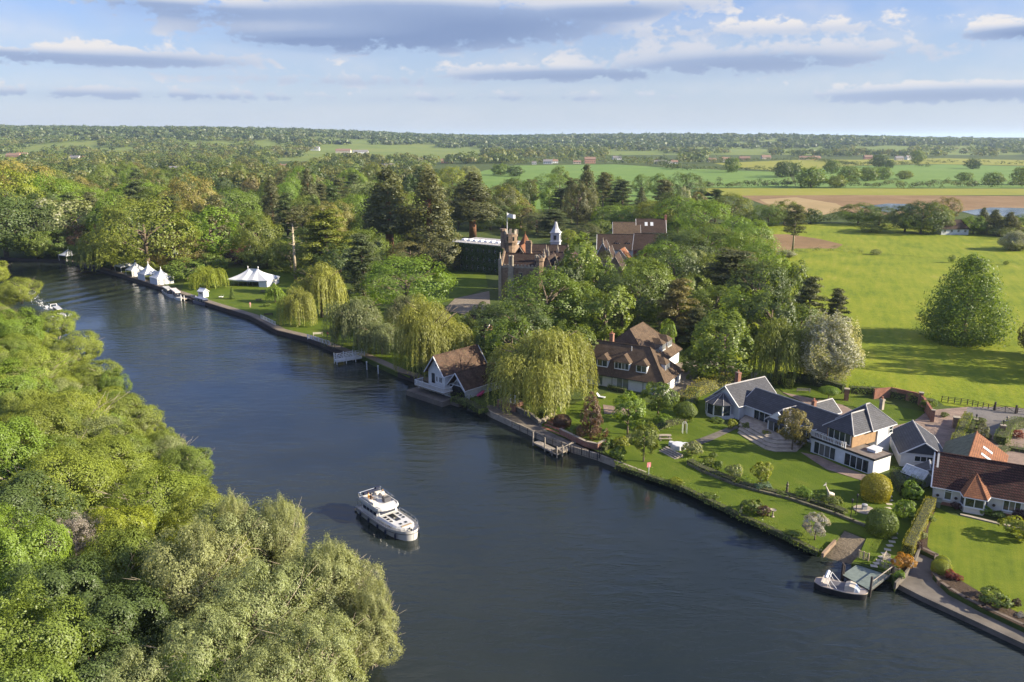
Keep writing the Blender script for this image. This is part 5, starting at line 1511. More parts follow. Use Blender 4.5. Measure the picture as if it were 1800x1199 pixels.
mass('rough_hedge_line', hedgeline([(1520, 447), (1600, 452), (1700, 458), (1800, 466), (1860, 470)], 2.2, 1.0, 3.0), 'strip of tall weeds across the meadow', 120, 0.5, 12, [(.11, .14, .04), (.09, .12, .03)])
mass('village_trees', hedgeline([(905, 289), (980, 285), (1050, 287), (1100, 288), (1160, 291)], 7, 10, 12) + hedgeline([(960, 281), (1080, 280), (1200, 288), (1290, 285)], 11, 10, 13), 'trees round the far white houses above the crop', 80, 2.0, 13)


# ------------------------------------------------------------------ buildings
def roof(parent, x0, x1, y0, y1, ze, zr, axis='x', i0=0.0, i1=0.0, mat=None, over=0.35, t=0.16, ridge=None, name='roof', label=None, rm=None):
    """pitched roof over a rectangle; i0, i1: how far the ridge is set in at either end (0: gable). Ridge tiles are a part of the roof"""
    k = (zr - ze) / ((y1 - y0) / 2 if axis == 'x' else (x1 - x0) / 2)
    if axis == 'x':
        ym = (y0 + y1) / 2
        a0, a1 = x0 - over, x1 + over
        b0, b1 = y0 - over, y1 + over
        zo = ze - over * k
        r0, r1 = (x0 + i0 if i0 else a0), (x1 - i1 if i1 else a1)
        P = lambda a, b, z: (a, b, z)
    else:
        ym = (x0 + x1) / 2
        a0, a1 = y0 - over, y1 + over
        b0, b1 = x0 - over, x1 + over
        zo = ze - over * k
        r0, r1 = (y0 + i0 if i0 else a0), (y1 - i1 if i1 else a1)
        P = lambda a, b, z: (b, a, z)
    mb = MB()
    mb.slab([P(a0, b0, zo), P(a1, b0, zo), P(r1, ym, zr), P(r0, ym, zr)], t)
    mb.slab([P(a0, b1, zo), P(a1, b1, zo), P(r1, ym, zr), P(r0, ym, zr)], t)
    if i0:
        mb.slab([P(a0, b0, zo), P(a0, b1, zo), P(r0, ym, zr)], t)
    if i1:
        mb.slab([P(a1, b0, zo), P(a1, b1, zo), P(r1, ym, zr)], t)
    rf = ob(name, mb, mat, parent, label=label)
    mb = MB()
    mb.tube(P(r0, ym, zr + 0.02), P(r1, ym, zr + 0.02), 0.12, 0.12, 6)
    for ii, rr_, aa in ((i0, r0, a0), (i1, r1, a1)):
        if ii:
            mb.tube(P(rr_, ym, zr + .02), P(aa, b0, zo + .02), 0.10, 0.10, 5)
            mb.tube(P(rr_, ym, zr + .02), P(aa, b1, zo + .02), 0.10, 0.10, 5)
    ob('ridge_tiles', mb, ridge or mat, rf)
    # bargeboards on open gables
    for ii, aa, s in ((i0, a0, -1), (i1, a1, 1)):
        if not ii:
            mb = MB()
            for b in (b0, b1):
                mb.tube(P(aa + 0.02 * s, b, zo - .10), P(aa + 0.02 * s, ym, zr - .10), 0.11, 0.11, 4)
            ob('bargeboard', mb, rm or WHITE, rf)
    # gutters along the eaves
    mb = MB()
    mb.tube(P(a0, b0 - .03, zo - .08), P(a1, b0 - .03, zo - .08), 0.07, 0.07, 5)
    mb.tube(P(a0, b1 + .03, zo - .08), P(a1, b1 + .03, zo - .08), 0.07, 0.07, 5)
    ob('gutter', mb, BLACK if rm is None else rm, rf)
    return rf


def walls(parent, x0, x1, y0, y1, z0, ze, mat, zr=None, axis='x', g0=True, g1=True, name='wall', label=None):
    mb = MB()
    mb.box((x0, y0, z0), (x1, y1, ze))
    if zr:
        t = 0.25
        if axis == 'x':
            ym = (y0 + y1) / 2
            for g, x, dx in ((g0, x0, t), (g1, x1, -t)):
                if g:
                    mb.add([(x, y0, ze), (x, y1, ze), (x, ym, zr - .12), (x + dx, y0, ze), (x + dx, y1, ze), (x + dx, ym, zr - .12)],
                           [(0, 1, 2), (5, 4, 3), (0, 3, 4, 1), (1, 4, 5, 2), (2, 5, 3, 0)])
        else:
            xm = (x0 + x1) / 2
            for g, y, dy in ((g0, y0, t), (g1, y1, -t)):
                if g:
                    mb.add([(x0, y, ze), (x1, y, ze), (xm, y, zr - .12), (x0, y + dy, ze), (x1, y + dy, ze), (xm, y + dy, zr - .12)],
                           [(0, 1, 2), (5, 4, 3), (0, 3, 4, 1), (1, 4, 5, 2), (2, 5, 3, 0)])
    return ob(name, mb, mat, parent, label=label)


def window(parent, o, u, n, w, h, nx=2, ny=1, mat=None, glass=None, name='window', fr=0.08, split=True, sill=True):
    """framed window standing proud of its wall; every pane is a sub-part"""
    o, u, n = Vector(o), Vector(u).normalized(), Vector(n).normalized()
    zz = Vector((0, 0, 1))
    mat = mat or WHITE
    d = n * 0.07
    b = o - n * 0.02
    mb = MB()
    for i in range(nx + 1):
        mb.obox(b + u * ((w - fr) * i / nx), u * fr, zz * h, n * 0.09)
    for j in range(ny + 1):
        mb.obox(b + zz * ((h - fr) * j / ny) + n * 0.0, u * w, zz * fr, n * 0.085)
    if sill:
        mb.obox(b - zz * 0.06 - u * 0.05, u * (w + 0.1), zz * 0.06, n * 0.16)
    f = ob(name, mb, mat, parent)
    for i in range(nx):
        for j in range(ny):
            mp = MB()
            pw, ph = (w - fr) / nx - fr, (h - fr) / ny - fr
            mp.obox(b + u * (fr + (w - fr) * i / nx) + zz * (fr + (h - fr) * j / ny), u * pw, zz * ph, n * 0.035)
            ob('pane', mp, glass or GLASS, f)
    return f


def chimney(parent, x, y, z0, z1, w=0.7, mat=None, pots=1):
    mb = MB()
    mb.box((x - w / 2, y - w / 2, z0), (x + w / 2, y + w / 2, z1))
    mb.box((x - w / 2 - .07, y - w / 2 - .07, z1 - .28), (x + w / 2 + .07, y + w / 2 + .07, z1 - .1))
    c = ob('chimney', mb, mat or BRICK, parent)
    for i in range(pots):
        mp = MB()
        mp.lathe([(0.13, 0), (0.11, .3), (0.14, .34), (.14, .4)], 8, (x + (i - (pots - 1) / 2) * .35, y, z1))
        ob('chimney_pot', mp, M('terracotta', (0.36, 0.16, 0.09), 0.8), c)
    return c


def frame_at(name, label, cat, p, ang, z=1.0, group=None):
    return thing(name, label, cat, (p[0], p[1], z), R(ang), group)


X, Y, NX_, NY_ = (1, 0, 0), (0, 1, 0), (-1, 0, 0), (0, -1, 0)

# --- slate roofed house
h = frame_at('slate_house', 'long white house with slate roofs, balcony and hexagonal sun room', 'house', (47.9, 119.4), -58)
walls(h, 0, 11, 0, 4.2, -0.3, 2.45, WHITEW, label='white lower storey with folding doors')
mb = MB()
mb.box((-.12, -.12, 2.45), (11.15, 4.35, 2.62))
ob('flat_roof', mb, M('felt_roof', (0.20, 0.18, 0.155), 0.95, 0.4, 0.8, 0.5, rgb2=(0.12, .085, .07)), h)
mb = MB()
for a, b in (((-.14, -.16, 2.40), (11.18, -.10, 2.70)), ((11.12, -.12, 2.40), (11.2, 4.35, 2.70)), ((6.5, 4.3, 2.4), (11.18, 4.38, 2.70))):
    mb.box(a, b)
ob('fascia', mb, BLACK, h)
walls(h, 1.9, 6.4, 1.1, 10.6, 2.45, 5.1, M('buff_brick', (0.29, 0.185, 0.10), 0.9, 0.18, 2.0, 0.3), label='buff brick upper storey')
walls(h, 3.2, 6.6, 7.2, 10.7, -.3, 5.1, WHITEW, label='white rear stair block')
roof(h, 1.7, 6.6, 0.8, 8.2, 5.1, 7.1, 'y', 2.6, 0.0, SLATE, 0.3, 0.14, LEAD, rm=WHITE)
roof(h, 0.8, 6.9, 5.2, 10.8, 5.1, 7.8, 'y', 2.2, 2.4, SLATE, 0.3, 0.14, LEAD, rm=WHITE)
window(h, (2.15, 1.1, 2.85), X, NY_, 4.0, 2.1, 4, 1, name='folding_door', sill=False)
window(h, (0.55, 0, 0.05), X, NY_, 4.0, 2.05, 4, 1, name='folding_door', sill=False)
window(h, (6.1, 0, 0.05), X, NY_, 4.2, 2.05, 4, 1, name='folding_door', sill=False)
window(h, (6.6, 10.0, 3.2), Y, X, 1.0, 1.2, 1, 2)
mb = MB()
for i in range(22):
    x = -.05 + i * 0.29
    mb.box((x - .03, -.10, 2.62), (x + .03, -.04, 3.55))
for i in range(1, 4):
    mb.box((-.10, -.07 + i * .3 - .03, 2.62), (-.04, -.07 + i * .3 + .03, 3.55))
mb.box((-.12, -.12, 3.52), (6.2, -.02, 3.60))
mb.box((-.12, -.12, 2.78), (6.2, -.02, 2.85))
mb.box((-.12, -.12, 3.52), (-.02, 1.1, 3.60))
for x in (-.07, 2.0, 4.1, 6.1):
    mb.box((x - .06, -.13, 2.62), (x + .06, -.01, 3.72))
ob('balcony_railing', mb, WHITE, h)
mb = MB()
mb.box((8.3, 2.2, 2.62), (9.7, 3.8, 3.05))
mb.slab([(8.2, 2.1, 3.05), (9.8, 2.1, 3.05), (9.8, 3.9, 3.2), (8.2, 3.9, 3.2)], .08)
ob('roof_hatch', mb, WHITEW, h)
mb = MB()
mb.box((6.8, 4.35, 0), (10.0, 4.5, 2.45))
ob('wall_strip', mb, WHITEW, h)
# long wing
walls(h, -17, 2.0, 3.2, 9.6, -.3, 2.9, WHITEW, label='white long wing')
roof(h, -17, 2.4, 3.0, 9.8, 2.9, 5.0, 'x', 0.0, 0.0, SLATE, 0.35, 0.14, LEAD, rm=WHITE)
window(h, (-14.6, 3.2, 0.1), X, NY_, 3.6, 2.2, 3, 1, name='patio_door', sill=False)
window(h, (-4.2, 3.2, 0.3), X, NY_, 1.6, 2.0, 2, 1)
window(h, (-1.8, 3.2, 0.3), X, NY_, 1.6, 2.0, 2, 1)
# middle bay with its own gable
walls(h, -9.6, -5.8, 0.9, 4.0, -.3, 2.7, WHITEW, 4.3, 'y', True, False)
roof(h, -9.6, -5.8, 0.9, 6.3, 2.7, 4.45, 'y', 1.2, 0.0, SLATE, 0.35, 0.14, LEAD, rm=WHITE)
window(h, (-9.4, 0.9, 0.1), X, NY_, 3.4, 2.3, 3, 1, name='bay_window', sill=False)
window(h, (-9.6, 2.9, 0.1), (0, -1, 0), NX_, 1.8, 2.3, 2, 1, name='bay_window', sill=False)
# cross gable at the upstream end
walls(h, -23, -16.6, 1.6, 11, -.3, 2.9, WHITEW, 5.4, 'y')
roof(h, -23, -16.6, 1.4, 11.2, 2.9, 5.6, 'y', 0.0, 0.0, SLATE, 0.35, 0.14, LEAD, rm=WHITE)
# hexagonal sun room
cx, cy_, r_ = -20.2, 0.6, 2.55
mb = MB()
pts = [(cx + r_ * math.cos(a), cy_ + r_ * math.sin(a)) for a in [PI + i * PI / 5 for i in range(6)]] + [(cx + r_, 1.8), (cx - r_, 1.8)]
mb.prism(pts, -.3, 0.55)
ob('sunroom_plinth', mb, WHITEW, h)
mb = MB()
ap = (cx, cy_ + .6, 4.2)
rim = [(cx + (r_ + .35) * math.cos(a), cy_ + (r_ + .35) * math.sin(a), 2.7) for a in [PI + i * PI / 5 for i in range(6)]]
for a, b in zip(rim[:-1], rim[1:]):
    mb.slab([a, b, ap], .10)
sr = ob('sunroom_roof', mb, SLATE, h)
mb = MB()
for a in rim:
    mb.tube(a, ap, .06, .06, 4)
ob('hip_tiles', mb, LEAD, sr)
for i in range(5):
    a, b = Vector((*pts[i], .55)), Vector((*pts[i + 1], .55))
    u = b - a
    window(h, a, u, (u.y, -u.x, 0), u.length, 2.05, 1, 1, name='sunroom_window', fr=0.11, sill=False)
chimney(h, -22.2, 7.0, 2.9, 6.6, .8)
chimney(h, -5.3, 6.9, 4.4, 5.9, .6)
chimney(h, 4.3, 11.0, 6.4, 8.2, .55, STONE)
# small gabled rear wing
walls(h, -9, -5.4, 9.6, 14, -.3, 2.7, WHITEW, 4.2, 'y')
roof(h, -9, -5.4, 9.0, 14.2, 2.7, 4.35, 'y', 0, 0, SLATE, .3, .14, LEAD, rm=WHITE)

# --- garage
g = frame_at('garage', 'white garage with slate roof and dark boarded gable', 'garage', (59.5, 113.7), -16)
walls(g, 0, 6.1, 0, 9, -.3, 2.35, WHITEW)
mb = MB()
mb.prism([(0, 0), (6.1, 0), (3.05, 1.9)], 0, 0.3)
pr = MB()
pr.v = [(x, 0.05 - z * .9, 2.35 + y) for x, y, z in mb.v]
pr.f = mb.f
ob('gable_boarding', pr, M('blue_slate_boards', (0.045, 0.052, 0.068), 0.7, 0.2, 3), g)
roof(g, 0, 6.1, -.1, 9.2, 2.35, 4.35, 'y', 0, 0, SLATE, .35, .14, LEAD, rm=WHITE)
window(g, (1.9, 0, 1.0), X, NY_, 2.6, 0.95, 3, 1)
mb = MB()
mb.obox((4.75, -.06, 0), (0.85, 0, 0), (0, .08, 0), (0, 0, 1.95))
ob('side_door', mb, M('pale_door', (0.62, 0.63, 0.63), .5), g)

# --- bungalow
b_ = frame_at('bungalow', 'cream bungalow with dark red pantile roof and a pointed bay', 'bungalow', (58.0, 101.0), -28, 1.1)
walls(b_, 0, 18, 0, 7.6, -.5, 2.75, CREAM, 6.2, 'x')
mb = MB()
mb.box((-.05, -.06, -.5), (18.05, 0.2, 0.35))
ob('plinth', mb, BRICK, b_)
roof(b_, 0, 18, -.1, 7.7, 2.75, 6.0, 'x', 0, 0, TILER, .35, .16, TILER, rm=WHITE)
mb = MB()
bp = [(3.3, 0), (3.75, -1.15), (6.05, -1.15), (6.5, 0)]
mb.prism(bp + [(6.5, .2), (3.3, .2)], -.5, 0.75)
ob('bay_base', mb, CREAM, b_)
for i in range(3):
    a, c = Vector((*bp[i], .75)), Vector((*bp[i + 1], .75))
    u = c - a
    window(b_, a, u, (u.y, -u.x, 0), u.length, 1.6, [1, 2, 1][i], 1, name='bay_window', fr=.1)
mb = MB()
ap = (4.9, 1.6, 4.6)
rim = [(2.9, .1, 2.55), (3.5, -1.6, 2.3), (6.3, -1.6, 2.3), (6.9, .1, 2.55)]
for a, c in zip(rim[:-1], rim[1:]):
    mb.slab([a, c, ap], .12)
br_ = ob('bay_roof', mb, TILEO, b_)
mb = MB()
for a in rim:
    mb.tube(a, ap, .07, .07, 5)
ob('hip_tiles', mb, TILEO, br_)
mb = MB()
for a, c in zip(rim[:-1], rim[1:]):
    mb.tube(Vector(a) - Vector((0, 0, .1)), Vector(c) - Vector((0, 0, .1)), .07, .07, 5)
ob('gutter', mb, WHITE, br_)
window(b_, (1.3, 0, .75), X, NY_, 0.95, 1.25, 1, 1, fr=.1)
mb = MB()
arc = [(1.775 + .475 * math.cos(t * PI / 10), 2.0 + .475 * math.sin(t * PI / 10)) for t in range(11)]
aw = MB()
aw.loft([[(x, -.07, z) for x, z in arc], [(x, .05, z) for x, z in arc]])
ar = ob('arched_window_head', aw, WHITE, b_)
aw = MB()
aw.loft([[(1.775 + (x - 1.775) * .78, -.09, 2.0 + (z - 2.0) * .78) for x, z in arc], [(1.775 + (x - 1.775) * .78, .0, 2.0 + (z - 2.0) * .78) for x, z in arc]])
ob('pane', aw, GLASS, ar)
window(b_, (8.2, 0, .75), X, NY_, 2.1, 1.5, 3, 1, fr=.1)
window(b_, (13.5, 0, .75), X, NY_, 2.1, 1.5, 3, 1, fr=.1)
for x in (0.55, 2.75, 7.2, 11.2, 12.0):
    mb = MB()
    mb.lathe([(.02, -.12), (.18, 0), (.22, .12), (.12, .26), (0.02, .3)], 8, (x, -.2, 1.15))
    ob('hanging_basket', mb, M('basket', (.05, .035, .025), .9), b_)
mb = MB()
mb.box((10.6, 2.6, 5.0), (12.2, 4.6, 6.5))
c_ = ob('dormer_box', mb, LEAD, b_)
for i in range(3):
    mb = MB()
    mb.lathe([(.14, 0), (.11, .5), (.16, .55), (.16, .6)], 8, (10.9 + i * .5, 3.6, 6.5))
    ob('chimney_pot', mb, M('terracotta', (0.36, 0.16, 0.09), 0.8), c_)
mb = MB()
mb.box((0.1, -1.3, -.5), (1.0, -.4, 0.75))
mb.slab([(0.0, -1.4, .75), (1.1, -1.4, .75), (1.1, -.35, .95), (0, -.35, .95)], .06)
tag(ob('storage_box', mb, M('green_grey_plastic', (.16, .18, .13), .6), loc=b_.location, rz=R(-28)), 'grey green storage box against the corner of the bungalow', 'box')

# --- house with orange roof behind the bungalow
pf, pn_ = G(1717, 760, 5.6), G(1703, 803, 5.6)
ang = math.degrees(math.atan2(pf[1] - pn_[1], pf[0] - pn_[0])) - 90
Lh = math.hypot(pf[0] - pn_[0], pf[1] - pn_[1])
o_ = frame_at('orange_roof_house', 'outbuilding with orange tiled roof and two skylights behind the bungalow', 'house', pn_, ang)
walls(o_, -3.6, 4.2, -1.2, Lh, -.3, 2.0, CREAM)
k = (4.6 - 2.0) / 4.2
rf = MB()
rf.slab([(0, -1.6, 4.6), (0, Lh + .3, 4.6), (4.6, Lh + .3, 4.6 - 4.6 * k), (4.6, -1.6, 4.6 - 4.6 * k)], .15)
rf = ob('roof', rf, TILEO, o_)
mb = MB()
mb.slab([(0, -1.6, 4.6), (0, Lh + .3, 4.6), (-4.0, Lh + .3, 4.6 - 4.0 * k), (-4.0, -1.6, 4.6 - 4.0 * k)], .15)
ob('mossy_slope', mb, M('moss', (.13, .135, .085), .95, .35, 1.2, .5), o_)
mb = MB()
mb.tube((0, -1.6, 4.62), (0, Lh + .3, 4.62), .14, .14, 6)
ob('ridge_tiles', mb, TILEO, rf)
mb = MB()
mb.add([(-3.6, -1.2, 2), (4.2, -1.2, 2), (0, -1.2, 4.4), (-3.6, Lh, 2), (4.2, Lh, 2), (0, Lh, 4.4)], [(0, 1, 2), (3, 5, 4)])
ob('gable_wall', mb, CREAM, o_)
for yy in (Lh * .35, Lh * .62):
    mb = MB()
    zf = lambda x: 4.6 - x * k + .08
    mb.slab([(1.3, yy, zf(1.3)), (1.3, yy + .9, zf(1.3)), (2.6, yy + .9, zf(2.6)), (2.6, yy, zf(2.6))], .1)
    ob('skylight', mb, M('skylight_glass', (.55, .58, .6), .2, .1), rf)

# --- brown roofed house with dormers
e = frame_at('brown_roof_house', 'white house with a big hipped brown tile roof and white dormers', 'house', (18.5, 153.6), -30.3)
walls(e, -9, 12.4, 0.5, 10.6, -.3, 2.75, WHITEW)
roof(e, -9.2, 12.6, 0.3, 10.8, 2.8, 8.0, 'x', 4.0, 5.2, TILEB, .35, .16, TILEB)
walls(e, -6.5, 7.0, 8.0, 25.5, -.3, 3.2, WHITEW)
roof(e, -6.8, 7.2, 8.0, 25.7, 3.2, 9.4, 'y', 4.5, 5.5, TILEB, .35, .16, TILEB)


def dormer(par, x, y, z, w, hgt, dep, face, nx, rmat=TILEB):
    """face: +1 looks down the front slope (-y), +2 looks to +x; hipped little roof over a white window"""
    m = Matrix.Translation((x, y, z)) @ (Matrix.Rotation(0 if face == 1 else PI / 2, 4, 'Z'))
    T_ = lambda p: tuple(m @ Vector(p))
    mb = MB()
    mb.box((-w / 2, 0, -.2), (w / 2, dep, hgt))
    mb.v = [T_(p) for p in mb.v]
    d = ob('dormer', mb, WHITE, par)
    mb = MB()
    o2 = .22
    zr = hgt + w * .42
    e_ = [(-w / 2 - o2, -o2, hgt), (w / 2 + o2, -o2, hgt), (w / 2 + o2, dep + .8, hgt), (-w / 2 - o2, dep + .8, hgt)]
    r0, r1 = (0, w * .35, zr), (0, dep + 2.2, zr)
    for pl in ([e_[0], e_[1], r0], [e_[1], e_[2], r1, r0], [e_[0], e_[3], r1, r0]):
        mb.slab([T_(p) for p in pl], .1)
    ob('dormer_roof', mb, rmat, d)
    a, u = m @ Vector((-w / 2 + .08, 0, .08)), m.to_3x3() @ Vector((1, 0, 0))
    n = m.to_3x3() @ Vector((0, -1, 0))
    fw = window(d, a, u, n, w - .16, hgt - .12, nx, 1, fr=.09)
    return d


for x, w, nx in ((-1.0, 2.4, 2), (3.2, 3.2, 4), (7.4, 2.3, 2)):
    dormer(e, x, 1.35, 3.75, w, 1.5, 2.6, 1, nx)
dormer(e, 11.3, 5.5, 3.8, 2.6, 1.5, 2.6, 2, 4)
for yy in (14.0, 18.0, 22.0):
    dormer(e, 5.9, yy, 4.2, 2.6, 1.5, 2.6, 2, 4)
chimney(e, -1.5, 7.0, 6.5, 9.5, .8)
mb = MB()
mb.tube((3.9, 4.6, 6.5), (3.9, 4.6, 7.9), .12, .12, 8)
ob('flue', mb, GREYD, e)
window(e, (2.6, 0.5, 0.1), X, NY_, 2.6, 2.2, 2, 1, name='garden_door', glass=GLASSG, sill=False)
window(e, (-2.6, 0.5, 0.1), X, NY_, 2.2, 2.2, 2, 1, name='garden_door', glass=GLASSG, sill=False)
window(e, (12.4, 3.0, .9), Y, X, 1.4, 1.2, 2, 1)
window(e, (12.4, 7.0, .9), Y, X, 1.4, 1.2, 2, 1)
mb = MB()
for x in (1.6, 8.2, 12.43):
    mb.tube((x, .44, 0), (x, .44, 2.7), .05, .05, 6)
ob('drainpipe', mb, BLACK, e)

# --- boathouse
d = frame_at('boathouse', 'white boathouse with mottled tile roof, river balcony and dark boat entrance', 'boathouse', (-16.6, 151.6), -43, 0.9)
WB = M('white_boards', (0.54, 0.56, 0.55), 0.7, 0.12, 1.5)
walls(d, 0, 4.8, 0, 11, -1.2, 4.6, WB, 7.6, 'y')
TMOT = Mbrick('mottled_tile', (0.105, 0.066, 0.042), (0.066, 0.042, 0.030), (0.04, 0.025, 0.02), 0.35, 0.17, gap=0.02, weather=0.5, moss=.7)
roof(d, 0, 4.8, -.3, 11, 4.6, 7.7, 'y', 0, 0, TMOT, .45, .15, TMOT, rm=WHITE)
window(d, (1.0, 0, 1.9), X, NY_, 0.9, 2.0, 1, 1, name='balcony_door', mat=DARKW, sill=False)
window(d, (2.3, 0, 2.3), X, NY_, .5, 1.2, 1, 1)
window(d, (3.2, 0, 2.3), X, NY_, .9, 1.2, 2, 1)
window(d, (2.15, 0, 5.4), X, NY_, .5, .6, 1, 1)
walls(d, 4.8, 9.6, 1.2, 11, -1.2, 2.3, WB, 4.9, 'y', False, True)
roof(d, 4.9, 9.6, .8, 11, 2.3, 5.0, 'y', 0, 0, TMOT, .35, .15, TMOT, rm=WHITE)
mb = MB()
for (p, q) in (((5.0, 1.05, -.9), (5.0, 1.05, 2.3)), ((9.4, 1.05, -.9), (9.4, 1.05, 2.3)), ((5.0, 1.05, 2.3), (9.4, 1.05, 2.3)), ((7.2, 1.05, 2.3), (7.2, 1.05, 4.7)), ((5.0, 1.05, 1.2), (6.2, 1.05, 2.3)), ((9.4, 1.05, 1.2), (8.2, 1.05, 2.3)),
               ((6.0, 1.05, 2.3), (7.2, 1.05, 3.6)), ((8.4, 1.05, 2.3), (7.2, 1.05, 3.6))):
    mb.tube(p, q, .09, .09, 4)
ob('timber_frame', mb, WB, d)
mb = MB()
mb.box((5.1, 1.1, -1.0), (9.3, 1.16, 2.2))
ob('boat_entrance', mb, M('entrance_shade', (.012, .012, .012), .9), d)  # near-black panel on the solid wall, painted as the shade inside the entrance
mb = MB()
mb.box((-1.6, -2.3, 1.25), (7.0, 0.0, 1.45))
ob('balcony_floor', mb, GREYW, d)
mb = MB()
for i in range(29):
    x = -1.55 + i * 0.3
    mb.box((x - .05, -2.28, 1.5), (x + .05, -2.22, 2.35))
mb.box((-1.6, -2.32, 2.33), (7.0, -2.18, 2.43))
mb.box((-1.6, -2.30, 1.42), (7.0, -2.20, 1.55))
for x in (-1.6, 7.0):
    mb.box((x - .05, -2.3, 2.33), (x + .05, 0, 2.43))
    mb.box((x - .04, -2.3, 1.5), (x + .04, 0, 1.6))
    for k in range(7):
        mb.box((x - .03, -2.2 + k * .32, 1.5), (x + .03, -2.12 + k * .32, 2.35))
ob('balcony_railing', mb, WB, d)
mb = MB()
for i in range(8):
    x = -1.5 + i * 1.2
    mb.tube((x, -2.2, 1.3), (x, -.3, 0.2), .08, .08, 4)
ob('balcony_bracket', mb, WB, d)
mb = MB()
mb.box((-3.2, -3.3, -1.4), (7.6, 0.0, .12))
mb.box((7.6, -1.2, -1.4), (9.9, 1.0, .0))
ob('boathouse_quay', mb, CONC, d, label='concrete quay below the balcony')

# --- manor
m_ = frame_at('manor_house', 'gothic stone manor with crenellated flag tower, steep tile roofs and pinnacles', 'manor', G(880, 526, 1), -14)
o0 = Vector(m_.location)
mi = m_.matrix_basis.inverted()


def ml(u, v=None, y=None, z=None):
    """local point of the manor that shows at column u, at local depth y, height from row v"""
    c, s = math.cos(R(-14)), math.sin(R(-14))
    best = None
    lo, hi = -60.0, 90.0
    for _ in range(60):
        mid = (lo + hi) / 2
        wx, wy = o0.x + c * mid - s * y, o0.y + s * mid + c * y
        if PJ(wx, wy, 10)[0] < u:
            lo = mid
        else:
            hi = mid
    wx, wy = o0.x + c * lo - s * y, o0.y + s * lo + c * y
    return lo, (z_at(wx, wy, v) - 1.0 if v is not None else z)


xa, xb = 0.0, ml(948, None, 0)[0]
zt = ml(915, 470, 0)[1]
walls(m_, xa, xb, 0, 9, -.3, zt, STONEW)
roof(m_, xa + .4, xb, 0.8, 8.6, zt - .3, zt + 3.6, 'x', 0, 0, TILED, .0, .2, TILED, rm=STONE)
mb = MB()
for x in [xa + i * (xb - xa) / 11 for i in range(12)]:
    mb.box((x - .3, -.15, zt), (x + .3, .35, zt + .8))
mb.box((xa, -.12, zt - .25), (xb, .3, zt + .25))
ob('parapet', mb, STONE, m_)
mb = MB()
mb.add([(xa - .2, 0, zt), (xa - .2, 9, zt), (xa - .2, 4.5, zt + 4.4), (xa + .3, 0, zt), (xa + .3, 9, zt), (xa + .3, 4.5, zt + 4.4)], [(0, 2, 1), (3, 4, 5), (0, 3, 5, 2), (1, 2, 5, 4)])
ob('gable_wall', mb, STONEW, m_)


def pinnacle(par, x, y, z0, z1, w=.55, name='pinnacle'):
    mb = MB()
    mb.box((x - w / 2, y - w / 2, z0), (x + w / 2, y + w / 2, z1 - w * 2.4))
    mb.lathe([(w * .62, 0), (w * .45, w * .3), (w * .12, w * 2.2), (w * .2, w * 2.3), (0.02, w * 2.6)], 6, (x, y, z1 - w * 2.6))
    return ob(name, mb, STONE, par)


pinnacle(m_, xa - .1, -.1, -.3, zt + 4.5, .9)
pinnacle(m_, xa + .2, 8.8, 0, zt + 3.0, .8)
x, z = ml(898, 449, -0.6)
mb = MB()
mb.box((x - 1.0, -1.0, -.3), (x + 1.0, .2, z - 7))
mb.box((x - .75, -.9, z - 7), (x + .75, .2, z - 3.2))
for dx in (-.42, .42):
    mb.lathe([(.38, 0), (.34, 2.6), (.46, 2.8), (.46, 3.1), (.34, 3.2)], 8, (x + dx, -.35, z - 3.2))
ob('chimney_stack', mb, STONE, m_)
for i, u in enumerate((893, 912, 930)):
    x = ml(u, None, 0)[0]
    for zz in (2.0, 6.5):
        window(m_, (x, 0, zz), X, NY_, 1.3, 2.2, 2, 1, mat=STONE, fr=.16)
# corner turret and lit gable
x, z = ml(949, 449, -.5)
mb = MB()
mb.lathe([(1.35, -1), (1.3, z - 2), (1.55, z - 1.6), (1.55, z - .6), (1.2, z - .6)], 8, (x, -.2, 0))
tu = ob('turret', mb, STONEW, m_)
mb = MB()
for k in range(8):
    a = (k + .5) * PI / 4
    mb.box((x + 1.35 * math.cos(a) - .25, -.2 + 1.35 * math.sin(a) - .25, z - .6), (x + 1.35 * math.cos(a) + .25, -.2 + 1.35 * math.sin(a) + .25, z))
ob('merlon', mb, STONE, tu)
xg0, xg1 = ml(953, None, -.4)[0], ml(972, None, -.4)[0]
zg0 = ml(960, 474, -.4)[1]
zg1 = ml(960, 452, -.4)[1]
walls(m_, xg0, xg1, -.4, 8, -.3, zg0, STONEW, zg1, 'y', True, False)
roof(m_, xg0 + .3, xg1 - .3, -.1, 10, zg0, zg1 - .2, 'y', 0, 0, TILED, .1, .2, TILED, rm=STONE)
xm = (xg0 + xg1) / 2
window(m_, (xm - .5, -.4, zg0 - .6), X, NY_, 1.0, 1.8, 2, 1, mat=STONE, fr=.14)
for (u, v, y) in ((956, 437, 1.0), (963, 433, 3.0), (975, 459, -.5), (953, 462, -.5), (898, 447, 9)):
    x, z = ml(u, v, y)
    pinnacle(m_, x, y, zg0 - 4, z, .6)
# range of gables running off behind the trees
x0_, x1_ = ml(972, None, 1)[0], ml(1060, None, 1)[0]
zz = ml(990, 468, 1)[1]
walls(m_, x0_, x1_, 1, 9, -.3, zz, STONEW)
for i in range(3):
    a = x0_ + 1.5 + i * 7.5
    walls(m_, a, a + 4.5, .4, 5, -.3, zz, STONEW, zz + 3.6, 'y', True, False)
    roof(m_, a, a + 4.5, .3, 10, zz, zz + 3.7, 'y', 0, 0, TILED, .1, .2, TILED, rm=STONE)
    pinnacle(m_, a, .3, zz - 2, zz + 2.2)
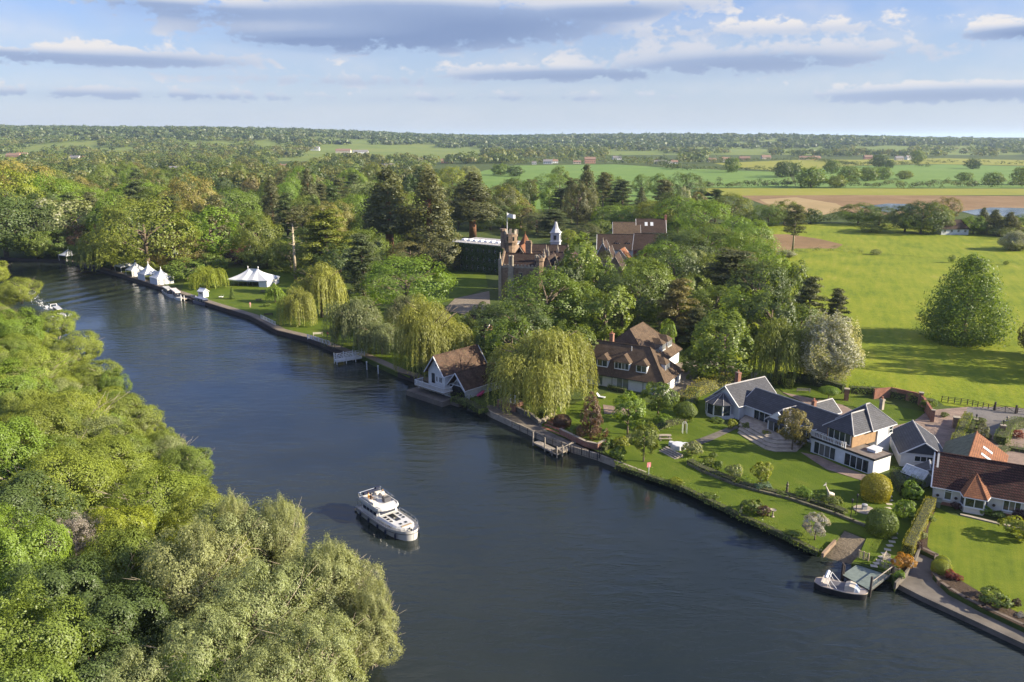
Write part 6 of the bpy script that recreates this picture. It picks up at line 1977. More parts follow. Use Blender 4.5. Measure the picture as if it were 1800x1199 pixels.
# orange roofed block and chimney
x0_, x1_ = ml(903, None, 12)[0], ml(931, None, 12)[0]
za, zb_ = ml(920, 452, 12)[1], ml(912, 430, 14)[1]
walls(m_, x0_, x1_, 9, 17, -.3, za, STONEW)
roof(m_, x0_, x1_, 9, 17.5, za, zb_, 'y', 0, 0, TILEO, .1, .2, TILEO, rm=STONE)
x, z = ml(929, 423, 10)
mb = MB()
mb.box((x - .9, 9.4, 2), (x + .9, 10.6, z - 1))
mb.box((x - 1.05, 9.3, z - 1), (x + 1.05, 10.7, z - .6))
mb.box((x - .8, 9.5, z - .6), (x + .8, 10.5, z))
ob('chimney_stack', mb, STONEW, m_)
x, z = ml(923, 411, 20)
mb = MB()
mb.lathe([(2.0, 2), (2.0, z - 3.6)], 8, (x, 20, 0))
ob('stair_turret', mb, STONEW, m_)
mb = MB()
mb.lathe([(2.3, z - 3.7), (1.0, z - 1.5), (.12, z), (.05, z + .8)], 8, (x, 20, 0))
ob('turret_roof', mb, TILEO, m_)
# flag tower
x, z = ml(897, 404, 24)
zb_ = z
mb = MB()
mb.lathe([(2.15, 0), (2.1, z - 5.0), (2.6, z - 4.0), (2.6, z - 1.3), (2.1, z - 1.3)], 12, (x, 24, 0))
tw = ob('flag_tower', mb, STONEW, m_)
for k in range(8):
    a = k * PI / 4 + .2
    mb = MB()
    c, s = math.cos(a), math.sin(a)
    mb.obox((x + 2.15 * c + .45 * s, 24 + 2.15 * s - .45 * c, z - 1.3), (-.9 * s, .9 * c, 0), (.45 * c, .45 * s, 0), (0, 0, 1.3))
    ob('merlon', mb, STONE, tw)
for k in range(8):
    a = k * PI / 4 - .1
    mb = MB()
    c, s = math.cos(a), math.sin(a)
    mb.obox((x + 2.56 * c + .25 * s, 24 + 2.56 * s - .25 * c, z - 3.4), (-.5 * s, .5 * c, 0), (.1 * c, .1 * s, 0), (0, 0, 1.3))
    ob('slit_window', mb, GLASS, tw)
mb = MB()
mb.lathe([(.95, z - 6), (.9, z - .5), (1.15, z - .2), (1.15, z + .5), (.8, z + .5)], 8, (x - 2.1, 22.6, 0))
ob('side_turret', mb, STONEW, m_)
xf, zf = ml(891.5, 374, 24)
mb = MB()
mb.lathe([(.13, zb_ - 1.5), (.07, zf), (.14, zf + .05), (.02, zf + .2)], 8, (xf, 24, 0))
ob('flagpole', mb, WHITE, m_)
mb = MB()
rows = []
for i in range(9):
    t = i / 8
    yy = 24 + .35 * math.sin(t * 7)
    rows.append([(xf + .1 + t * 2.7, yy, zf - .15 - t * .5), (xf + .1 + t * 2.7, yy + .05, zf - 1.5 - t * .45)])
mb.loft(rows, False, False)
fl = ob('flag', mb, WHITE, m_)
sd_ = fl.modifiers.new('thick', 'SOLIDIFY')
sd_.thickness = .03
# main roof behind
x0_, x1_ = ml(935, None, 26)[0], ml(1010, None, 26)[0]
za, zb_ = ml(960, 453, 24)[1], ml(960, 430, 28)[1]
walls(m_, x0_, x1_, 22, 34, -.3, za, STONEW)
roof(m_, x0_, x1_, 22, 34, za, zb_, 'x', 0, 3, TILED, .2, .2, TILED, rm=STONE)
for u in (952, 972, 990):
    x = ml(u, None, 21.6)[0]
    walls(m_, x - 1.2, x + 1.2, 21.6, 26, za - 2, za + .8, STONEW, za + 2.6, 'y', True, False, name='gablet')
    window(m_, (x - .5, 21.6, za - .4), X, NY_, 1.0, 1.1, 2, 1, mat=STONE, fr=.12)
    x, z = ml(u + 8, 430, 25)
    pinnacle(m_, x, 25, za, z, .7)
# white cupola
x, z = ml(976.5, 394, 34)
zb_ = ml(976.5, 430, 34)[1]
mb = MB()
mb.box((x - 1.5, 32.5, zb_ - 2), (x + 1.5, 35.5, zb_ + 4.2))
mb.box((x - 1.8, 32.2, zb_ + 1.0), (x + 1.8, 35.8, zb_ + 1.3))
mb.box((x - 1.8, 32.2, zb_ + 4.0), (x + 1.8, 35.8, zb_ + 4.3))
cu = ob('cupola', mb, M('cupola_paint', (.44, .45, .46), .7, .12), m_)
mb = MB()
mb.lathe([(1.9, zb_ + 4.3), (.9, zb_ + 5.8), (.35, zb_ + 7.8), (.05, z)], 8, (x, 34, 0))
ob('spire', mb, M('pale_lead', (.36, .37, .38), .6), cu)
for (ox, oy, n_, u_) in ((-.6, 32.5, NY_, X), (1.5, 33.4, X, Y)):
    window(cu, (x + ox, oy, zb_ + 1.7), u_, n_, 1.2, 1.7, 1, 1, mat=GREYD, fr=.12)

# --- ivy covered wing
p0, p1_ = Vector(G(797, 474, 1)), Vector(G(886, 484, 1))
ang = math.degrees(math.atan2(p1_.y - p0.y, p1_.x - p0.x))
Lw = (p1_ - p0).length
iv = frame_at('ivy_wing', 'flat roofed hotel wing overgrown with dark ivy', 'hotel wing', p0, ang)
zt = z_at(p0.x, p0.y, 426) - 1
walls(iv, 0, Lw, 0, 15, -.3, zt, M('hotel_brick', (.24, .17, .12), .9, .2, 1.0, .3))
mb = MB()
mb.box((-.3, -.3, zt), (Lw + .3, 15.3, zt + .35))
ob('flat_roof', mb, LEAD, iv)
mb = MB()
for i in range(9):
    mb.box((1 + i * Lw / 9, 4.2, zt + .35), (2.4 + i * Lw / 9, 6.4, zt + 1.0))
ob('rooflight', mb, M('rooflight_white', (.75, .76, .78), .4, .1), iv)
mb = MB()
mb.tube((0, .1, zt + 1.0), (Lw, .1, zt + 1.0), .06, .06, 4)
for i in range(16):
    mb.tube((i * Lw / 15, .1, zt + .3), (i * Lw / 15, .1, zt + 1.0), .05, .05, 4)
ob('roof_railing', mb, WHITE, iv)
rng = np.random.default_rng(77)
n = 9000
P_ = np.stack([rng.uniform(-.2, Lw + .1, n), -0.25 - rng.random(n) ** 2 * .5, zt * (1 - rng.random(n) ** 1.15)], 1)
keep = np.ones(n, bool)
for k in range(9):
    for zz in (1.0, 4.3, 7.6):
        x = 1.5 + k * (Lw - 2.5) / 8
        keep &= ~((abs(P_[:, 0] - x) < .5) & (abs(P_[:, 2] - zz - .8) < .75))
        if zz + 1.6 < zt:
            window(iv, (x - .5, 0, zz), X, NY_, 1.0, 1.6, 1, 2, fr=.12)
P_ = P_[keep]
n = len(P_)
L_ = rng.uniform(.35, .75, n)
nn = rng.normal(size=(n, 3)) * .5 + np.array([0, -1.0, .35])
f = ob('ivy', leaf_mesh('ivy', P_, nn, L_, L_ * .8, rng.uniform(.75, 1.25, n), LEAF), parent=iv)
f.color = (.075, .115, .03, 1)

# --- hotel cottages at the back
def block(name, label, u, v, ang, wid, dep, hw, hr, wall, tile, axis='x', i0=0., i1=0., nwin=0, cat='house', wy=None, frame_m=None):
    t = frame_at(name, label, cat, G(u, v, 1), ang)
    walls(t, 0, wid, 0, dep, -.3, hw, wall, hr if not (i0 and i1) else None, axis, not i0, not i1)
    roof(t, 0, wid, 0, dep, hw, hr, axis, i0, i1, tile, .4, .2, tile)
    for i in range(nwin):
        x = wid * (i + .5) / nwin - .6
        for zz in ((hw - 2.1,) if hw < 5 else (1.0, hw - 2.0)):
            window(t, (x, 0, zz), X, NY_, 1.2, 1.4, 2, 1, fr=.1)
    return t


t = block('hotel_cottage', 'white gabled cottage with sunlit brown roof behind the hotel', 1078, 432, -4, 12, 9, 6.0, 10.5, WHITEW, TILEB, 'x', 0, 0, 3)
t = block('hotel_block', 'white walled hotel block with black roof, two skylights and a tall brick chimney', 1119, 432, -4, 13, 10, 6.5, 12.0, WHITEW, TILED, 'x', 0, 0, 3)
for x in (3.6, 6.2):
    mb = MB()
    k = 5.5 / 5
    mb.slab([(x, 2.2, 6.5 + 2.2 * k + .1), (x + 1.3, 2.2, 6.5 + 2.2 * k + .1), (x + 1.3, 3.6, 6.5 + 3.6 * k + .1), (x, 3.6, 6.5 + 3.6 * k + .1)], .1)
    ob('skylight', mb, M('skylight_glass', (.55, .58, .6), .2, .1), t)
chimney(t, 13.3, 5, 0, 13.6, 1.1)
t = block('stable_block', 'long low hotel range with dark roof and white dormers', 1050, 458, -6, 17, 9, 5.0, 10.2, WHITEW, TILED, 'x', 0, 0, 4)
for x in (3.5, 8, 12.5):
    dormer(t, x, 1.6, 6.0, 1.8, 1.2, 2.2, 1, 2, TILED)
t = block('timbered_block', 'hotel block with dark roof over red brick and white timbered walls', 1112, 470, -14, 12, 11, 7.0, 12.5, M('brick_upper', (.20, .085, .06), .9, .2, 2), TILED, 'x', 0, 0, 3)
mb = MB()
mb.box((-.05, -.06, -.3), (12.05, .1, 3.6))
ob('lower_wall', mb, WHITEW, t)
t = block('small_orange_roof', 'small building with a sunlit orange gable roof between the hotel blocks', 1076, 474, -20, 6, 7, 4.2, 7.8, M('pink_render', (.55, .42, .34), .9, .15), TILEO, 'y', 0, 0, 1)
t = block('stone_gable', 'narrow steep stone gable with a finial beside the manor', 1048, 476, -14, 4.5, 9, 6.0, 10.8, STONEW, TILED, 'y', 0, 0, 1, 'gable')
pinnacle(t, 2.25, 0, 9, 12.6, .6)
t = block('stone_gable', 'second steep stone gable, the nearer to the small orange roof', 1060, 482, -14, 3.6, 9, 5.4, 9.6, STONEW, TILED, 'y', 0, 0, 1, 'gable')
pinnacle(t, 1.8, 0, 8, 11.4, .6)
t = block('red_roof_shed', 'low shed with faded red roof half hidden by dark trees', 406, 452, -20, 8, 7, 2.6, 6.5, WHITEW, M('red_sheet', (.26, .09, .075), .7, .2), 'x', 0, 0, 0, 'shed')
t = block('meadow_cottage', 'white cottage with brown roof at the far edge of the meadow', 1654, 413, 0, 14, 8, 3.4, 7.4, WHITEW, TILED, 'x', 2.5, 2.5, 4)
t = block('lodge', 'brick lodge half hidden behind the golden willow', 806, 612, -35, 7, 8, 4.5, 7.5, BRICK, TILED, 'x', 0, 0, 2)


# --- tents
def pagoda(label, u, v, s, hgt, ang, sides=(), group='pagoda tents along the river walk'):
    t = frame_at('pagoda_tent', label, 'tent', G(u, v, 1), ang, 1.0, group)
    rows = []
    for k in range(9):
        q = k / 8
        r = s / 2 * (1 - q) ** 1.7 + .04
        z = 2.3 + (hgt - 2.3) * q
        n = 16
        ring = []
        for i in range(n):
            a = 2 * PI * i / n
            c, sn = math.cos(a), math.sin(a)
            m = max(abs(c), abs(sn))
            w_ = (1 - q) * 1.0
            rr_ = r * ((1 / m) * w_ + 1.0 * (1 - w_))
            ring.append((rr_ * c, rr_ * sn, z))
        rows.append(ring)
    mb = MB()
    mb.loft([[(x, y, 2.05) for x, y, z in rows[0]]] + rows)
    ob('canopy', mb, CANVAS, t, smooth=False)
    for dx in (-1, 1):
        for dy in (-1, 1):
            mb = MB()
            mb.tube((dx * s * .48, dy * s * .48, -.1), (dx * s * .48, dy * s * .48, 2.1), .08, .08, 6)
            ob('leg', mb, WHITE, t)
    for sd in sides:
        mb = MB()
        a = {'f': ((-s * .48, -s * .49, 0), (s * .96, 0, 0)), 'r': ((s * .49, -s * .48, 0), (0, s * .96, 0)), 'l': ((-s * .49, -s * .48, 0), (0, s * .96, 0)), 'b': ((-s * .48, s * .49, 0), (s * .96, 0, 0))}[sd]
        for j in range(6):
            o_1 = Vector(a[0]) + Vector(a[1]) * (j / 6)
            mb.obox(o_1, Vector(a[1]) * (1 / 6), (0.02 * (j % 2), 0.05 * (j % 2) + .02, 0), (0, 0, 2.15))
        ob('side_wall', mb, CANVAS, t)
    mb = MB()
    mb.lathe([(.16, hgt - .15), (.08, hgt + .25), (.02, hgt + .5)], 8)
    ob('finial', mb, WHITE, t)
    return t


pagoda('furthest upstream white tent at the river bend', 122, 457, 5.5, 5.0, -30)
pagoda('small white tent behind the furthest one, peak showing', 139, 449, 4.5, 4.8, -30)
pagoda('shaded grey white tent, first of the row of four', 221, 477, 5.6, 5.0, -42)
pagoda('dappled tent, second of the row of four', 240, 484, 5.4, 5.4, -42, 'r')
pagoda('open sided tall tent, third of the row of four', 263, 491, 5.8, 6.0, -42, 'fb')
pagoda('walled white tent, last of the row nearest the boats', 285, 498, 5.8, 5.4, -42, 'fr')
pagoda('white tent under the huge oak, half hidden', 262, 452, 5, 5.2, -42)
pagoda('white tent behind the column shaped tree, hardly seen', 308, 455, 5, 5.0, -42)

mq = frame_at('marquee', 'big white two poled marquee on the resort lawn', 'marquee', G(447, 500, 1), -12)
mq.scale = (.86, .86, .92)
rows = []
for k in range(8):
    q = k / 7
    ring = []
    for i in range(24):
        a = 2 * PI * i / 24
        c, s = math.cos(a), math.sin(a)
        m = max(abs(c), abs(s))
        sq = 1 - q
        rx = 8.6 * (1 - q) ** 1.25 * (sq / m + q) + .05
        ry = 5.2 * (1 - q) ** 1.25 * (sq / m + q) + .05
        sag = 1.0 * q
        x = rx * c + (2.2 if c > 0.0 else -2.2) * min(1, abs(c) * 3) * q
        dip = 0.5 * math.sin(PI * q) * 0 - (0.9 * q if abs(x) < 1.6 else 0) * q
        ring.append((x, ry * s, 2.3 + 3.6 * q + dip + (.25 * abs(math.sin(6 * a)) * (1 - q))))
    rows.append(ring)
mb = MB()
mb.loft([[(x, y, z - .35) for x, y, z in rows[0]]] + rows)
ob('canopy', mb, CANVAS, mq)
for x in (-2.2, 2.2):
    mb = MB()
    mb.lathe([(.1, 0), (.1, 6.2), (.22, 6.25), (.2, 6.7), (.02, 6.9)], 8, (x, 0, 0))
    ob('pole', mb, WHITE, mq)
for i in range(9):
    for s in (-1, 1):
        mb = MB()
        mb.tube((-8 + i * 2, 4.9 * s, -.1), (-8 + i * 2, 4.9 * s, 2.3), .06, .06, 5)
        ob('side_pole', mb, GREYW, mq)
mb = MB()
mb.box((4.8, -5.0, 0), (8.2, -4.9, 2.1))
mb.box((8.2, -5.0, 0), (8.3, 4.9, 2.1))
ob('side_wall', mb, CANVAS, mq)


# ------------------------------------------------------------------ gardens
def GV(u, v, z=1.0):
    x, y = G(u, v, z)
    return Vector((x, y, z))


def wall_line(name, px, hgt, wid, mat, label, z=1.0, cat='wall', cap=None, capmat=None):
    p = [GV(u, v, z) for u, v in px]
    t = thing(name, label, cat, p[0])
    mb, mc = MB(), MB()
    for a, b in zip(p[:-1], p[1:]):
        d = b - a
        n = Vector((-d.y, d.x, 0)).normalized() * wid
        e = d.normalized() * (wid * .3)
        mb.obox(a - p[0] - n / 2 - e - Vector((0, 0, .1)), d + e * 2, n, (0, 0, hgt + .1))
        if cap:
            mc.obox(a - p[0] - n * .62 - e + Vector((0, 0, hgt)), d + e * 2, n * 1.24, (0, 0, cap))
    ob('wall', mb, mat, t)
    if cap:
        ob('coping', mc, capmat or STONE, t)
    return t


def pillar(label, u, v, hgt, w_, mat, name='pillar', ball=False, lamp=False, group=None):
    t = thing(name, label, 'pillar', GV(u, v), R(-20), group)
    mb = MB()
    mb.box((-w_ / 2, -w_ / 2, -.1), (w_ / 2, w_ / 2, hgt))
    ob('shaft', mb, mat, t)
    mb = MB()
    mb.box((-w_ * .62, -w_ * .62, hgt), (w_ * .62, w_ * .62, hgt + .12))
    if ball:
        mb.lathe([(.05, hgt + .1), (.2, hgt + .22), (.24, hgt + .38), (.16, hgt + .55), (.02, hgt + .6)], 10)
    ob('cap', mb, STONE, t)
    if lamp:
        mb = MB()
        mb.tube((0, 0, hgt + .1), (0, 0, hgt + .5), .04, .04, 6)
        mb.lathe([(.08, hgt + .5), (.17, hgt + .85), (.2, hgt + .88), (.02, hgt + 1.05)], 6)
        ob('lantern', mb, BLACK, t)
    return t


def shrub(kind, u, vb, wpx, hpx, color, label, name='shrub', cat='shrub', group=None):
    x, y = G(u, vb)
    d = PJ(x, y, 1)[2]
    wd = wpx * d / FOC
    dirv = Vector((x, y)).normalized()
    x, y = x + dirv.x * wd * .38, y + dirv.y * wd * .38
    h_ = max(.4, z_at(x, y, vb - hpx) - 1)
    return plant(kind, x, y, h_, wd * 1.12, color, label, name, cat, group)


# clipped and loose hedges
def HG(px, *a, **k):
    return hedge('hedge', [G(u, v) for u, v in px], *a, **k)


HG([(1200, 716), (1228, 692), (1262, 678), (1312, 671)], 2.4, 2.3, 'gold', 'broad sunlit golden hedge beside the hexagonal sun room', 0.22, 60, wob=.22)
HG([(1205, 742), (1214, 712), (1220, 700)], 2.0, 2.2, 'gr', 'shaded green hedge running down from the golden one', 0.22, 60, wob=.2)
HG([(1362, 676), (1380, 672), (1386, 684)], 1.6, 2.2, 'yl', 'yellow green clipped hedge wedge behind the slate roof', 0.18, 70)
HG([(1384, 668), (1430, 676), (1482, 692)], 1.3, 2.1, 'dk', 'long dark clipped hedge behind the back lawn', 0.18, 80)
HG([(1494, 690), (1540, 692), (1600, 704), (1642, 716)], 1.8, 1.5, 'br', 'loose flowering hedge between brick wall and meadow', 0.24, 55, wob=.35)
HG([(1070, 684), (1100, 691)], 1.0, 1.0, 'br', 'low box hedge under the brown roofed house', 0.15, 70)
HG([(1594, 977), (1614, 935), (1634, 893)], 1.35, 1.7, 'gold', 'long flat topped golden brown hedge between the two gardens', 0.14, 110, wob=.05)
HG([(1572, 842), (1588, 872)], 1.4, 1.9, 'gr', 'dark clipped hedge behind the golden dome', 0.16, 90)
HG([(1606, 862), (1632, 840)], 1.8, 1.7, 'br', 'green hedge block in front of the dark shed', 0.18, 80)
HG([(1678, 792), (1700, 742)], 1.5, 1.9, 'yl', 'bright yellow clipped hedge beside the drive', 0.17, 90)
HG([(1690, 796), (1712, 748)], 1.3, 1.6, 'br', 'green clipped hedge paired with the yellow one', 0.17, 90)
HG([(1758, 782), (1772, 757), (1800, 748), (1830, 752)], 2.0, 1.7, 'gr', 'curved clipped hedge by the lane gate', 0.18, 80)
HG([(1140, 762), (1175, 748), (1205, 742)], 1.6, 1.0, 'br', 'low leafy border between two gardens', 0.2, 60, wob=.3)
HG([(1060, 792), (1110, 770), (1150, 757)], 1.0, 0.8, 'dk', 'dark low hedge dividing the two lawns', 0.2, 60, wob=.2)
HG([(1740, 800), (1772, 790), (1830, 800)], 1.6, .7, 'gr', 'low planted bed along the edge of the drive', 0.2, 50, wob=.35)
HG([(1212, 814), (1234, 826), (1291, 849)], 1.5, .8, 'gl', 'ragged border plants at the upstream end of the garden wall', 0.2, 45, wob=.5)
HG([(1300, 852), (1334, 861), (1388, 874), (1420, 884)], 1.2, .65, 'ol', 'ragged border plants in the middle of the garden wall', 0.2, 40, wob=.5)
HG([(1425, 884), (1468, 897), (1486, 905)], 1.4, .8, 'gl', 'ragged border plants near the lamp posts', 0.2, 45, wob=.5)
mbk = [(1085, 822), (1135, 839), (1200, 861), (1248, 884), (1300, 910), (1340, 927), (1400, 956), (1440, 976)]
hedge('bank_weeds', [G(u, v, .6) for u, v in mbk], 1.0, 0.75, 'gl', 'strip of weeds and reeds hanging over the garden bank', 0.24, 55, z=.55, wob=.35, cat='weeds')
hedge('bank_weeds', [G(u, v, .8) for u, v in [(800, 704), (826, 712), (850, 726)]], 2.2, .9, 'gr', 'tangle of plants between boathouse and terrace', 0.25, 55, z=.8, wob=.4, cat='weeds')

for (k, u, vb, wp, hp, c, lab) in [
    ('ball', 1537, 884, 46, 50, 'gold', 'large clipped golden dome by the white lower storey'),
    ('ball', 1547, 945, 47, 50, 'gr', 'large dark clipped ball near the stepping stones'),
    ('bush', 1085, 812, 32, 28, 'gr', 'round dark bush at the end of the terrace path'),
    ('bush', 1092, 792, 28, 24, 'yl', 'golden bush behind the round dark one'),
    ('bush', 1068, 790, 28, 20, 'gr', 'spreading bush at the corner of the terrace wall'),
    ('ball', 988, 753, 28, 24, 'cop', 'dark purple clipped bush by the terrace steps'),
    ('bush', 1008, 768, 24, 22, 'gr', 'green bush beside the purple clipped one'),
    ('bush', 955, 733, 24, 16, 'dk', 'dark bush at the head of the terrace steps'),
    ('bush', 925, 722, 22, 14, 'gr', 'low green bush under the largest willow'),
    ('bush', 1216, 806, 34, 30, 'pale', 'white plumed shrub at the end of the garden wall'),
    ('bush', 1253, 808, 16, 14, 'gr', 'small dark shrub on the lawn edge'),
    ('bush', 1247, 822, 24, 18, 'ol', 'olive shrub along the garden wall'),
    ('bush', 1262, 828, 20, 20, 'gr', 'upright green shrub along the garden wall'),
    ('bush', 1290, 846, 30, 30, 'pale', 'pale green shrub along the garden wall'),
    ('bush', 1340, 864, 36, 18, 'cyan', 'blue grey spreading shrub at the garden wall'),
    ('bush', 1310, 852, 26, 12, 'br', 'low bright plants on the garden wall'),
    ('bush', 1375, 876, 26, 12, 'gr', 'low dark plants in the middle of the garden wall'),
    ('weeper', 1413, 880, 30, 24, 'br', 'small weeping shrub near the giraffe'),
    ('bush', 1436, 886, 32, 20, 'gr', 'green shrub at the giraffe feet'),
    ('bush', 1462, 894, 32, 24, 'ol', 'olive shrub behind the giraffe'),
    ('bush', 1320, 908, 46, 32, 'gr', 'wide bush on the river bank'),
    ('bush', 1342, 912, 24, 24, 'cop', 'coppery bush joined to the wide bank bush'),
    ('bush', 1190, 855, 30, 14, 'yl', 'yellow bush hanging over the bank'),
    ('bush', 1395, 945, 28, 12, 'gr', 'low bush on the bank near the purple tree'),
    ('bush', 1250, 878, 30, 10, 'gr', 'low growth on the bank in the middle of the lawn'),
    ('bush', 1585, 1008, 36, 34, 'org', 'golden bush ending the golden hedge, orange sunlight put into its colour'),  # low sun on the hedge end is painted into the leaf colour
    ('bush', 1603, 885, 40, 40, 'br', 'leafy climber on the hedge behind the stepping stones'),
    ('bush', 1586, 920, 38, 44, 'lime', 'tall bright climber beside the stepping stones'),
    ('bush', 1580, 1020, 22, 18, 'br', 'green bush by the mooring deck'),
    ('bush', 1628, 922, 24, 20, 'gr', 'bush at the corner of the striped lawn'),
    ('bush', 1620, 950, 18, 16, 'pale', 'grey green tuft in the narrow bed'),
    ('bush', 1612, 968, 18, 18, 'pur', 'purple plants in the narrow bed'),
    ('ball', 1653, 1010, 30, 24, 'yl', 'golden ball at the edge of the retaining wall'),
    ('ball', 1656, 995, 22, 16, 'yl', 'smaller golden ball behind the first'),
    ('bush', 1671, 1020, 24, 18, 'red', 'red leaved maple on the retaining wall'),
    ('bush', 1684, 1023, 14, 14, 'red', 'small crimson bush beside the red maple'),
    ('bush', 1748, 1072, 62, 34, 'gr', 'wide spreading green juniper on the retaining wall'),
    ('bush', 1785, 1070, 14, 18, 'pur', 'purple bush at the end of the juniper'),
    ('bush', 1795, 1088, 24, 10, 'lav', 'lilac flowers near the picture corner'),
    ('bush', 1792, 956, 60, 46, 'yl', 'large golden conifer on the striped lawn'),
    ('bush', 1730, 908, 22, 22, 'br', 'green bush under the bungalow window'),
    ('bush', 1752, 914, 26, 16, 'gr', 'low dark bush under the bungalow window'),
    ('ball', 1788, 912, 24, 24, 'pur', 'dark purple ball by the bungalow wall'),
    ('bush', 1680, 898, 16, 16, 'pur', 'small plum coloured bush at the bungalow bay'),
    ('smallcone', 1717, 776, 32, 40, 'con', 'dark dense conifer beside the gate pillars'),
    ('bush', 1790, 772, 20, 16, 'red', 'reddish shrub behind the curved hedge'),
    ('bush', 1626, 725, 20, 24, 'gr', 'climber on the brick wall'),
    ('bush', 1316, 735, 16, 10, 'red', 'dark red shrub below the sun room'),
    ('bush', 1262, 745, 30, 10, 'gr', 'low bed round the sun room'),
    ('bush', 1286, 756, 16, 20, 'yl', 'yellow potted shrub by the patio steps'),
    ('bush', 1310, 757, 14, 16, 'ol', 'potted plant at the top of the patio steps'),
    ('bush', 1346, 770, 20, 12, 'gold', 'orange flowers in the middle of the patio'),
    ('bush', 1405, 788, 26, 30, 'bro', 'brown bush at the foot of the copper tree'),
    ('bush', 1165, 748, 30, 20, 'br', 'bushes between the two lawns'),
    ('bush', 1130, 785, 26, 16, 'ol', 'flowering shrub by the small lawn tree'),
    ('bush', 1660, 735, 14, 10, 'gr', 'shrub by the drive pillar'),
    ('bush', 1725, 745, 16, 10, 'gr', 'shrub at the gate pillar'),
    ('bush', 470, 540, 12, 8, 'gr', 'small shrub on the resort lawn by the picnic tables'),
]:
    shrub(k, u, vb, wp, hp, c, lab, 'topiary' if k == 'ball' else 'shrub')

for (k, u, vb, vt, wp, c, lab, nm) in [
    ('smallcone', 1038, 772, 694, 44, 'cop', 'bronze leaved conical tree on the terrace lawn', 'copper_beech_tree'),
    ('small', 1103, 764, 690, 62, 'lime', 'bright green round tree on the lawn of the brown roofed house', 'maple_tree'),
    ('small', 1156, 738, 670, 62, 'gr', 'soft green tree in front of the brown roofed house', 'garden_tree'),
    ('lollipop', 1203, 757, 708, 36, 'gr', 'clipped round headed tree on a bare stem near the white table', 'standard_tree'),
    ('small', 1131, 812, 744, 54, 'ol', 'small light tree leaning on the river lawn', 'apple_tree'),
    ('small', 1336, 858, 810, 32, 'yl', 'thin yellowish sapling on the lawn', 'sapling'),
    ('small', 1392, 792, 716, 56, 'bro', 'bronze brown tree in front of the slate roofed house', 'cherry_tree'),
    ('small', 1432, 950, 902, 46, 'lav', 'grey lilac round headed tree above the slipway', 'standard_tree'),
    ('lollipop', 1456, 704, 680, 32, 'br', 'round headed little tree on the back lawn', 'standard_tree'),
]:
    TB(k, u, vb, vt, wp * 1.15, c, lab, nm)

# walls
wall_line('garden_wall', [(1210, 818), (1233, 830), (1290, 853), (1333, 865), (1387, 878), (1467, 905), (1500, 918), (1527, 929)], .38, .4, M('mossy_stone', (.12, .11, .07), .95, .45, 1.2, .7), 'low rough stone wall dividing the river lawn from the upper lawn')
wall_line('terrace_wall', [(878, 717), (905, 722), (934, 736), (948, 748)], .95, .4, CONC, 'grey terrace wall below the largest willow', cap=.08)
wall_line('terrace_wall', [(985, 764), (1010, 776), (1030, 786), (1050, 790), (1066, 783)], 1.0, .4, BRICK, 'terrace wall under the bronze conical tree', cap=.08)
wall_line('step_wall', [(948, 748), (972, 731)], .8, .35, STONE, 'sloping kerb wall beside the terrace steps')
wall_line('retaining_wall', [(1617, 968), (1646, 981), (1640, 1012), (1652, 1029), (1668, 1040), (1697, 1058), (1727, 1072), (1800, 1106), (1880, 1148)], .55, .4, STONEW, 'curved stone wall holding the striped lawn above the apron', z=.56)
wall_line('curved_kerb_wall', [(1573, 1034), (1590, 1016), (1606, 994), (1616, 970)], .75, .22, CONC, 'curved concrete wall between hedge and mooring apron', z=.56)
wall_line('slipway_wall', [(1446, 978), (1467, 955)], .45, .3, STONEW, 'short stone wall along the slipway')
wall_line('brick_wall', [(1536, 701), (1565, 698), (1612, 708), (1622, 716), (1637, 740)], 1.9, .32, BRICK, 'tall curved red brick wall behind the slate roofed house', cap=.08, capmat=BRICK)
wall_line('bungalow_step', [(1690, 905), (1760, 922), (1830, 938)], .12, .5, STONE, 'stone edging below the bungalow', cat='kerb')
pillar('brick pillar at the end of the dark hedge', 1487, 704, 2.3, .8, BRICK)
pillar('brick pillar where the curved wall turns', 1617, 712, 2.4, .7, BRICK)
pillar('brick end pillar of the curved wall beside the drive', 1638, 742, 2.2, .55, BRICK)
pillar('stone pillar at the head of the yellow hedge', 1679, 752, 1.9, .9, STONEW)
pillar('gate pillar with a lantern on the near side of the lane', 1714, 752, 1.5, .6, STONEW, lamp=True)
pillar('gate pillar with a lantern on the far side of the lane', 1760, 770, 2.2, .7, STONEW, lamp=True)
pillar('white topped bollard beside the lane', 1701, 742, .5, .35, WHITE, ball=True)
pillar('white topped bollard by the curved hedge', 1770, 742, .5, .35, WHITE, ball=True)

# patio platform and its steps
pt = thing('patio_steps', 'curved stone steps from the patio down to the lawn', 'steps', GV(1345, 780))
o_ = Vector(pt.location)
base = [(1296, 762), (1312, 772), (1345, 791), (1362, 795), (1400, 795)]
for k in range(4):
    px = [(u - (3 - k) * 0 + (k * 1.0), v - k * 5.2) for u, v in base]
    p = [GV(u, v) - o_ for u, v in px]
    back = [GV(u + 24, v - 24) - o_ for u, v in px]
    mb = MB()
    for i in range(len(p) - 1):
        mb.prism([(p[i].x, p[i].y), (p[i + 1].x, p[i + 1].y), (back[i + 1].x, back[i + 1].y), (back[i].x, back[i].y)], -.05 + k * .17 - (.0 if k == 0 else .02) + .001 * k, .17 + k * .17)
    ob('step', mb, STONE if k % 2 == 0 else M('worn_stone', (.30, .255, .20), .9, .3, 1.2, .5), pt)
st = thing('terrace_steps', 'brick steps between terrace path and lawn', 'steps', GV(965, 752))
o_ = Vector(st.location)
for k in range(4):
    a, b = GV(951 + k * 5, 752 - k * 4) - o_, GV(984 + k * 3, 765 - k * 5) - o_
    d_ = (b - a)
    n = Vector((-d_.y, d_.x, 0)).normalized()
    mb = MB()
    mb.obox(a + Vector((0, 0, -.1)), d_, n * .6, (0, 0, .2 + k * .15))
    ob('step', mb, BRICK, st)

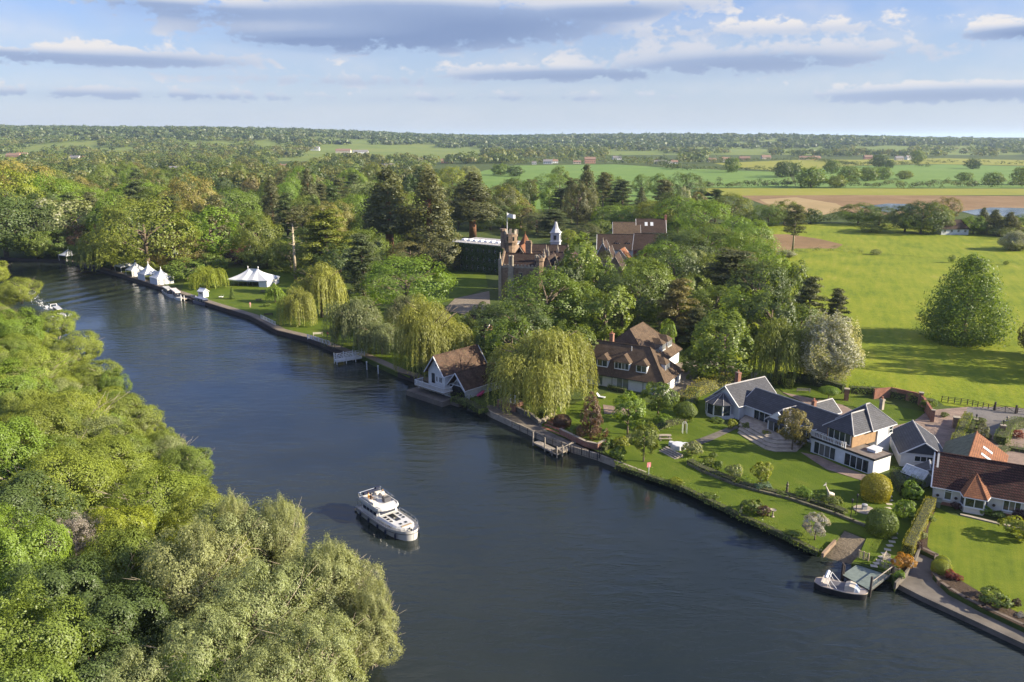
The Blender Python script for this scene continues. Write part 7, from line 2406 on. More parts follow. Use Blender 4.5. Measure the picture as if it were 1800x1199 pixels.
# stepping stones
sp_ = thing('stepping_stone_path', 'curving line of square stepping stones down to the mooring deck', 'path', GV(1562, 900))
o_ = Vector(sp_.location)
line = [(1561, 866), (1563, 873), (1564, 880), (1563, 887), (1561, 894), (1558, 901), (1556, 909), (1572, 930), (1572, 938), (1571, 946), (1568, 953), (1564, 960), (1560, 967), (1555, 974), (1550, 980), (1546, 986), (1541, 991), (1536, 996)]
smesh = MB()
smesh.prism([(-.40, -.26), (.36, -.30), (.42, .22), (-.36, .28)], 0, .05)
smm = smesh.mesh('stone', M('pale_slab', (.42, .38, .30), .9, .25, 1.5, .3))
for i, (u, v) in enumerate(line):
    s = ob('stone', smm, None, sp_)
    s.location = GV(u, v) - o_ + Vector((0, 0, .045 + .01 * (i % 3)))
    s.rotation_euler = (0, 0, R(-20 + i * 17 % 40))


# mooring deck with its rail
dk = [GV(1508, 991, .8), GV(1567, 1010, .8), GV(1530, 1038, .8), GV(1480, 1010, .8)]
t = thing('mooring_deck', 'grey green planked mooring deck with a rail', 'deck', dk[0])
o_ = dk[0]
L0 = dk[1] - dk[0]
L1 = dk[3] - dk[0]
N_ = 26
pl0 = M('deck_board', (.150, .185, .165), .75, .2, 1.5, .3)
for i in range(N_):
    a = (dk[0].lerp(dk[3], i / N_)) - o_
    b = (dk[1].lerp(dk[2], i / N_)) - o_
    a2 = (dk[0].lerp(dk[3], (i + .92) / N_)) - o_
    b2 = (dk[1].lerp(dk[2], (i + .92) / N_)) - o_
    mb = MB()
    mb.prism([(a.x, a.y), (b.x, b.y), (b2.x, b2.y), (a2.x, a2.y)], -.06, .0)
    ob('plank', mb, pl0, t)
mb = MB()
mb.prism([((q - o_).x * .985, (q - o_).y * .985) for q in dk], -.28, -.07)
ob('deck_frame', mb, DARKW, t)
for q, hh in ((dk[2], 1.7), (dk[3], 1.5), (dk[1], 1.2), (dk[0].lerp(dk[3], .9), 1.1)):
    mb = MB()
    q = q - o_
    mb.tube((q.x, q.y, -1.8), (q.x, q.y, hh), .14, .13, 8)
    ob('mooring_post', mb, DARKW, t)
mb = MB()
a, b = dk[2] - o_, dk[1] - o_
mb.tube(a + Vector((0, 0, 1.05)), b + Vector((0, 0, 1.05)), .06, .06, 6)
for i in range(1, 10):
    q = a.lerp(b, i / 10)
    mb.tube(q, q + Vector((0, 0, 1.05)), .025, .025, 4)
mb.tube(a + Vector((0, 0, .2)), b + Vector((0, 0, .2)), .03, .03, 4)
ob('handrail', mb, GREYW, t)

# wooden jetty
t = thing('jetty', 'weathered wooden jetty with tall posts below the terrace', 'jetty', GV(935, 777, .55))
o_ = Vector(t.location)
A, B, C_ = GV(937, 778, .55) - o_, GV(979, 799, .55) - o_, GV(1012, 785, .55) - o_
for (p, q, wd_, n) in ((A, B, 1.3, 16), (B, C_, 1.5, 12)):
    d_ = q - p
    s = Vector((-d_.y, d_.x, 0)).normalized() * wd_
    mb = MB()
    for i in range(n):
        mb.obox(p + d_ * (i / n), d_ * (.9 / n), s, (0, 0, .07))
    mb.obox(p - Vector((0, 0, .2)), d_, s * .1, (0, 0, .19))
    mb.obox(p + s * .9 - Vector((0, 0, .2)), d_, s * .1, (0, 0, .19))
    ob('deck', mb, GREYW, t)
for q, hh in ((A, 1.9), (A.lerp(B, .5), 1.9), (B, 1.4), (B + Vector((.9, .5, 0)), 1.4), (A.lerp(B, .8), .6), (B.lerp(C_, .5), .5)):
    mb = MB()
    mb.tube((q.x, q.y, -2.2), (q.x, q.y, hh), .13, .12, 7)
    ob('post', mb, GREYW, t)
mb = MB()
q = B + Vector((.9, .5, 0))
mb.tube(B + Vector((0, 0, 1.1)), q + Vector((0, 0, 1.1)), .06, .06, 5)
mb.tube(q + Vector((0, 0, .9)), C_ + Vector((0, .6, .9)), .05, .05, 5)
mb.tube(B + Vector((0, 0, .9)), C_ + Vector((0, -.2, .9)), .05, .05, 5)
for i in (1, 2, 3):
    p_ = B.lerp(C_, i / 3)
    mb.tube(p_, p_ + Vector((0, 0, .9)), .05, .05, 5)
ob('handrail', mb, GREYW, t)


# fences
def fence(name, label, px, hgt, mat, n, rails=(.5, .95), z=1.0, pick=0, r=.05, cat='fence', posts=True):
    p = [GV(u, v, z) for u, v in px]
    t = thing(name, label, cat, p[0])
    mb = MB()
    tot = sum((b - a).length for a, b in zip(p[:-1], p[1:]))
    for a, b in zip(p[:-1], p[1:]):
        for k in rails:
            mb.tube(a - p[0] + Vector((0, 0, hgt * k)), b - p[0] + Vector((0, 0, hgt * k)), r * .7, r * .7, 4)
        k = max(1, round(pick * (b - a).length / tot)) if pick else 0
        for i in range(k):
            q = a.lerp(b, (i + .5) / k) - p[0]
            mb.tube(q, q + Vector((0, 0, hgt * rails[-1])), r * .6, r * .6, 4)
    ob('rail', mb, mat, t)
    for a, b in zip(p[:-1], p[1:]):
        k = max(1, round(n * (b - a).length / tot))
        for i in range(k + (1 if b == p[-1] else 0)):
            q = a.lerp(b, i / k) - p[0]
            mb = MB()
            mb.tube(q - Vector((0, 0, .2)), q + Vector((0, 0, hgt)), r * 1.3, r * 1.3, 6)
            ob('post', mb, mat, t)
    return t


fence('field_fence', 'dark post and rail fence between lane and meadow', [(1655, 706), (1700, 712), (1746, 722)], 1.15, DARKW, 9, (.4, .7, .95), r=.06)
fence('field_fence', 'dark post and rail fence beyond the field gate', [(1788, 727), (1850, 735)], 1.15, DARKW, 4, (.4, .7, .95), r=.06)
fence('chain_fence', 'black posts and rail along the terrace edge', [(900, 751), (942, 769), (1003, 794)], 1.1, BLACK, 7, (.5, .95), r=.05)
fence('iron_railing', 'black iron railing at the downstream end of the terrace', [(1008, 796), (1050, 808), (1058, 800)], 1.2, BLACK, 5, (.1, .95), pick=14, r=.045)
fence('wooden_fence', 'short wooden fence by the slipway', [(1509, 981), (1526, 987)], 1.1, M('pale_timber', (.42, .33, .20), .85, .3, 3), 2, (.3, .9), pick=6, r=.06)
fence('picket_fence', 'grey picket fence at the garden end of the mooring deck', [(1546, 996), (1580, 1012)], .9, GREYW, 4, (.3, .85), pick=16, r=.04)
fence('white_balustrade', 'white balustrade of the landing stage nearest the marquee', [(459, 560), (484, 572)], 1.1, WHITE, 5, (.1, .9), pick=14, r=.09)
fence('white_balustrade', 'white balustrade of the landing stage under the forked willow', [(541, 595), (580, 607)], 1.1, WHITE, 6, (.1, .9), pick=18, r=.09)

# field gate
t = thing('field_gate', 'dark five barred field gate between two stout posts', 'gate', GV(1748, 722))
b = GV(1785, 728) - Vector(t.location)
mb = MB()
for k in (.2, .45, .7, .95, 1.2):
    mb.tube((0, 0, k), b + Vector((0, 0, k)), .045, .045, 4)
mb.tube((0, 0, .2), b * .5 + Vector((0, 0, 1.2)), .04, .04, 4)
mb.tube(b + Vector((0, 0, .2)), b * .5 + Vector((0, 0, 1.2)), .04, .04, 4)
for k in (.02, .5, .98):
    mb.tube(b * k, b * k + Vector((0, 0, 1.2)), .05, .05, 4)
ob('gate_leaf', mb, DARKW, t)
for q in (Vector((0, 0, 0)), b):
    mb = MB()
    mb.tube(q + Vector((0, 0, -.2)), q + Vector((0, 0, 1.7)), .19, .17, 7)
    ob('gate_post', mb, DARKW, t)

# white footbridge over the inlet
A, B = GV(592, 634, 1.0), GV(641, 626, 1.0)
t = thing('footbridge', 'white wooden footbridge with lattice railings over the inlet', 'bridge', A)
d_ = B - A
s = Vector((-d_.y, d_.x, 0)).normalized()
mb = MB()
mb.obox((0, 0, -.45), d_, s * 1.6, (0, 0, .5))
ob('deck', mb, WB, t)
for q in (0, 1.5):
    mb = MB()
    for k in (.25, 1.1):
        mb.obox(s * q + Vector((0, 0, k)), d_, s * .1, (0, 0, .1))
    n = 9
    for i in range(n):
        a_, b_2 = d_ * (i / n), d_ * ((i + 1) / n)
        mb.tube(s * q + a_ + Vector((0, 0, .3)), s * q + b_2 + Vector((0, 0, 1.1)), .045, .045, 4)
        mb.tube(s * q + a_ + Vector((0, 0, 1.1)), s * q + b_2 + Vector((0, 0, .3)), .045, .045, 4)
    ob('railing', mb, WB, t)
    for i in range(4):
        mb = MB()
        p_ = d_ * (i / 3) + s * q
        mb.tube(p_ + Vector((0, 0, -2)), p_ + Vector((0, 0, 1.5)), .11, .11, 6)
        ob('post', mb, WB, t)
GP = 'white mooring posts in the river'
for u, v, lab in ((645, 650, 'white mooring post just below the footbridge'), (737, 690, 'white mooring post before the boathouse quay'), (665, 657, 'short white mooring post below the footbridge')):
    x, y = G(u, v, 0)
    mb = MB()
    mb.lathe([(.12, -1.5), (.11, 1.6), (.16, 1.65), (.16, 1.85), (.02, 1.95)], 8)
    tag(ob('mooring_post', mb, WHITE, loc=(x, y, 0)), lab, 'post', GP)


# garden things
def bench(label, u, v, rz, mat, name='bench', L=1.5):
    t = thing(name, label, 'bench', GV(u, v), R(rz))
    mb = MB()
    for i in range(3):
        mb.box((-L / 2, -.25 + i * .17, .42), (L / 2, -.12 + i * .17, .46))
    ob('seat', mb, mat, t)
    mb = MB()
    for i in range(3):
        mb.box((-L / 2, .24, .55 + i * .15), (L / 2, .28, .66 + i * .15))
    ob('backrest', mb, mat, t)
    for x in (-L / 2 + .08, L / 2 - .08):
        mb = MB()
        mb.box((x - .04, -.25, -.02), (x + .04, -.18, .62))
        mb.box((x - .04, .22, -.02), (x + .04, .29, 1.0))
        mb.box((x - .04, -.25, .58), (x + .04, .25, .63))
        ob('leg', mb, mat, t)
    return t


bench('grey wooden bench beside the stepping stones, facing the deck', 1558, 986, 50, GREYW)
bench('dark bench on the landing stage nearest the marquee', 472, 556, 200, DARKW, L=2.4)
bench('cream bench under the forked golden willow', 559, 590, 190, M('cream_paint', (.60, .55, .42), .6, .1), L=2.4)
bench('pale bench in front of the dark hedge on the back lawn', 1412, 690, 170, GREYW, L=2.6)
t = thing('garden_table', 'round garden table with a chair near the mooring deck', 'table', GV(1567, 995))
mb = MB()
mb.lathe([(.5, .7), (.5, .74)], 14)
ob('tabletop', mb, GREYW, t)
mb = MB()
mb.tube((0, 0, -.02), (0, 0, .7), .05, .05, 8)
mb.lathe([(.28, -.02), (.06, .06)], 10)
ob('pedestal', mb, GREYW, t)
# the table under white covers
t = thing('covered_table', 'round garden table and chairs wrapped in white covers', 'table', GV(1192, 788))
rng = random.Random(3)
for (x, y, r, h_) in ((0, 0, 1.15, .82), (1.25, .35, .5, .75), (-.9, 1.1, .45, .7)):
    mb = MB()
    rings = []
    for z, k in ((0, 1.05), (.3, 1.0), (h_ - .08, .96), (h_, .85), (h_ + .03, .02)):
        rings.append([(x + r * k * math.cos(i * PI / 10) * (1 + .05 * (i % 2)), y + r * k * math.sin(i * PI / 10) * (1 + .05 * (i % 2)), z) for i in range(20)])
    mb.loft(rings)
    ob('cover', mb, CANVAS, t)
t = thing('stone_table', 'grey stone table and benches beside the covered table', 'table', GV(1168, 772))
for (a, b_2) in (((-1.1, -.4, .68), (1.1, .4, .76)), ((-1.1, -1.0, .40), (1.1, -.7, .47)), ((-1.1, .7, .40), (1.1, 1.0, .47))):
    mb = MB()
    mb.box(a, b_2)
    mb.box((a[0] + .2, a[1] + .05, -.02), (a[0] + .45, b_2[1] - .05, a[2]))
    mb.box((b_2[0] - .45, a[1] + .05, -.02), (b_2[0] - .2, b_2[1] - .05, a[2]))
    ob('tabletop' if a[2] > .6 else 'bench_seat', mb, STONE, t)
t = thing('lawn_steps', 'wooden steps from the river lawn up to the covered table', 'steps', GV(1168, 800))
a, b_2 = GV(1158, 793) - Vector(t.location), GV(1186, 808) - Vector(t.location)
for k in range(4):
    mb = MB()
    d_ = b_2 - a
    s = Vector((-d_.y, d_.x, 0)).normalized()
    mb.obox(a + s * (k * .4) - Vector((0, 0, .1)), d_, s * .42, (0, 0, .2 + k * .14))
    ob('step', mb, GREYW, t)
t = thing('garden_arch', 'white arch frame over a birdbath under the clipped round tree', 'arch', GV(1203, 762))
mb = MB()
for y in (-.3, .3):
    mb.path([(-.35, y, -.05), (-.35, y, 1.7), (-.2, y, 2.0), (.2, y, 2.0), (.35, y, 1.7), (.35, y, -.05)], .035, 5)
ob('frame', mb, WHITE, t)

# giraffe statue
t = thing('giraffe_statue', 'pale metal giraffe statue with its neck stretched up on the lawn', 'statue', GV(1459, 886), R(20))
GIR = M('statue_metal', (.50, .46, .38), .5, .35, 4.0, metal=.2)
mb = MB()
for (x, y) in ((-.38, -.14), (-.38, .14), (.42, -.13), (.42, .13)):
    mb.tube((x, y, -.02), (x + .02, y, .75), .045, .065, 6)
    mb.tube((x + .02, y, .75), (x, y * .9, 1.35), .065, .11, 6)
ob('leg', mb, GIR, t)
mb = MB()
mb.loft([[(x, r * math.cos(a) * .8, z + r * math.sin(a)) for a in [i * PI / 5 for i in range(10)]] for x, z, r in ((.55, 1.35, .05), (.5, 1.35, .2), (.2, 1.45, .27), (-.2, 1.58, .29), (-.45, 1.65, .24), (-.58, 1.7, .08))])
mb.tube((-.40, 0, 1.7), (-1.0, 0, 2.75), .18, .09, 8)
mb.tube((-1.0, 0, 2.75), (-1.15, 0, 3.05), .09, .08, 8)
ob('body', mb, GIR, t)
mb = MB()
mb.loft([[(x, r * math.cos(a) * .8, z + r * math.sin(a)) for a in [i * PI / 4 for i in range(8)]] for x, z, r in ((-1.02, 3.12, .08), (-1.15, 3.1, .13), (-1.35, 3.02, .09), (-1.5, 2.95, .05))])
for y in (-.06, .06):
    mb.tube((-1.08, y, 3.18), (-1.05, y * 1.2, 3.36), .02, .03, 5)
    mb.tube((-1.05, y, 3.15), (-.95, y * 3, 3.2), .03, .01, 4)
ob('head', mb, GIR, t)
mb = MB()
mb.tube((.55, 0, 1.4), (.68, 0, .85), .03, .015, 5)
ob('tail', mb, GIR, t)


def lamp_post(label, u, v, hgt):
    t = thing('lamp_post', label, 'lamp post', GV(u, v), 0, 'black lamp posts by the garden wall')
    mb = MB()
    mb.lathe([(.12, -.05), (.06, .25), (.04, hgt), (.08, hgt + .03)], 8)
    ob('post', mb, BLACK, t)
    mb = MB()
    mb.lathe([(.07, hgt + .03), (.15, hgt + .4), (.18, hgt + .43), (.05, hgt + .58), (.02, hgt + .65)], 6)
    ob('lantern', mb, BLACK, t)


lamp_post('black lamp post nearer the river, by the round flower bed', 1495, 912, 2.3)
lamp_post('black lamp post nearer the house, by the round flower bed', 1504, 904, 2.4)
t = thing('birdbath', 'pale stone birdbath on a pedestal on the river lawn', 'birdbath', GV(1358, 909))
mb = MB()
mb.lathe([(.25, -.05), (.25, .1), (.10, .2), (.09, .8), (.14, .9)], 10)
ob('pedestal', mb, STONE, t)
mb = MB()
mb.lathe([(.12, .9), (.42, 1.02), (.42, 1.1), (.34, 1.05), (.05, 1.0)], 12)
ob('bowl', mb, STONE, t)
t = thing('fountain', 'small grey fountain block in a round paved bed', 'fountain', GV(1519, 897))
mb = MB()
mb.lathe([(1.4, -.05), (1.4, .14), (0.05, .15)], 18)
ob('paving', mb, STONE, t)
mb = MB()
mb.box((-.3, -.2, .06), (.3, .2, .75))
mb.lathe([(.35, .75), (.4, .85), (.1, .95)], 10)
ob('block', mb, GREYD, t)
t = thing('sign_post', 'small pink sign board on a white post at the river bank', 'sign', GV(1140, 835))
mb = MB()
mb.tube((0, 0, -.2), (0, 0, 1.7), .06, .06, 6)
ob('post', mb, WHITE, t)
mb = MB()
mb.obox((-.3, -.1, 1.25), (.6, .15, 0), (-.015, .05, 0), (0, 0, .75))
ob('board', mb, M('pink_board', (.62, .22, .22), .6, .15), t)
t = thing('statue', 'slim stone figure standing on the upper lawn', 'statue', GV(1383, 866))
mb = MB()
mb.lathe([(.22, -.05), (.22, .3), (.14, .32), (.2, .7), (.14, .95), (.2, 1.25), (.08, 1.42), (.11, 1.6), (.02, 1.72)], 10)
ob('figure', mb, M('dark_bronze', (.10, .085, .06), .6, .3), t)
for (u, v, lab) in ((1302, 905, 'little stone figure at the edge of the river bank'),):
    t = thing('statue', lab, 'statue', GV(u, v - 4))
    mb = MB()
    mb.lathe([(.2, -.05), (.18, .4), (.1, .5), (.17, .85), (.08, 1.0), (.11, 1.15), (.02, 1.25)], 10)
    ob('figure', mb, STONE, t)
t = thing('sun_lounger', 'white reclining lounger on the forecourt of the brown roofed house', 'lounger', GV(1056, 700), R(60))
mb = MB()
mb.slab([(-.35, -.9, .35), (.35, -.9, .35), (.35, .3, .35), (-.35, .3, .35)], .08)
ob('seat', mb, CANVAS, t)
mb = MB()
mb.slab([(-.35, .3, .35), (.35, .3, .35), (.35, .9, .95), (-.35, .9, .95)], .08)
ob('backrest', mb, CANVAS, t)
for x in (-.3, .3):
    mb = MB()
    mb.tube((x, -.8, -.02), (x, -.8, .3), .03, .03, 5)
    mb.tube((x, .5, -.02), (x, .3, .32), .03, .03, 5)
    ob('leg', mb, WHITE, t)
# shed and greenhouse behind the golden dome
t = thing('greenhouse', 'small greenhouse with dusty white glass beside the dark shed', 'greenhouse', GV(1583, 846), R(-60))
walls(t, 0, 3.2, 0, 2.2, -.1, 1.5, M('dusty_glass', (.34, .37, .35), .3, .3, 2.0), 2.4, 'x')
roof(t, 0, 3.2, 0, 2.2, 1.5, 2.45, 'x', 0, 0, M('dusty_glass_roof', (.44, .46, .45), .3, .3, 2.0), .1, .05, WHITE)
mb = MB()
for i in range(6):
    x = i * 3.2 / 5
    for y0_, y1_ in ((-.1, 1.1), (2.3, 1.1)):
        mb.tube((x, y0_, 1.43), (x, y1_, 2.5), .03, .03, 4)
    mb.tube((x, -.02, 0), (x, -.02, 1.5), .03, .03, 4)
ob('glazing_bar', mb, WHITE, t)
t = thing('garden_shed', 'dark felt roofed shed behind the green hedge block', 'shed', GV(1609, 850), R(-24))
walls(t, 0, 3.4, 0, 3.0, -.1, 1.7, GREYW, 2.6, 'y')
roof(t, 0, 3.4, 0, 3.0, 1.7, 2.7, 'y', 0, 0, M('shed_felt', (.06, .062, .066), .9, .25), .2, .06, GREYD, rm=GREYD)
t = thing('water_butt', 'dark green water butt by the greenhouse', 'barrel', GV(1601, 856))
mb = MB()
mb.lathe([(.28, -.02), (.34, .4), (.3, .9), (.32, .92), (.02, .95)], 12)
ob('barrel', mb, M('green_plastic', (.03, .06, .045), .5), t)
# brick stub and white frames under the largest willow
t = thing('brick_kiosk', 'low brick kiosk with white posts beneath the largest willow', 'kiosk', GV(876, 716), R(-40))
mb = MB()
mb.box((-.2, -.2, -.1), (4.2, 2.2, 1.5))
ob('wall', mb, BRICK, t)
for x in (2.9, 4.0):
    mb = MB()
    mb.box((x - .1, 0, 1.5), (x + .1, .2, 3.2))
    ob('post', mb, WHITE, t)
t = thing('pot', 'stone urn with a clipped plant at the top of the terrace steps', 'planter', GV(973, 732))
mb = MB()
mb.box((-.3, -.3, -.05), (.3, .3, .6))
mb.lathe([(.15, .6), (.35, .95), (.4, 1.1), (.3, 1.1)], 10)
ob('urn', mb, STONE, t)
pc = ob('foliage', PROTO['ball'][0][0], parent=t)
pc.location, pc.scale, pc.color = (0, 0, 1.05), (.32, .32, .32), (.07, .10, .03, 1)
t = thing('pink_canoe', 'pink canoe leaning by the boathouse wall', 'canoe', GV(845, 697), R(70))
mb = MB()
mb.loft([[(x, r * math.cos(a), .5 + .1 * abs(x) + r * math.sin(a) * .8) for a in [i * PI / 4 for i in range(8)]] for x, r in ((-2, .03), (-1.4, .25), (-.5, .38), (.5, .38), (1.4, .25), (2, .03))])
ob('hull', mb, M('pink_paint', (.45, .05, .16), .5), t)
mb = MB()
mb.lathe([(.22, 0), (.16, .02), (.16, .4), (.22, .42)], 10, (0, 0, -.1))
ob('seat', mb, M('pink_dark', (.2, .03, .08), .6), t)
# picnic tables, kiosk on the resort lawn
pn = thing('picnic_table', 'dark picnic table on the resort lawn nearer the water', 'table', GV(455, 530), R(30), 'picnic tables on the resort lawn')
mb = MB()
mb.box((-.9, -.4, .72), (.9, .4, .77))
ob('tabletop', mb, DARKW, pn)
for y in (-.75, .6):
    mb = MB()
    mb.box((-.9, y, .42), (.9, y + .25, .46))
    ob('bench_seat', mb, DARKW, pn)
for x in (-.6, .6):
    mb = MB()
    mb.tube((x, -.7, -.02), (x, -.3, .72), .04, .04, 4)
    mb.tube((x, .7, -.02), (x, .3, .72), .04, .04, 4)
    mb.tube((x, -.75, .40), (x, .85, .40), .04, .04, 4)
    ob('leg', mb, DARKW, pn)
dup(pn, GV(463, 515), R(-10), 'dark picnic table near the slim weeping sapling')
dup(pn, GV(475, 518), R(60), 'dark picnic table behind the slim weeping sapling')
t = thing('white_kiosk', 'small white kiosk beside the moored boats', 'kiosk', GV(358, 522), R(-30))
walls(t, -1.2, 1.2, -1, 1, -.1, 2.0, WHITE, 2.7, 'x')
roof(t, -1.2, 1.2, -1, 1, 2.0, 2.75, 'x', 0, 0, WHITE, .2, .06, WHITE)
window(t, (-.6, -1, .9), X, NY_, 1.2, .7, 2, 1)


# ------------------------------------------------------------------ people
def person(label, loc, rz, pose='stand', top=(.5, .3, .2), legs=(.08, .09, .14), hair=(.05, .03, .02), skin=(.48, .28, .20), sc=1.0, z0=0.0):
    t = thing('person', label, 'person', loc, rz, None, (sc, sc, sc))
    if pose == 'stand':
        J = dict(pel=(0, 0, .95), sp=(0, .01, 1.2), ch=(0, 0, 1.42), nk=(0, -.01, 1.54), hd=(0, -.02, 1.67),
                 hl=(.1, 0, .9), kl=(.11, -.02, .5), al=(.11, .02, .09), tl=(.12, -.14, .03), hr=(-.1, 0, .9), kr=(-.11, -.05, .5), ar=(-.11, .06, .09), tr=(-.12, -.1, .03),
                 sl=(.19, 0, 1.42), el=(.26, .03, 1.15), wl=(.28, -.08, .9), fl=(.28, -.11, .8), sr=(-.19, 0, 1.42), er=(-.26, .03, 1.15), wr=(-.27, -.1, .92), fr=(-.27, -.14, .82))
    else:
        J = dict(pel=(0, 0, .52), sp=(0, .06, .77), ch=(0, .08, 1.0), nk=(0, .06, 1.12), hd=(0, .03, 1.25),
                 hl=(.1, -.02, .5), kl=(.13, -.42, .52), al=(.13, -.45, .10), tl=(.13, -.60, .04), hr=(-.1, -.02, .5), kr=(-.13, -.42, .52), ar=(-.14, -.40, .10), tr=(-.14, -.55, .04),
                 sl=(.19, .07, 1.0), el=(.26, -.05, .76), wl=(.18, -.30, .68), fl=(.14, -.38, .66), sr=(-.19, .07, 1.0), er=(-.26, -.08, .78), wr=(-.16, -.32, .74), fr=(-.12, -.40, .73))
    E_ = 'pel sp,sp ch,ch nk,nk hd,pel hl,hl kl,kl al,al tl,pel hr,hr kr,kr ar,ar tr,ch sl,sl el,el wl,wl fl,ch sr,sr er,er wr,wr fr'
    rad = dict(pel=.15, sp=.135, ch=.16, nk=.06, hd=.105, hl=.10, kl=.065, al=.045, tl=.04, sl=.07, el=.045, wl=.032, fl=.03)
    for k in list(rad):
        if k.endswith('l') and k not in ('pel',):
            rad[k[:-1] + 'r'] = rad[k]
    names = list(J)
    me = bpy.data.meshes.new('body')
    me.from_pydata([J[k] for k in names], [(names.index(a), names.index(b)) for a, b in (p.split() for p in E_.split(','))], [])
    o = bpy.data.objects.new('body', me)
    COL.objects.link(o)
    o.modifiers.new('skin', 'SKIN')
    for i, k in enumerate(names):
        me.skin_vertices[0].data[i].radius = (rad[k], rad[k])
    me.skin_vertices[0].data[0].use_root = True
    o.modifiers.new('sub', 'SUBSURF').levels = 1
    dg = bpy.context.evaluated_depsgraph_get()
    m2 = bpy.data.meshes.new_from_object(o.evaluated_get(dg))
    bpy.data.objects.remove(o)
    for nm, c in (('skin', skin), ('top', top), ('trousers', legs)):
        m2.materials.append(M('cloth_%s_%d_%d_%d' % (nm, c[0] * 99, c[1] * 99, c[2] * 99), c, .8, .15, 6))
    zt, zp = J['nk'][2] - .03, J['pel'][2] + .02
    for p in m2.polygons:
        c = p.center
        arm = abs(c.x) > .2 and pose == 'stand' or pose != 'stand' and abs(c.x) > .1 and c.y < -.08 and c.z > .62
        p.material_index = 0 if c.z > zt or (arm and c.z < J['el'][2]) else (1 if c.z > zp or arm else 2)
        if c.z < .1:
            p.material_index = 2
        p.use_smooth = True
    m2.name = 'body'
    ob('body', m2, parent=t)
    hd = Vector(J['hd'])
    mb = MB()
    mb.lathe([(.115, -.02), (.125, .05), (.10, .11), (.02, .135)], 10, hd + Vector((0, .02, .01)))
    ob('hair', mb, M('hair_%d' % (hair[0] * 999), hair, .7, .3, 8), t)
    return t


# ------------------------------------------------------------------ boats
def hull_rings(L, bm, z0, sheer, bow=.30, n=22, flare=.86, deep=-.35):
    """outline stations from stern to a rounded bow; returns deck outline and loft rings"""
    st = []
    for i in range(n + 1):
        t = 1 - (1 - i / n) ** 1.7
        x = L * t
        if t < 1 - bow:
            w_ = bm / 2 * (0.93 + .07 * min(1, t * 4))
        else:
            q = (t - (1 - bow)) / bow
            w_ = bm / 2 * math.sqrt(max(0, 1 - q ** 2.2))
        st.append((x, max(w_, .03), z0 + sheer * max(0, t - .4) ** 2))
    return st


def section(st, k0, k1, L, side=True):
    """strip of hull between relative heights k0, k1 (0: waterline keel, 1: deck)"""
    rings = []
    for (x, w_, zd) in st:
        r = []
        for k in (k0, k1):
            ww = w_ * (0.86 + .14 * k)
            xx = x - (1 - k) * .05 * x / L
            r.append((xx, ww, -.3 + (zd + .3) * k))
        rings.append(r)
    return rings


def hull_band(st, k0, k1, L, out=0.0, cap=False):
    mb = MB()
    for s in (1, -1):
        rg_ = section(st, k0, k1, L)
        pts = [[(x, s * (y + out), z) for x, y, z in r] for r in rg_]
        n = len(pts)
        b = len(mb.v)
        for r in pts:
            mb.v += r
        for i in range(n - 1):
            f = (b + 2 * i, b + 2 * i + 2, b + 2 * i + 3, b + 2 * i + 1)
            mb.f.append(f if s < 0 else f[::-1])
    # transom
    rg_ = section(st, k0, k1, L)[0]
    b = len(mb.v)
    mb.v += [(rg_[0][0], rg_[0][1], rg_[0][2]), (rg_[0][0], -rg_[0][1], rg_[0][2]), (rg_[1][0], -rg_[1][1], rg_[1][2]), (rg_[1][0], rg_[1][1], rg_[1][2])]
    mb.f.append((b, b + 1, b + 2, b + 3))
    return mb


def plate(outline, z, t, zfun=None):
    mb = MB()
    mb.prism(outline, z - t, z)
    return mb


GEL = M('gelcoat', (.52, .515, .49), .25, .03, .6, spec=.5)
DECKM = M('deck_nonslip', (.42, .41, .39), .8, .08, 3)
HATCH = M('smoked_glass', (.012, .013, .015), .12, .2, spec=.6)
NAVY = M('navy_vinyl', (.015, .02, .045), .5, .2)
STEEL = M('stainless', (.55, .56, .58), .25, .05, metal=.9)

pb, ps = Vector((*G(728, 950, 0), 0)), Vector((*G(626, 900, 0), 0))
L = 11.6
cr = thing('river_cruiser', 'large white river cruiser with a flybridge under way in midstream', 'boat', (0, 0, 0), R(-50))
ax = Vector((math.cos(R(-50)), math.sin(R(-50)), 0))
cr.location = pb - ax * L
cr.scale = (1.0, 1.0, 0.87)
st = hull_rings(L, 4.1, 1.02, 1.0, .40, 28)
ob('hull', hull_band(st, .18, .86, L), GEL, cr, smooth=True)
ob('antifouling', hull_band(st, 0, .18, L, .004), NAVY, cr)
ob('rubbing_strake', hull_band(st, .80, .86, L, .06), BLACK, cr)
ob('bulwark', hull_band(st, .86, 1.12, L, .0), GEL, cr, smooth=True)
mb = MB()
ring = [(x, w_ * .985, zd - .12) for x, w_, zd in st] + [(x, -w_ * .985, zd - .12) for x, w_, zd in st[::-1]]
n = len(st)
mb.v = ring
mb.f = [(i, 2 * n - 1 - i, 2 * n - 2 - i, i + 1) for i in range(n - 1)]
ob('deck', mb, DECKM, cr)
mb = MB()
for s in (1, -1):
    mb.path([(x, s * (w_ - .02), zd + .72) for x, w_, zd in st[8:]], .025, 5)
    for x, w_, zd in st[8::3]:
        mb.tube((x, s * (w_ - .02), zd), (x, s * (w_ - .02), zd + .72), .02, .02, 5)
ob('guard_rail', mb, STEEL, cr)
# forward coach roof
def rr_outline(x0, x1, w0, w1, nose):
    pts = []
    for i in range(9):
        a = -PI / 2 + PI * i / 8
        pts.append((x1 - nose + nose * math.cos(a), w1 * math.sin(a)))
    return [(x0, -w0)] + pts + [(x0, w0)]


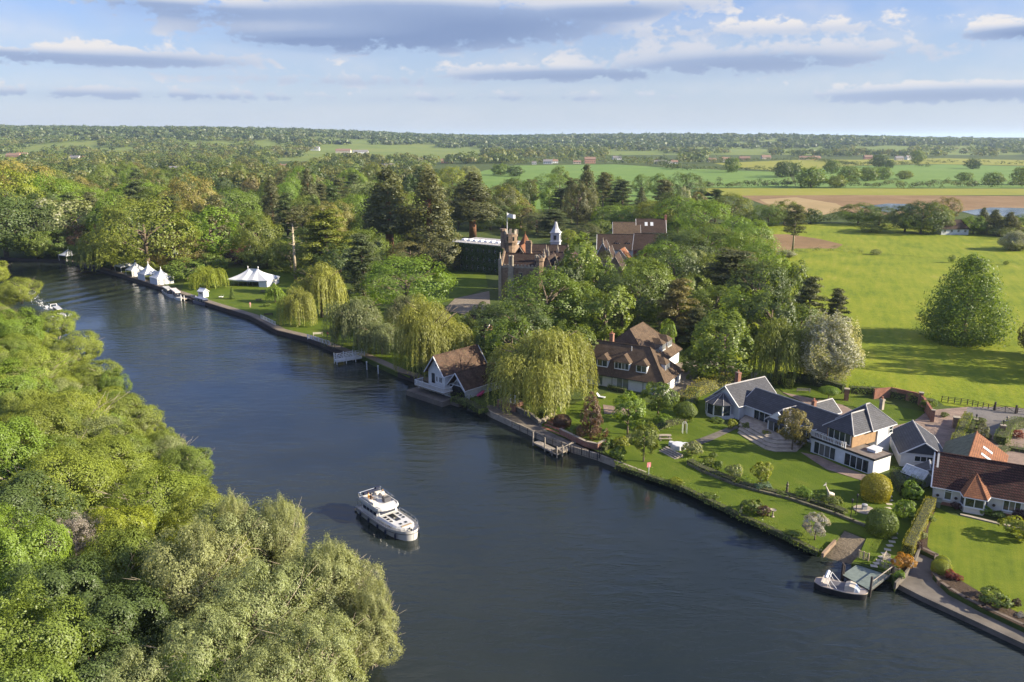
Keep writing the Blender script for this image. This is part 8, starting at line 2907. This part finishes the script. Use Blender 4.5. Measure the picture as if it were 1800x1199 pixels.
mb = MB()
o1, o2 = rr_outline(5.0, 10.6, 1.62, 1.45, 1.7), rr_outline(5.1, 10.2, 1.42, 1.22, 1.5)
mb.loft([[(x, y, 1.05) for x, y in o1], [(x, y, 1.40 + .2 * max(0, x / L - .4)) for x, y in o1], [(x, y, 1.62 + .12 * max(0, x / L - .4)) for x, y in o2]])
ob('coach_roof', mb, GEL, cr)
zr = 1.69
mh = MB()
mh.box((-.24, -.17, -.03), (.24, .17, .035))
hm = mh.mesh('hatch', HATCH)
for x, y in ((6.3, -.95), (7.0, -.95), (7.7, -.93), (6.3, .95), (7.0, .95), (7.7, .93), (9.1, -.4), (9.1, .4)):
    h_ = ob('hatch', hm, None, cr)
    h_.location = (x, y, zr)
    h_.scale = (.85, 1, 1)
mb = MB()
for k in range(3):
    mb.box((6.0 + k * .72, -.34, zr - .04), (6.62 + k * .72, .34, zr + .06))
ob('skylight', mb, HATCH, cr)
mb = MB()
mb.box((9.75, -.75, zr - .10), (10.0, .75, zr + .06))
ob('anchor_locker_vent', mb, M('teak', (.30, .22, .13), .7), cr)
mb = MB()
for x in (10.6, 11.0):
    mb.lathe([(.12, 0), (.10, .15), (.16, .2), (.02, .25)], 8, (x, 0, 1.35))
ob('windlass', mb, BLACK, cr)
for s in (1, -1):
    for (xa_, xb_) in ((5.5, 7.1), (7.3, 8.9)):
        mb = MB()
        for i in range(5):
            t_ = i / 4
            x = xa_ + (xb_ - xa_) * t_
            y = 1.62 + (1.45 - 1.62) * (x - 5) / 4
            mb.v += [(x, s * (y + .012), 1.18 + .08 * math.sin(t_ * PI) * 0), (x, s * (y - .02), 1.18 + .24 * math.sin(max(.12, t_) * PI * .93))]
        for i in range(4):
            mb.f.append((2 * i, 2 * i + 2, 2 * i + 3, 2 * i + 1) if s < 0 else (2 * i, 2 * i + 1, 2 * i + 3, 2 * i + 2))
        o_2 = ob('side_window', mb, HATCH, cr)
        sd_ = o_2.modifiers.new('thick', 'SOLIDIFY')
        sd_.thickness = .02
# saloon
mb = MB()
mb.loft([[(1.4, -1.62, 1.05), (5.3, -1.62, 1.05), (5.6, -1.3, 1.05), (5.6, 1.3, 1.05), (5.3, 1.62, 1.05), (1.4, 1.62, 1.05)],
         [(1.4, -1.55, 2.55), (4.8, -1.55, 2.55), (5.05, -1.25, 2.55), (5.05, 1.25, 2.55), (4.8, 1.55, 2.55), (1.4, 1.55, 2.55)]])
sl_ = ob('saloon', mb, GEL, cr)
for s in (1, -1):
    for k in range(4):
        xa_ = 1.6 + k * .88
        mb = MB()
        mb.obox((xa_, s * 1.60, 1.55), (.78, 0, 0), (-.01, -s * .04, .0), (0, -s * .045, .85))
        ob('window', mb, HATCH, sl_)
for y in (-1.15, -.36, .43):
    mb = MB()
    mb.obox((5.44, y, 1.72), (-.02, 0, 0), (0, .72, 0), (-.30, 0, .72))
    ob('windscreen', mb, HATCH, sl_)
# flybridge
out = rr_outline(.7, 6.1, 1.75, 1.72, .9)
mb = plate(out, 2.72, .2)
ob('flybridge_deck', mb, GEL, cr)
mb = MB()
n = len(out)
inner = [(3.35 + (x - 3.35) * .93, y * .92) for x, y in out]
zc = lambda x: 3.02 if x < 4.6 else 3.02 - (x - 4.6) * .12
mb.v = [(x, y, 2.7) for x, y in out] + [(3.35 + (x - 3.35) * .98, y * .97, zc(x)) for x, y in out] + [(x, y, zc(x)) for x, y in inner] + [(x, y, 2.74) for x, y in inner]
for i in range(n):
    j = (i + 1) % n
    for k in range(3):
        mb.f.append((k * n + i, k * n + j, (k + 1) * n + j, (k + 1) * n + i))
ob('flybridge_coaming', mb, GEL, cr)
mb = MB()
mb.loft([[(4.2, -1.55, 2.7), (5.9, -1.2, 2.7), (6.0, 0, 2.7), (5.9, 1.2, 2.7), (4.2, 1.55, 2.7)], [(4.6, -1.45, 2.95), (5.5, -1.15, 2.85), (5.6, 0, 2.85), (5.5, 1.15, 2.85), (4.6, 1.45, 2.95)]])
ob('flybridge_nose', mb, GEL, cr)
CUSH = M('cream_cushion', (.68, .62, .52), .8, .1, 4)
for a, b_2 in (((1.1, -1.45, 2.73), (3.2, -.85, 3.1)), ((1.0, .5, 2.73), (1.7, 1.45, 3.1)), ((3.3, -1.45, 2.73), (4.2, -.75, 3.1)), ((1.7, .95, 2.73), (3.0, 1.5, 3.1))):
    mb = MB()
    mb.box(a, b_2)
    mb.box((a[0] + .04, a[1] + .04, b_2[2]), (b_2[0] - .04, b_2[1] - .04, b_2[2] + .1))
    ob('seat', mb, CUSH, cr)
mb = MB()
mb.box((3.5, .25, 2.73), (4.2, 1.2, 3.45))
mb.obox((3.5, .3, 3.45), (.5, 0, .22), (0, .85, 0), (-.02, 0, .05))
ob('helm_console', mb, M('console_grey', (.09, .09, .10), .5), cr)
mb = MB()
for i in range(14):
    a = i * 2 * PI / 14
    a2 = (i + 1) * 2 * PI / 14
    mb.tube((3.36, .75 + .2 * math.cos(a), 3.3 + .2 * math.sin(a)), (3.36, .75 + .2 * math.cos(a2), 3.3 + .2 * math.sin(a2)), .02, .02, 4)
ob('steering_wheel', mb, BLACK, cr)
mb = MB()
mb.lathe([(.42, 3.28), (.42, 3.32)], 14, (2.5, -.2, 0))
mb.tube((2.5, -.2, 2.72), (2.5, -.2, 3.28), .05, .05, 6)
ob('table', mb, M('grey_table', (.25, .25, .25), .5), cr)
mb = MB()
for s in (1, -1):
    mb.path([(.75, s * 1.7, 2.7), (.6, s * 1.7, 3.6), (1.0, s * 1.6, 3.75)], .05, 6)
    mb.path([(1.0, s * 1.68, 3.55), (4.5, s * 1.62, 3.42)], .025, 5)
    for x in (1.8, 2.8, 3.8):
        mb.tube((x, s * 1.65, 3.2), (x, s * 1.65, 3.48), .02, .02, 4)
mb.path([(.6, -1.7, 3.6), (.6, 1.7, 3.6)], .05, 6)
mb.path([(.65, -1.7, 3.2), (.65, 1.7, 3.2)], .03, 5)
ob('stern_arch', mb, STEEL, cr)
mb = MB()
mb.box((.55, -1.0, 3.1), (.95, 1.2, 3.5))
mb.box((.5, .9, 3.5), (.9, 1.5, 3.75))
ob('folded_canopy', mb, NAVY, cr)
mb = MB()
mb.box((-.75, -1.7, .15), (0.05, 1.7, .32))
ob('swim_platform', mb, M('teak', (.30, .22, .13), .7), cr)
mb = MB()
for s in (1, -1):
    mb.tube((0.1, s * 1.6, 1.1), (0.1, s * 1.6, 2.6), .04, .04, 5)
    mb.tube((1.3, s * 1.6, 1.1), (.8, s * 1.6, 2.6), .04, .04, 5)
ob('stanchion', mb, STEEL, cr)
fm = MB()
fm.lathe([(.02, -.42), (.13, -.34), (.15, 0), (.13, .3), (.03, .4), (.03, .75)], 8)
fm_ = fm.mesh('fender', NAVY, True)
for x, s in ((1.6, -1), (3.9, -1), (6.2, -1), (8.1, -1), (9.9, -1), (10.2, 1), (7.5, 1), (4.5, 1)):
    i = min(range(len(st)), key=lambda q: abs(st[q][0] - x))
    f = ob('fender', fm_, None, cr)
    f.location = (x, s * (st[i][1] + .12), .55)
CW = lambda x, y, z: cr.matrix_basis @ Vector((x, y, z))
bpy.context.view_layer.update()
person('person in an orange top sitting by the table on the flybridge', CW(2.2, -1.0, 2.62), R(-50) + R(150), 'sit', (.62, .30, .08), (.35, .30, .25), (.06, .03, .02))
person('dark haired person leaning beside the one in orange on the flybridge', CW(2.75, -.95, 2.62), R(-50) + R(190), 'sit', (.12, .08, .06), (.10, .10, .12), (.02, .015, .012))
person('person in a pale top steering at the flybridge helm', CW(2.95, .75, 2.72), R(-50) + R(90), 'sit', (.66, .62, .56), (.25, .22, .2), (.30, .20, .10))

# day boat at the deck
pb, pst = Vector((*G(1521, 1050, .2), 0)), Vector((*G(1432, 1026, .2), 0))
d_ = pb - pst
db = thing('day_boat', 'black hulled day boat with grey cover and cream hood moored at the deck', 'boat', pst, math.atan2(d_.y, d_.x))
L = d_.length + .2
st = hull_rings(L, 2.15, .72, .35, .5, 20)
st[0] = (st[0][0], st[0][1] * .45, st[0][2])
st[1] = (st[1][0], st[1][1] * .78, st[1][2])
ob('hull', hull_band(st, .1, .97, L), BLACK, db, smooth=True)
ob('rubbing_strake', hull_band(st, .95, 1.05, L, .04), M('cream_rope', (.50, .42, .33), .7), db)
mb = MB()
n = len(st)
mb.v = [(x, w_ * .97, zd) for x, w_, zd in st] + [(x, -w_ * .97, zd) for x, w_, zd in st[::-1]]
mb.f = [(i, 2 * n - 1 - i, 2 * n - 2 - i, i + 1) for i in range(n - 1)]
ob('deck', mb, M('boat_deck', (.30, .26, .235), .6, .15), db)
mb = MB()
mb.loft([[(x, -w_, .63), (x, -w_ * .6, .63 + h_), (x, w_ * .6, .63 + h_), (x, w_, .63)] for x, w_, h_ in ((1.5, .85, .18), (2.4, .9, .32), (L * .60, .88, .42), (L * .72, .75, .40))])
ob('cockpit_cover', mb, M('grey_canvas', (.12, .115, .125), .8, .15), db)
mb = MB()
mb.loft([[(x, -w_, .68), (x, -w_ * .82, .68 + h_), (x, 0, .75 + h_), (x, w_ * .82, .68 + h_), (x, w_, .68)] for x, w_, h_ in ((L * .58, .78, .55), (L * .66, .80, .72), (L * .76, .74, .62))])
ob('hood', mb, M('cream_canvas', (.40, .36, .30), .8, .1), db)
mb = MB()
mb.loft([[(L * .76, -.72, .70), (L * .76, -.60, 1.28), (L * .76, .60, 1.28), (L * .76, .72, .70)], [(L * .86, -.55, .74), (L * .80, -.50, 1.15), (L * .80, .5, 1.15), (L * .86, .55, .74)]])
ob('windscreen', mb, M('screen_glass', (.30, .34, .40), .08, .2, spec=.7), db)
mb = MB()
mb.box((.9, -.8, .6), (1.5, .8, 1.0))
mb.box((.75, -.8, .62), (1.0, .8, 1.1))
ob('stern_seat', mb, M('boat_seat', (.45, .41, .36), .8, .1, 4), db)
mb = MB()
for x, lean in ((1.9, -.7), (2.6, -1.0)):
    mb.path([(x, -.95, .7), (x + lean, -.85, 1.75), (x + lean, .85, 1.75), (x, .95, .7)], .03, 6)
ob('hood_frame', mb, WHITE, db)
mb = MB()
mb.loft([[(1.1, -.88, 1.70), (1.1, .88, 1.70)], [(1.25, -.9, 1.84), (1.25, .9, 1.84)], [(1.42, -.86, 1.74), (1.42, .86, 1.74)]], False, False)
hc = ob('folded_hood', mb, CANVAS, db)
hc.modifiers.new('thick', 'SOLIDIFY').thickness = .08


# moored boats by the kiosk and the speedboat
def small_boat(name, label, u0, v0, u1, v1, beam, cabin, hullmat, top, group=None):
    a, b = Vector((*G(u0, v0, .2), 0)), Vector((*G(u1, v1, .2), 0))
    d_ = b - a
    t = thing(name, label, 'boat', a, math.atan2(d_.y, d_.x), group)
    L = d_.length
    st = hull_rings(L, beam, .75, .5, .5, 14)
    ob('hull', hull_band(st, .05, 1.0, L), hullmat, t, smooth=True)
    mb = MB()
    n = len(st)
    mb.v = [(x, w_ * .97, zd - .05) for x, w_, zd in st] + [(x, -w_ * .97, zd - .05) for x, w_, zd in st[::-1]]
    mb.f = [(i, 2 * n - 1 - i, 2 * n - 2 - i, i + 1) for i in range(n - 1)]
    ob('deck', mb, DECKM, t)
    c0, c1 = cabin[0] * L, cabin[1] * L
    mb = MB()
    w_ = beam * .40
    mb.loft([[(c0, -w_, .7), (c1, -w_ * .9, .7), (c1, w_ * .9, .7), (c0, w_, .7)], [(c0, -w_ * .92, .7 + cabin[2] * .8), (c1 - .5, -w_ * .8, .7 + cabin[2] * .8), (c1 - .5, w_ * .8, .7 + cabin[2] * .8), (c0, w_ * .92, .7 + cabin[2] * .8)]])
    c_ = ob('cabin', mb, HATCH, t)
    mb = MB()
    mb.prism([(c0 - .3, -w_), (c1 - .3, -w_ * .86), (c1 - .3, w_ * .86), (c0 - .3, w_)], .7 + cabin[2] * .8, .7 + cabin[2])
    ob('cabin_roof', mb, top, c_)
    mb = MB()
    for q in (.15, .5, .85):
        x = c0 + (c1 - .5 - c0) * q
        for s in (1, -1):
            mb.tube((x, s * w_ * .98, .7), (x, s * w_ * .9, .7 + cabin[2] * .8), .06, .06, 4)
    ob('window_post', mb, top, c_)
    return t


small_boat('cabin_boat', 'white cabin boat moored furthest upstream by the pontoon', 290, 512, 305, 523, 2.4, (.15, .7, 1.5), GEL, GEL)
small_boat('cabin_boat', 'white cabin boat with pink stripe moored next to the pontoon', 303, 516, 318, 528, 2.4, (.15, .75, 1.6), GEL, M('pinkish_white', (.66, .58, .55), .5))
small_boat('cabin_boat', 'boat under a dark blue cover moored beside the white kiosk', 345, 530, 367, 536, 2.5, (.1, .8, 1.1), M('dark_hull', (.12, .12, .15), .4), M('blue_cover', (.10, .12, .20), .8))
t = thing('pontoon', 'low wooden pontoon with posts between the moored boats', 'pontoon', GV(318, 522, .5), R(-42))
mb = MB()
mb.box((0, -1.2, -.1), (4.5, 0.4, .1))
mb.box((2.5, .4, -.1), (9, 1.6, .1))
ob('deck', mb, M('pale_deck', (.40, .33, .25), .85, .3, 3), t)
for x, y in ((0.2, -1), (2.2, -1), (4.3, -1), (4.3, 1.5), (7, 1.5), (8.8, .6)):
    mb = MB()
    mb.tube((x, y, -2), (x, y, 1.2), .12, .12, 6)
    ob('post', mb, WHITE, t)
sb = small_boat('speedboat', 'white speedboat planing upriver with a foaming wake', 94, 543, 115, 559, 2.0, (.25, .6, 1.0), GEL, GEL)
mb = MB()
mb.path([(1.2, -.85, .7), (.9, -.8, 1.8), (.9, .8, 1.8), (1.2, .85, .7)], .09, 6)
ob('arch', mb, GEL, sb)
# foam of the wake
rng = np.random.default_rng(5)
a, b = np.array(G(100, 552, 0)), np.array(G(62, 526, 0))
n = 360
t_ = rng.random(n) ** 0.8
d2 = (b - a) / np.linalg.norm(b - a)
s2 = np.array([-d2[1], d2[0]])
Lk = np.linalg.norm(b - a) * 1.5
off = rng.normal(size=n) * (.4 + .9 * t_)
xy = a[None] + d2[None] * (t_ * Lk)[:, None] + s2[None] * off[:, None]
extra = 110
t3 = rng.random(extra)
sg = rng.choice([-1, 1], extra)
bowp = np.array(G(116, 561, 0))
xy2 = bowp[None] + d2[None] * (t3 * 6 + .2)[:, None] + s2[None] * (sg * (.8 + t3 * 1.6) + rng.normal(size=extra) * .25)[:, None]
xy = np.concatenate([xy, xy2])
n = len(xy)
P_ = np.concatenate([xy, rng.uniform(.02, .07, (n, 1))], 1)
P_[360:, 2] = rng.uniform(.03, .15, extra)
nn = rng.normal(size=(n, 3)) * .4 + np.array([0, 0, 1.0])
L_ = rng.uniform(.15, .45, n)
fo = leaf_mesh('wake_foam', P_, nn, L_, L_ * .7, np.ones(n), M('foam', (.80, .82, .84), .8, .05))
ob('wake_foam', fo, kind='stuff', label='white foam churned up behind the speedboat')

person('person in pink standing on the resort lawn', GV(440, 541), R(200), 'stand', (.60, .28, .26), (.55, .38, .30), (.10, .06, .03))
person('person in red standing beside the cream bench', GV(576, 594), R(160), 'stand', (.45, .05, .05), (.05, .05, .08), (.03, .02, .02))
for (u, v, lab) in ((387, 524, 'white goose on the resort lawn, the one nearer the kiosk'), (391, 524, 'white goose on the resort lawn, the one nearer the conifer sapling')):
    t = thing('goose', lab, 'goose', GV(u, v), R(40), None, (1.3, 1.3, 1.3))
    mb = MB()
    mb.loft([[(x, r * math.cos(q), z + r * math.sin(q) * .8) for q in [i * PI / 4 for i in range(8)]] for x, z, r in ((-.42, .38, .02), (-.3, .33, .1), (-.05, .3, .17), (.15, .3, .15), (.26, .38, .08), (.28, .6, .045), (.3, .68, .05), (.36, .68, .03), (.42, .66, .01))])
    ob('body', mb, CANVAS, t, smooth=True)
    mb = MB()
    for y in (-.07, .07):
        mb.tube((0, y, -.01), (0, y, .2), .02, .02, 5)
    ob('leg', mb, M('orange_leg', (.5, .2, .03), .6), t)


# ------------------------------------------------------------------ houses far off, each a thing
def far_house(label, u, v, wid, dep, hw, hr, ang, wall, tile, dv=0):
    y = None
    # stand it on the ground: flat valley floor, or the hill
    x, y = G(u, v, 1.0)
    for _ in range(12):
        z = zg(x, y)
        x, y = G(u, v, z)
        if y > 9000 or y < 0:
            y = 5000
            x = (u - 900) / FOC * y
    z = zg(x, y)
    t = thing('far_house', label, 'house', (x, y, z), R(ang), 'houses scattered in the far valley')
    mb = MB()
    mb.box((0, 0, -.5), (wid, dep, hw))
    mb.add([(0, 0, hw), (0, dep, hw), (0, dep / 2, hr), (wid, 0, hw), (wid, dep, hw), (wid, dep / 2, hr)], [(0, 1, 2), (5, 4, 3)])
    ob('wall', mb, wall, t)
    mb = MB()
    o2 = .5
    k = (hr - hw) / (dep / 2)
    mb.slab([(-o2, -o2, hw - o2 * k), (wid + o2, -o2, hw - o2 * k), (wid + o2, dep / 2, hr + .1), (-o2, dep / 2, hr + .1)], .3)
    mb.slab([(-o2, dep + o2, hw - o2 * k), (wid + o2, dep + o2, hw - o2 * k), (wid + o2, dep / 2, hr + .1), (-o2, dep / 2, hr + .1)], .3)
    rf = ob('roof', mb, tile, t)
    mb = MB()
    mb.box((wid * .2, dep / 2 - .6, hr - 1), (wid * .2 + 1.2, dep / 2 + .6, hr + 1.6))
    ob('chimney', mb, BRICK, rf)
    n = max(2, int(wid / 4))
    for i in range(n):
        mb = MB()
        xx = wid * (i + .5) / n
        mb.box((xx - .8, -.06, hw * .3), (xx + .8, .1, hw * .3 + 1.6))
        ob('window', mb, GLASS, t)


for (u, v, wd, dp, hw, hr, an, wl, tl, lab) in FARH:
    far_house(lab, u, v, wd, dp, hw, hr, an, wl, tl)


# ------------------------------------------------------------------ the air of the valley
mb = MB()
mb.box((-30500, -600, -1.6), (30500, 31000, 130))
m, t = newmat('haze')
pv = t.n('ShaderNodeVolumePrincipled', i={'Color': (0.58, 0.74, 1.0, 1), 'Density': 0.000052, 'Anisotropy': 0.2})
t.n('ShaderNodeOutputMaterial', i={'Volume': pv})
ob('haze', mb, m, kind='stuff', label='thin pale haze over the valley')
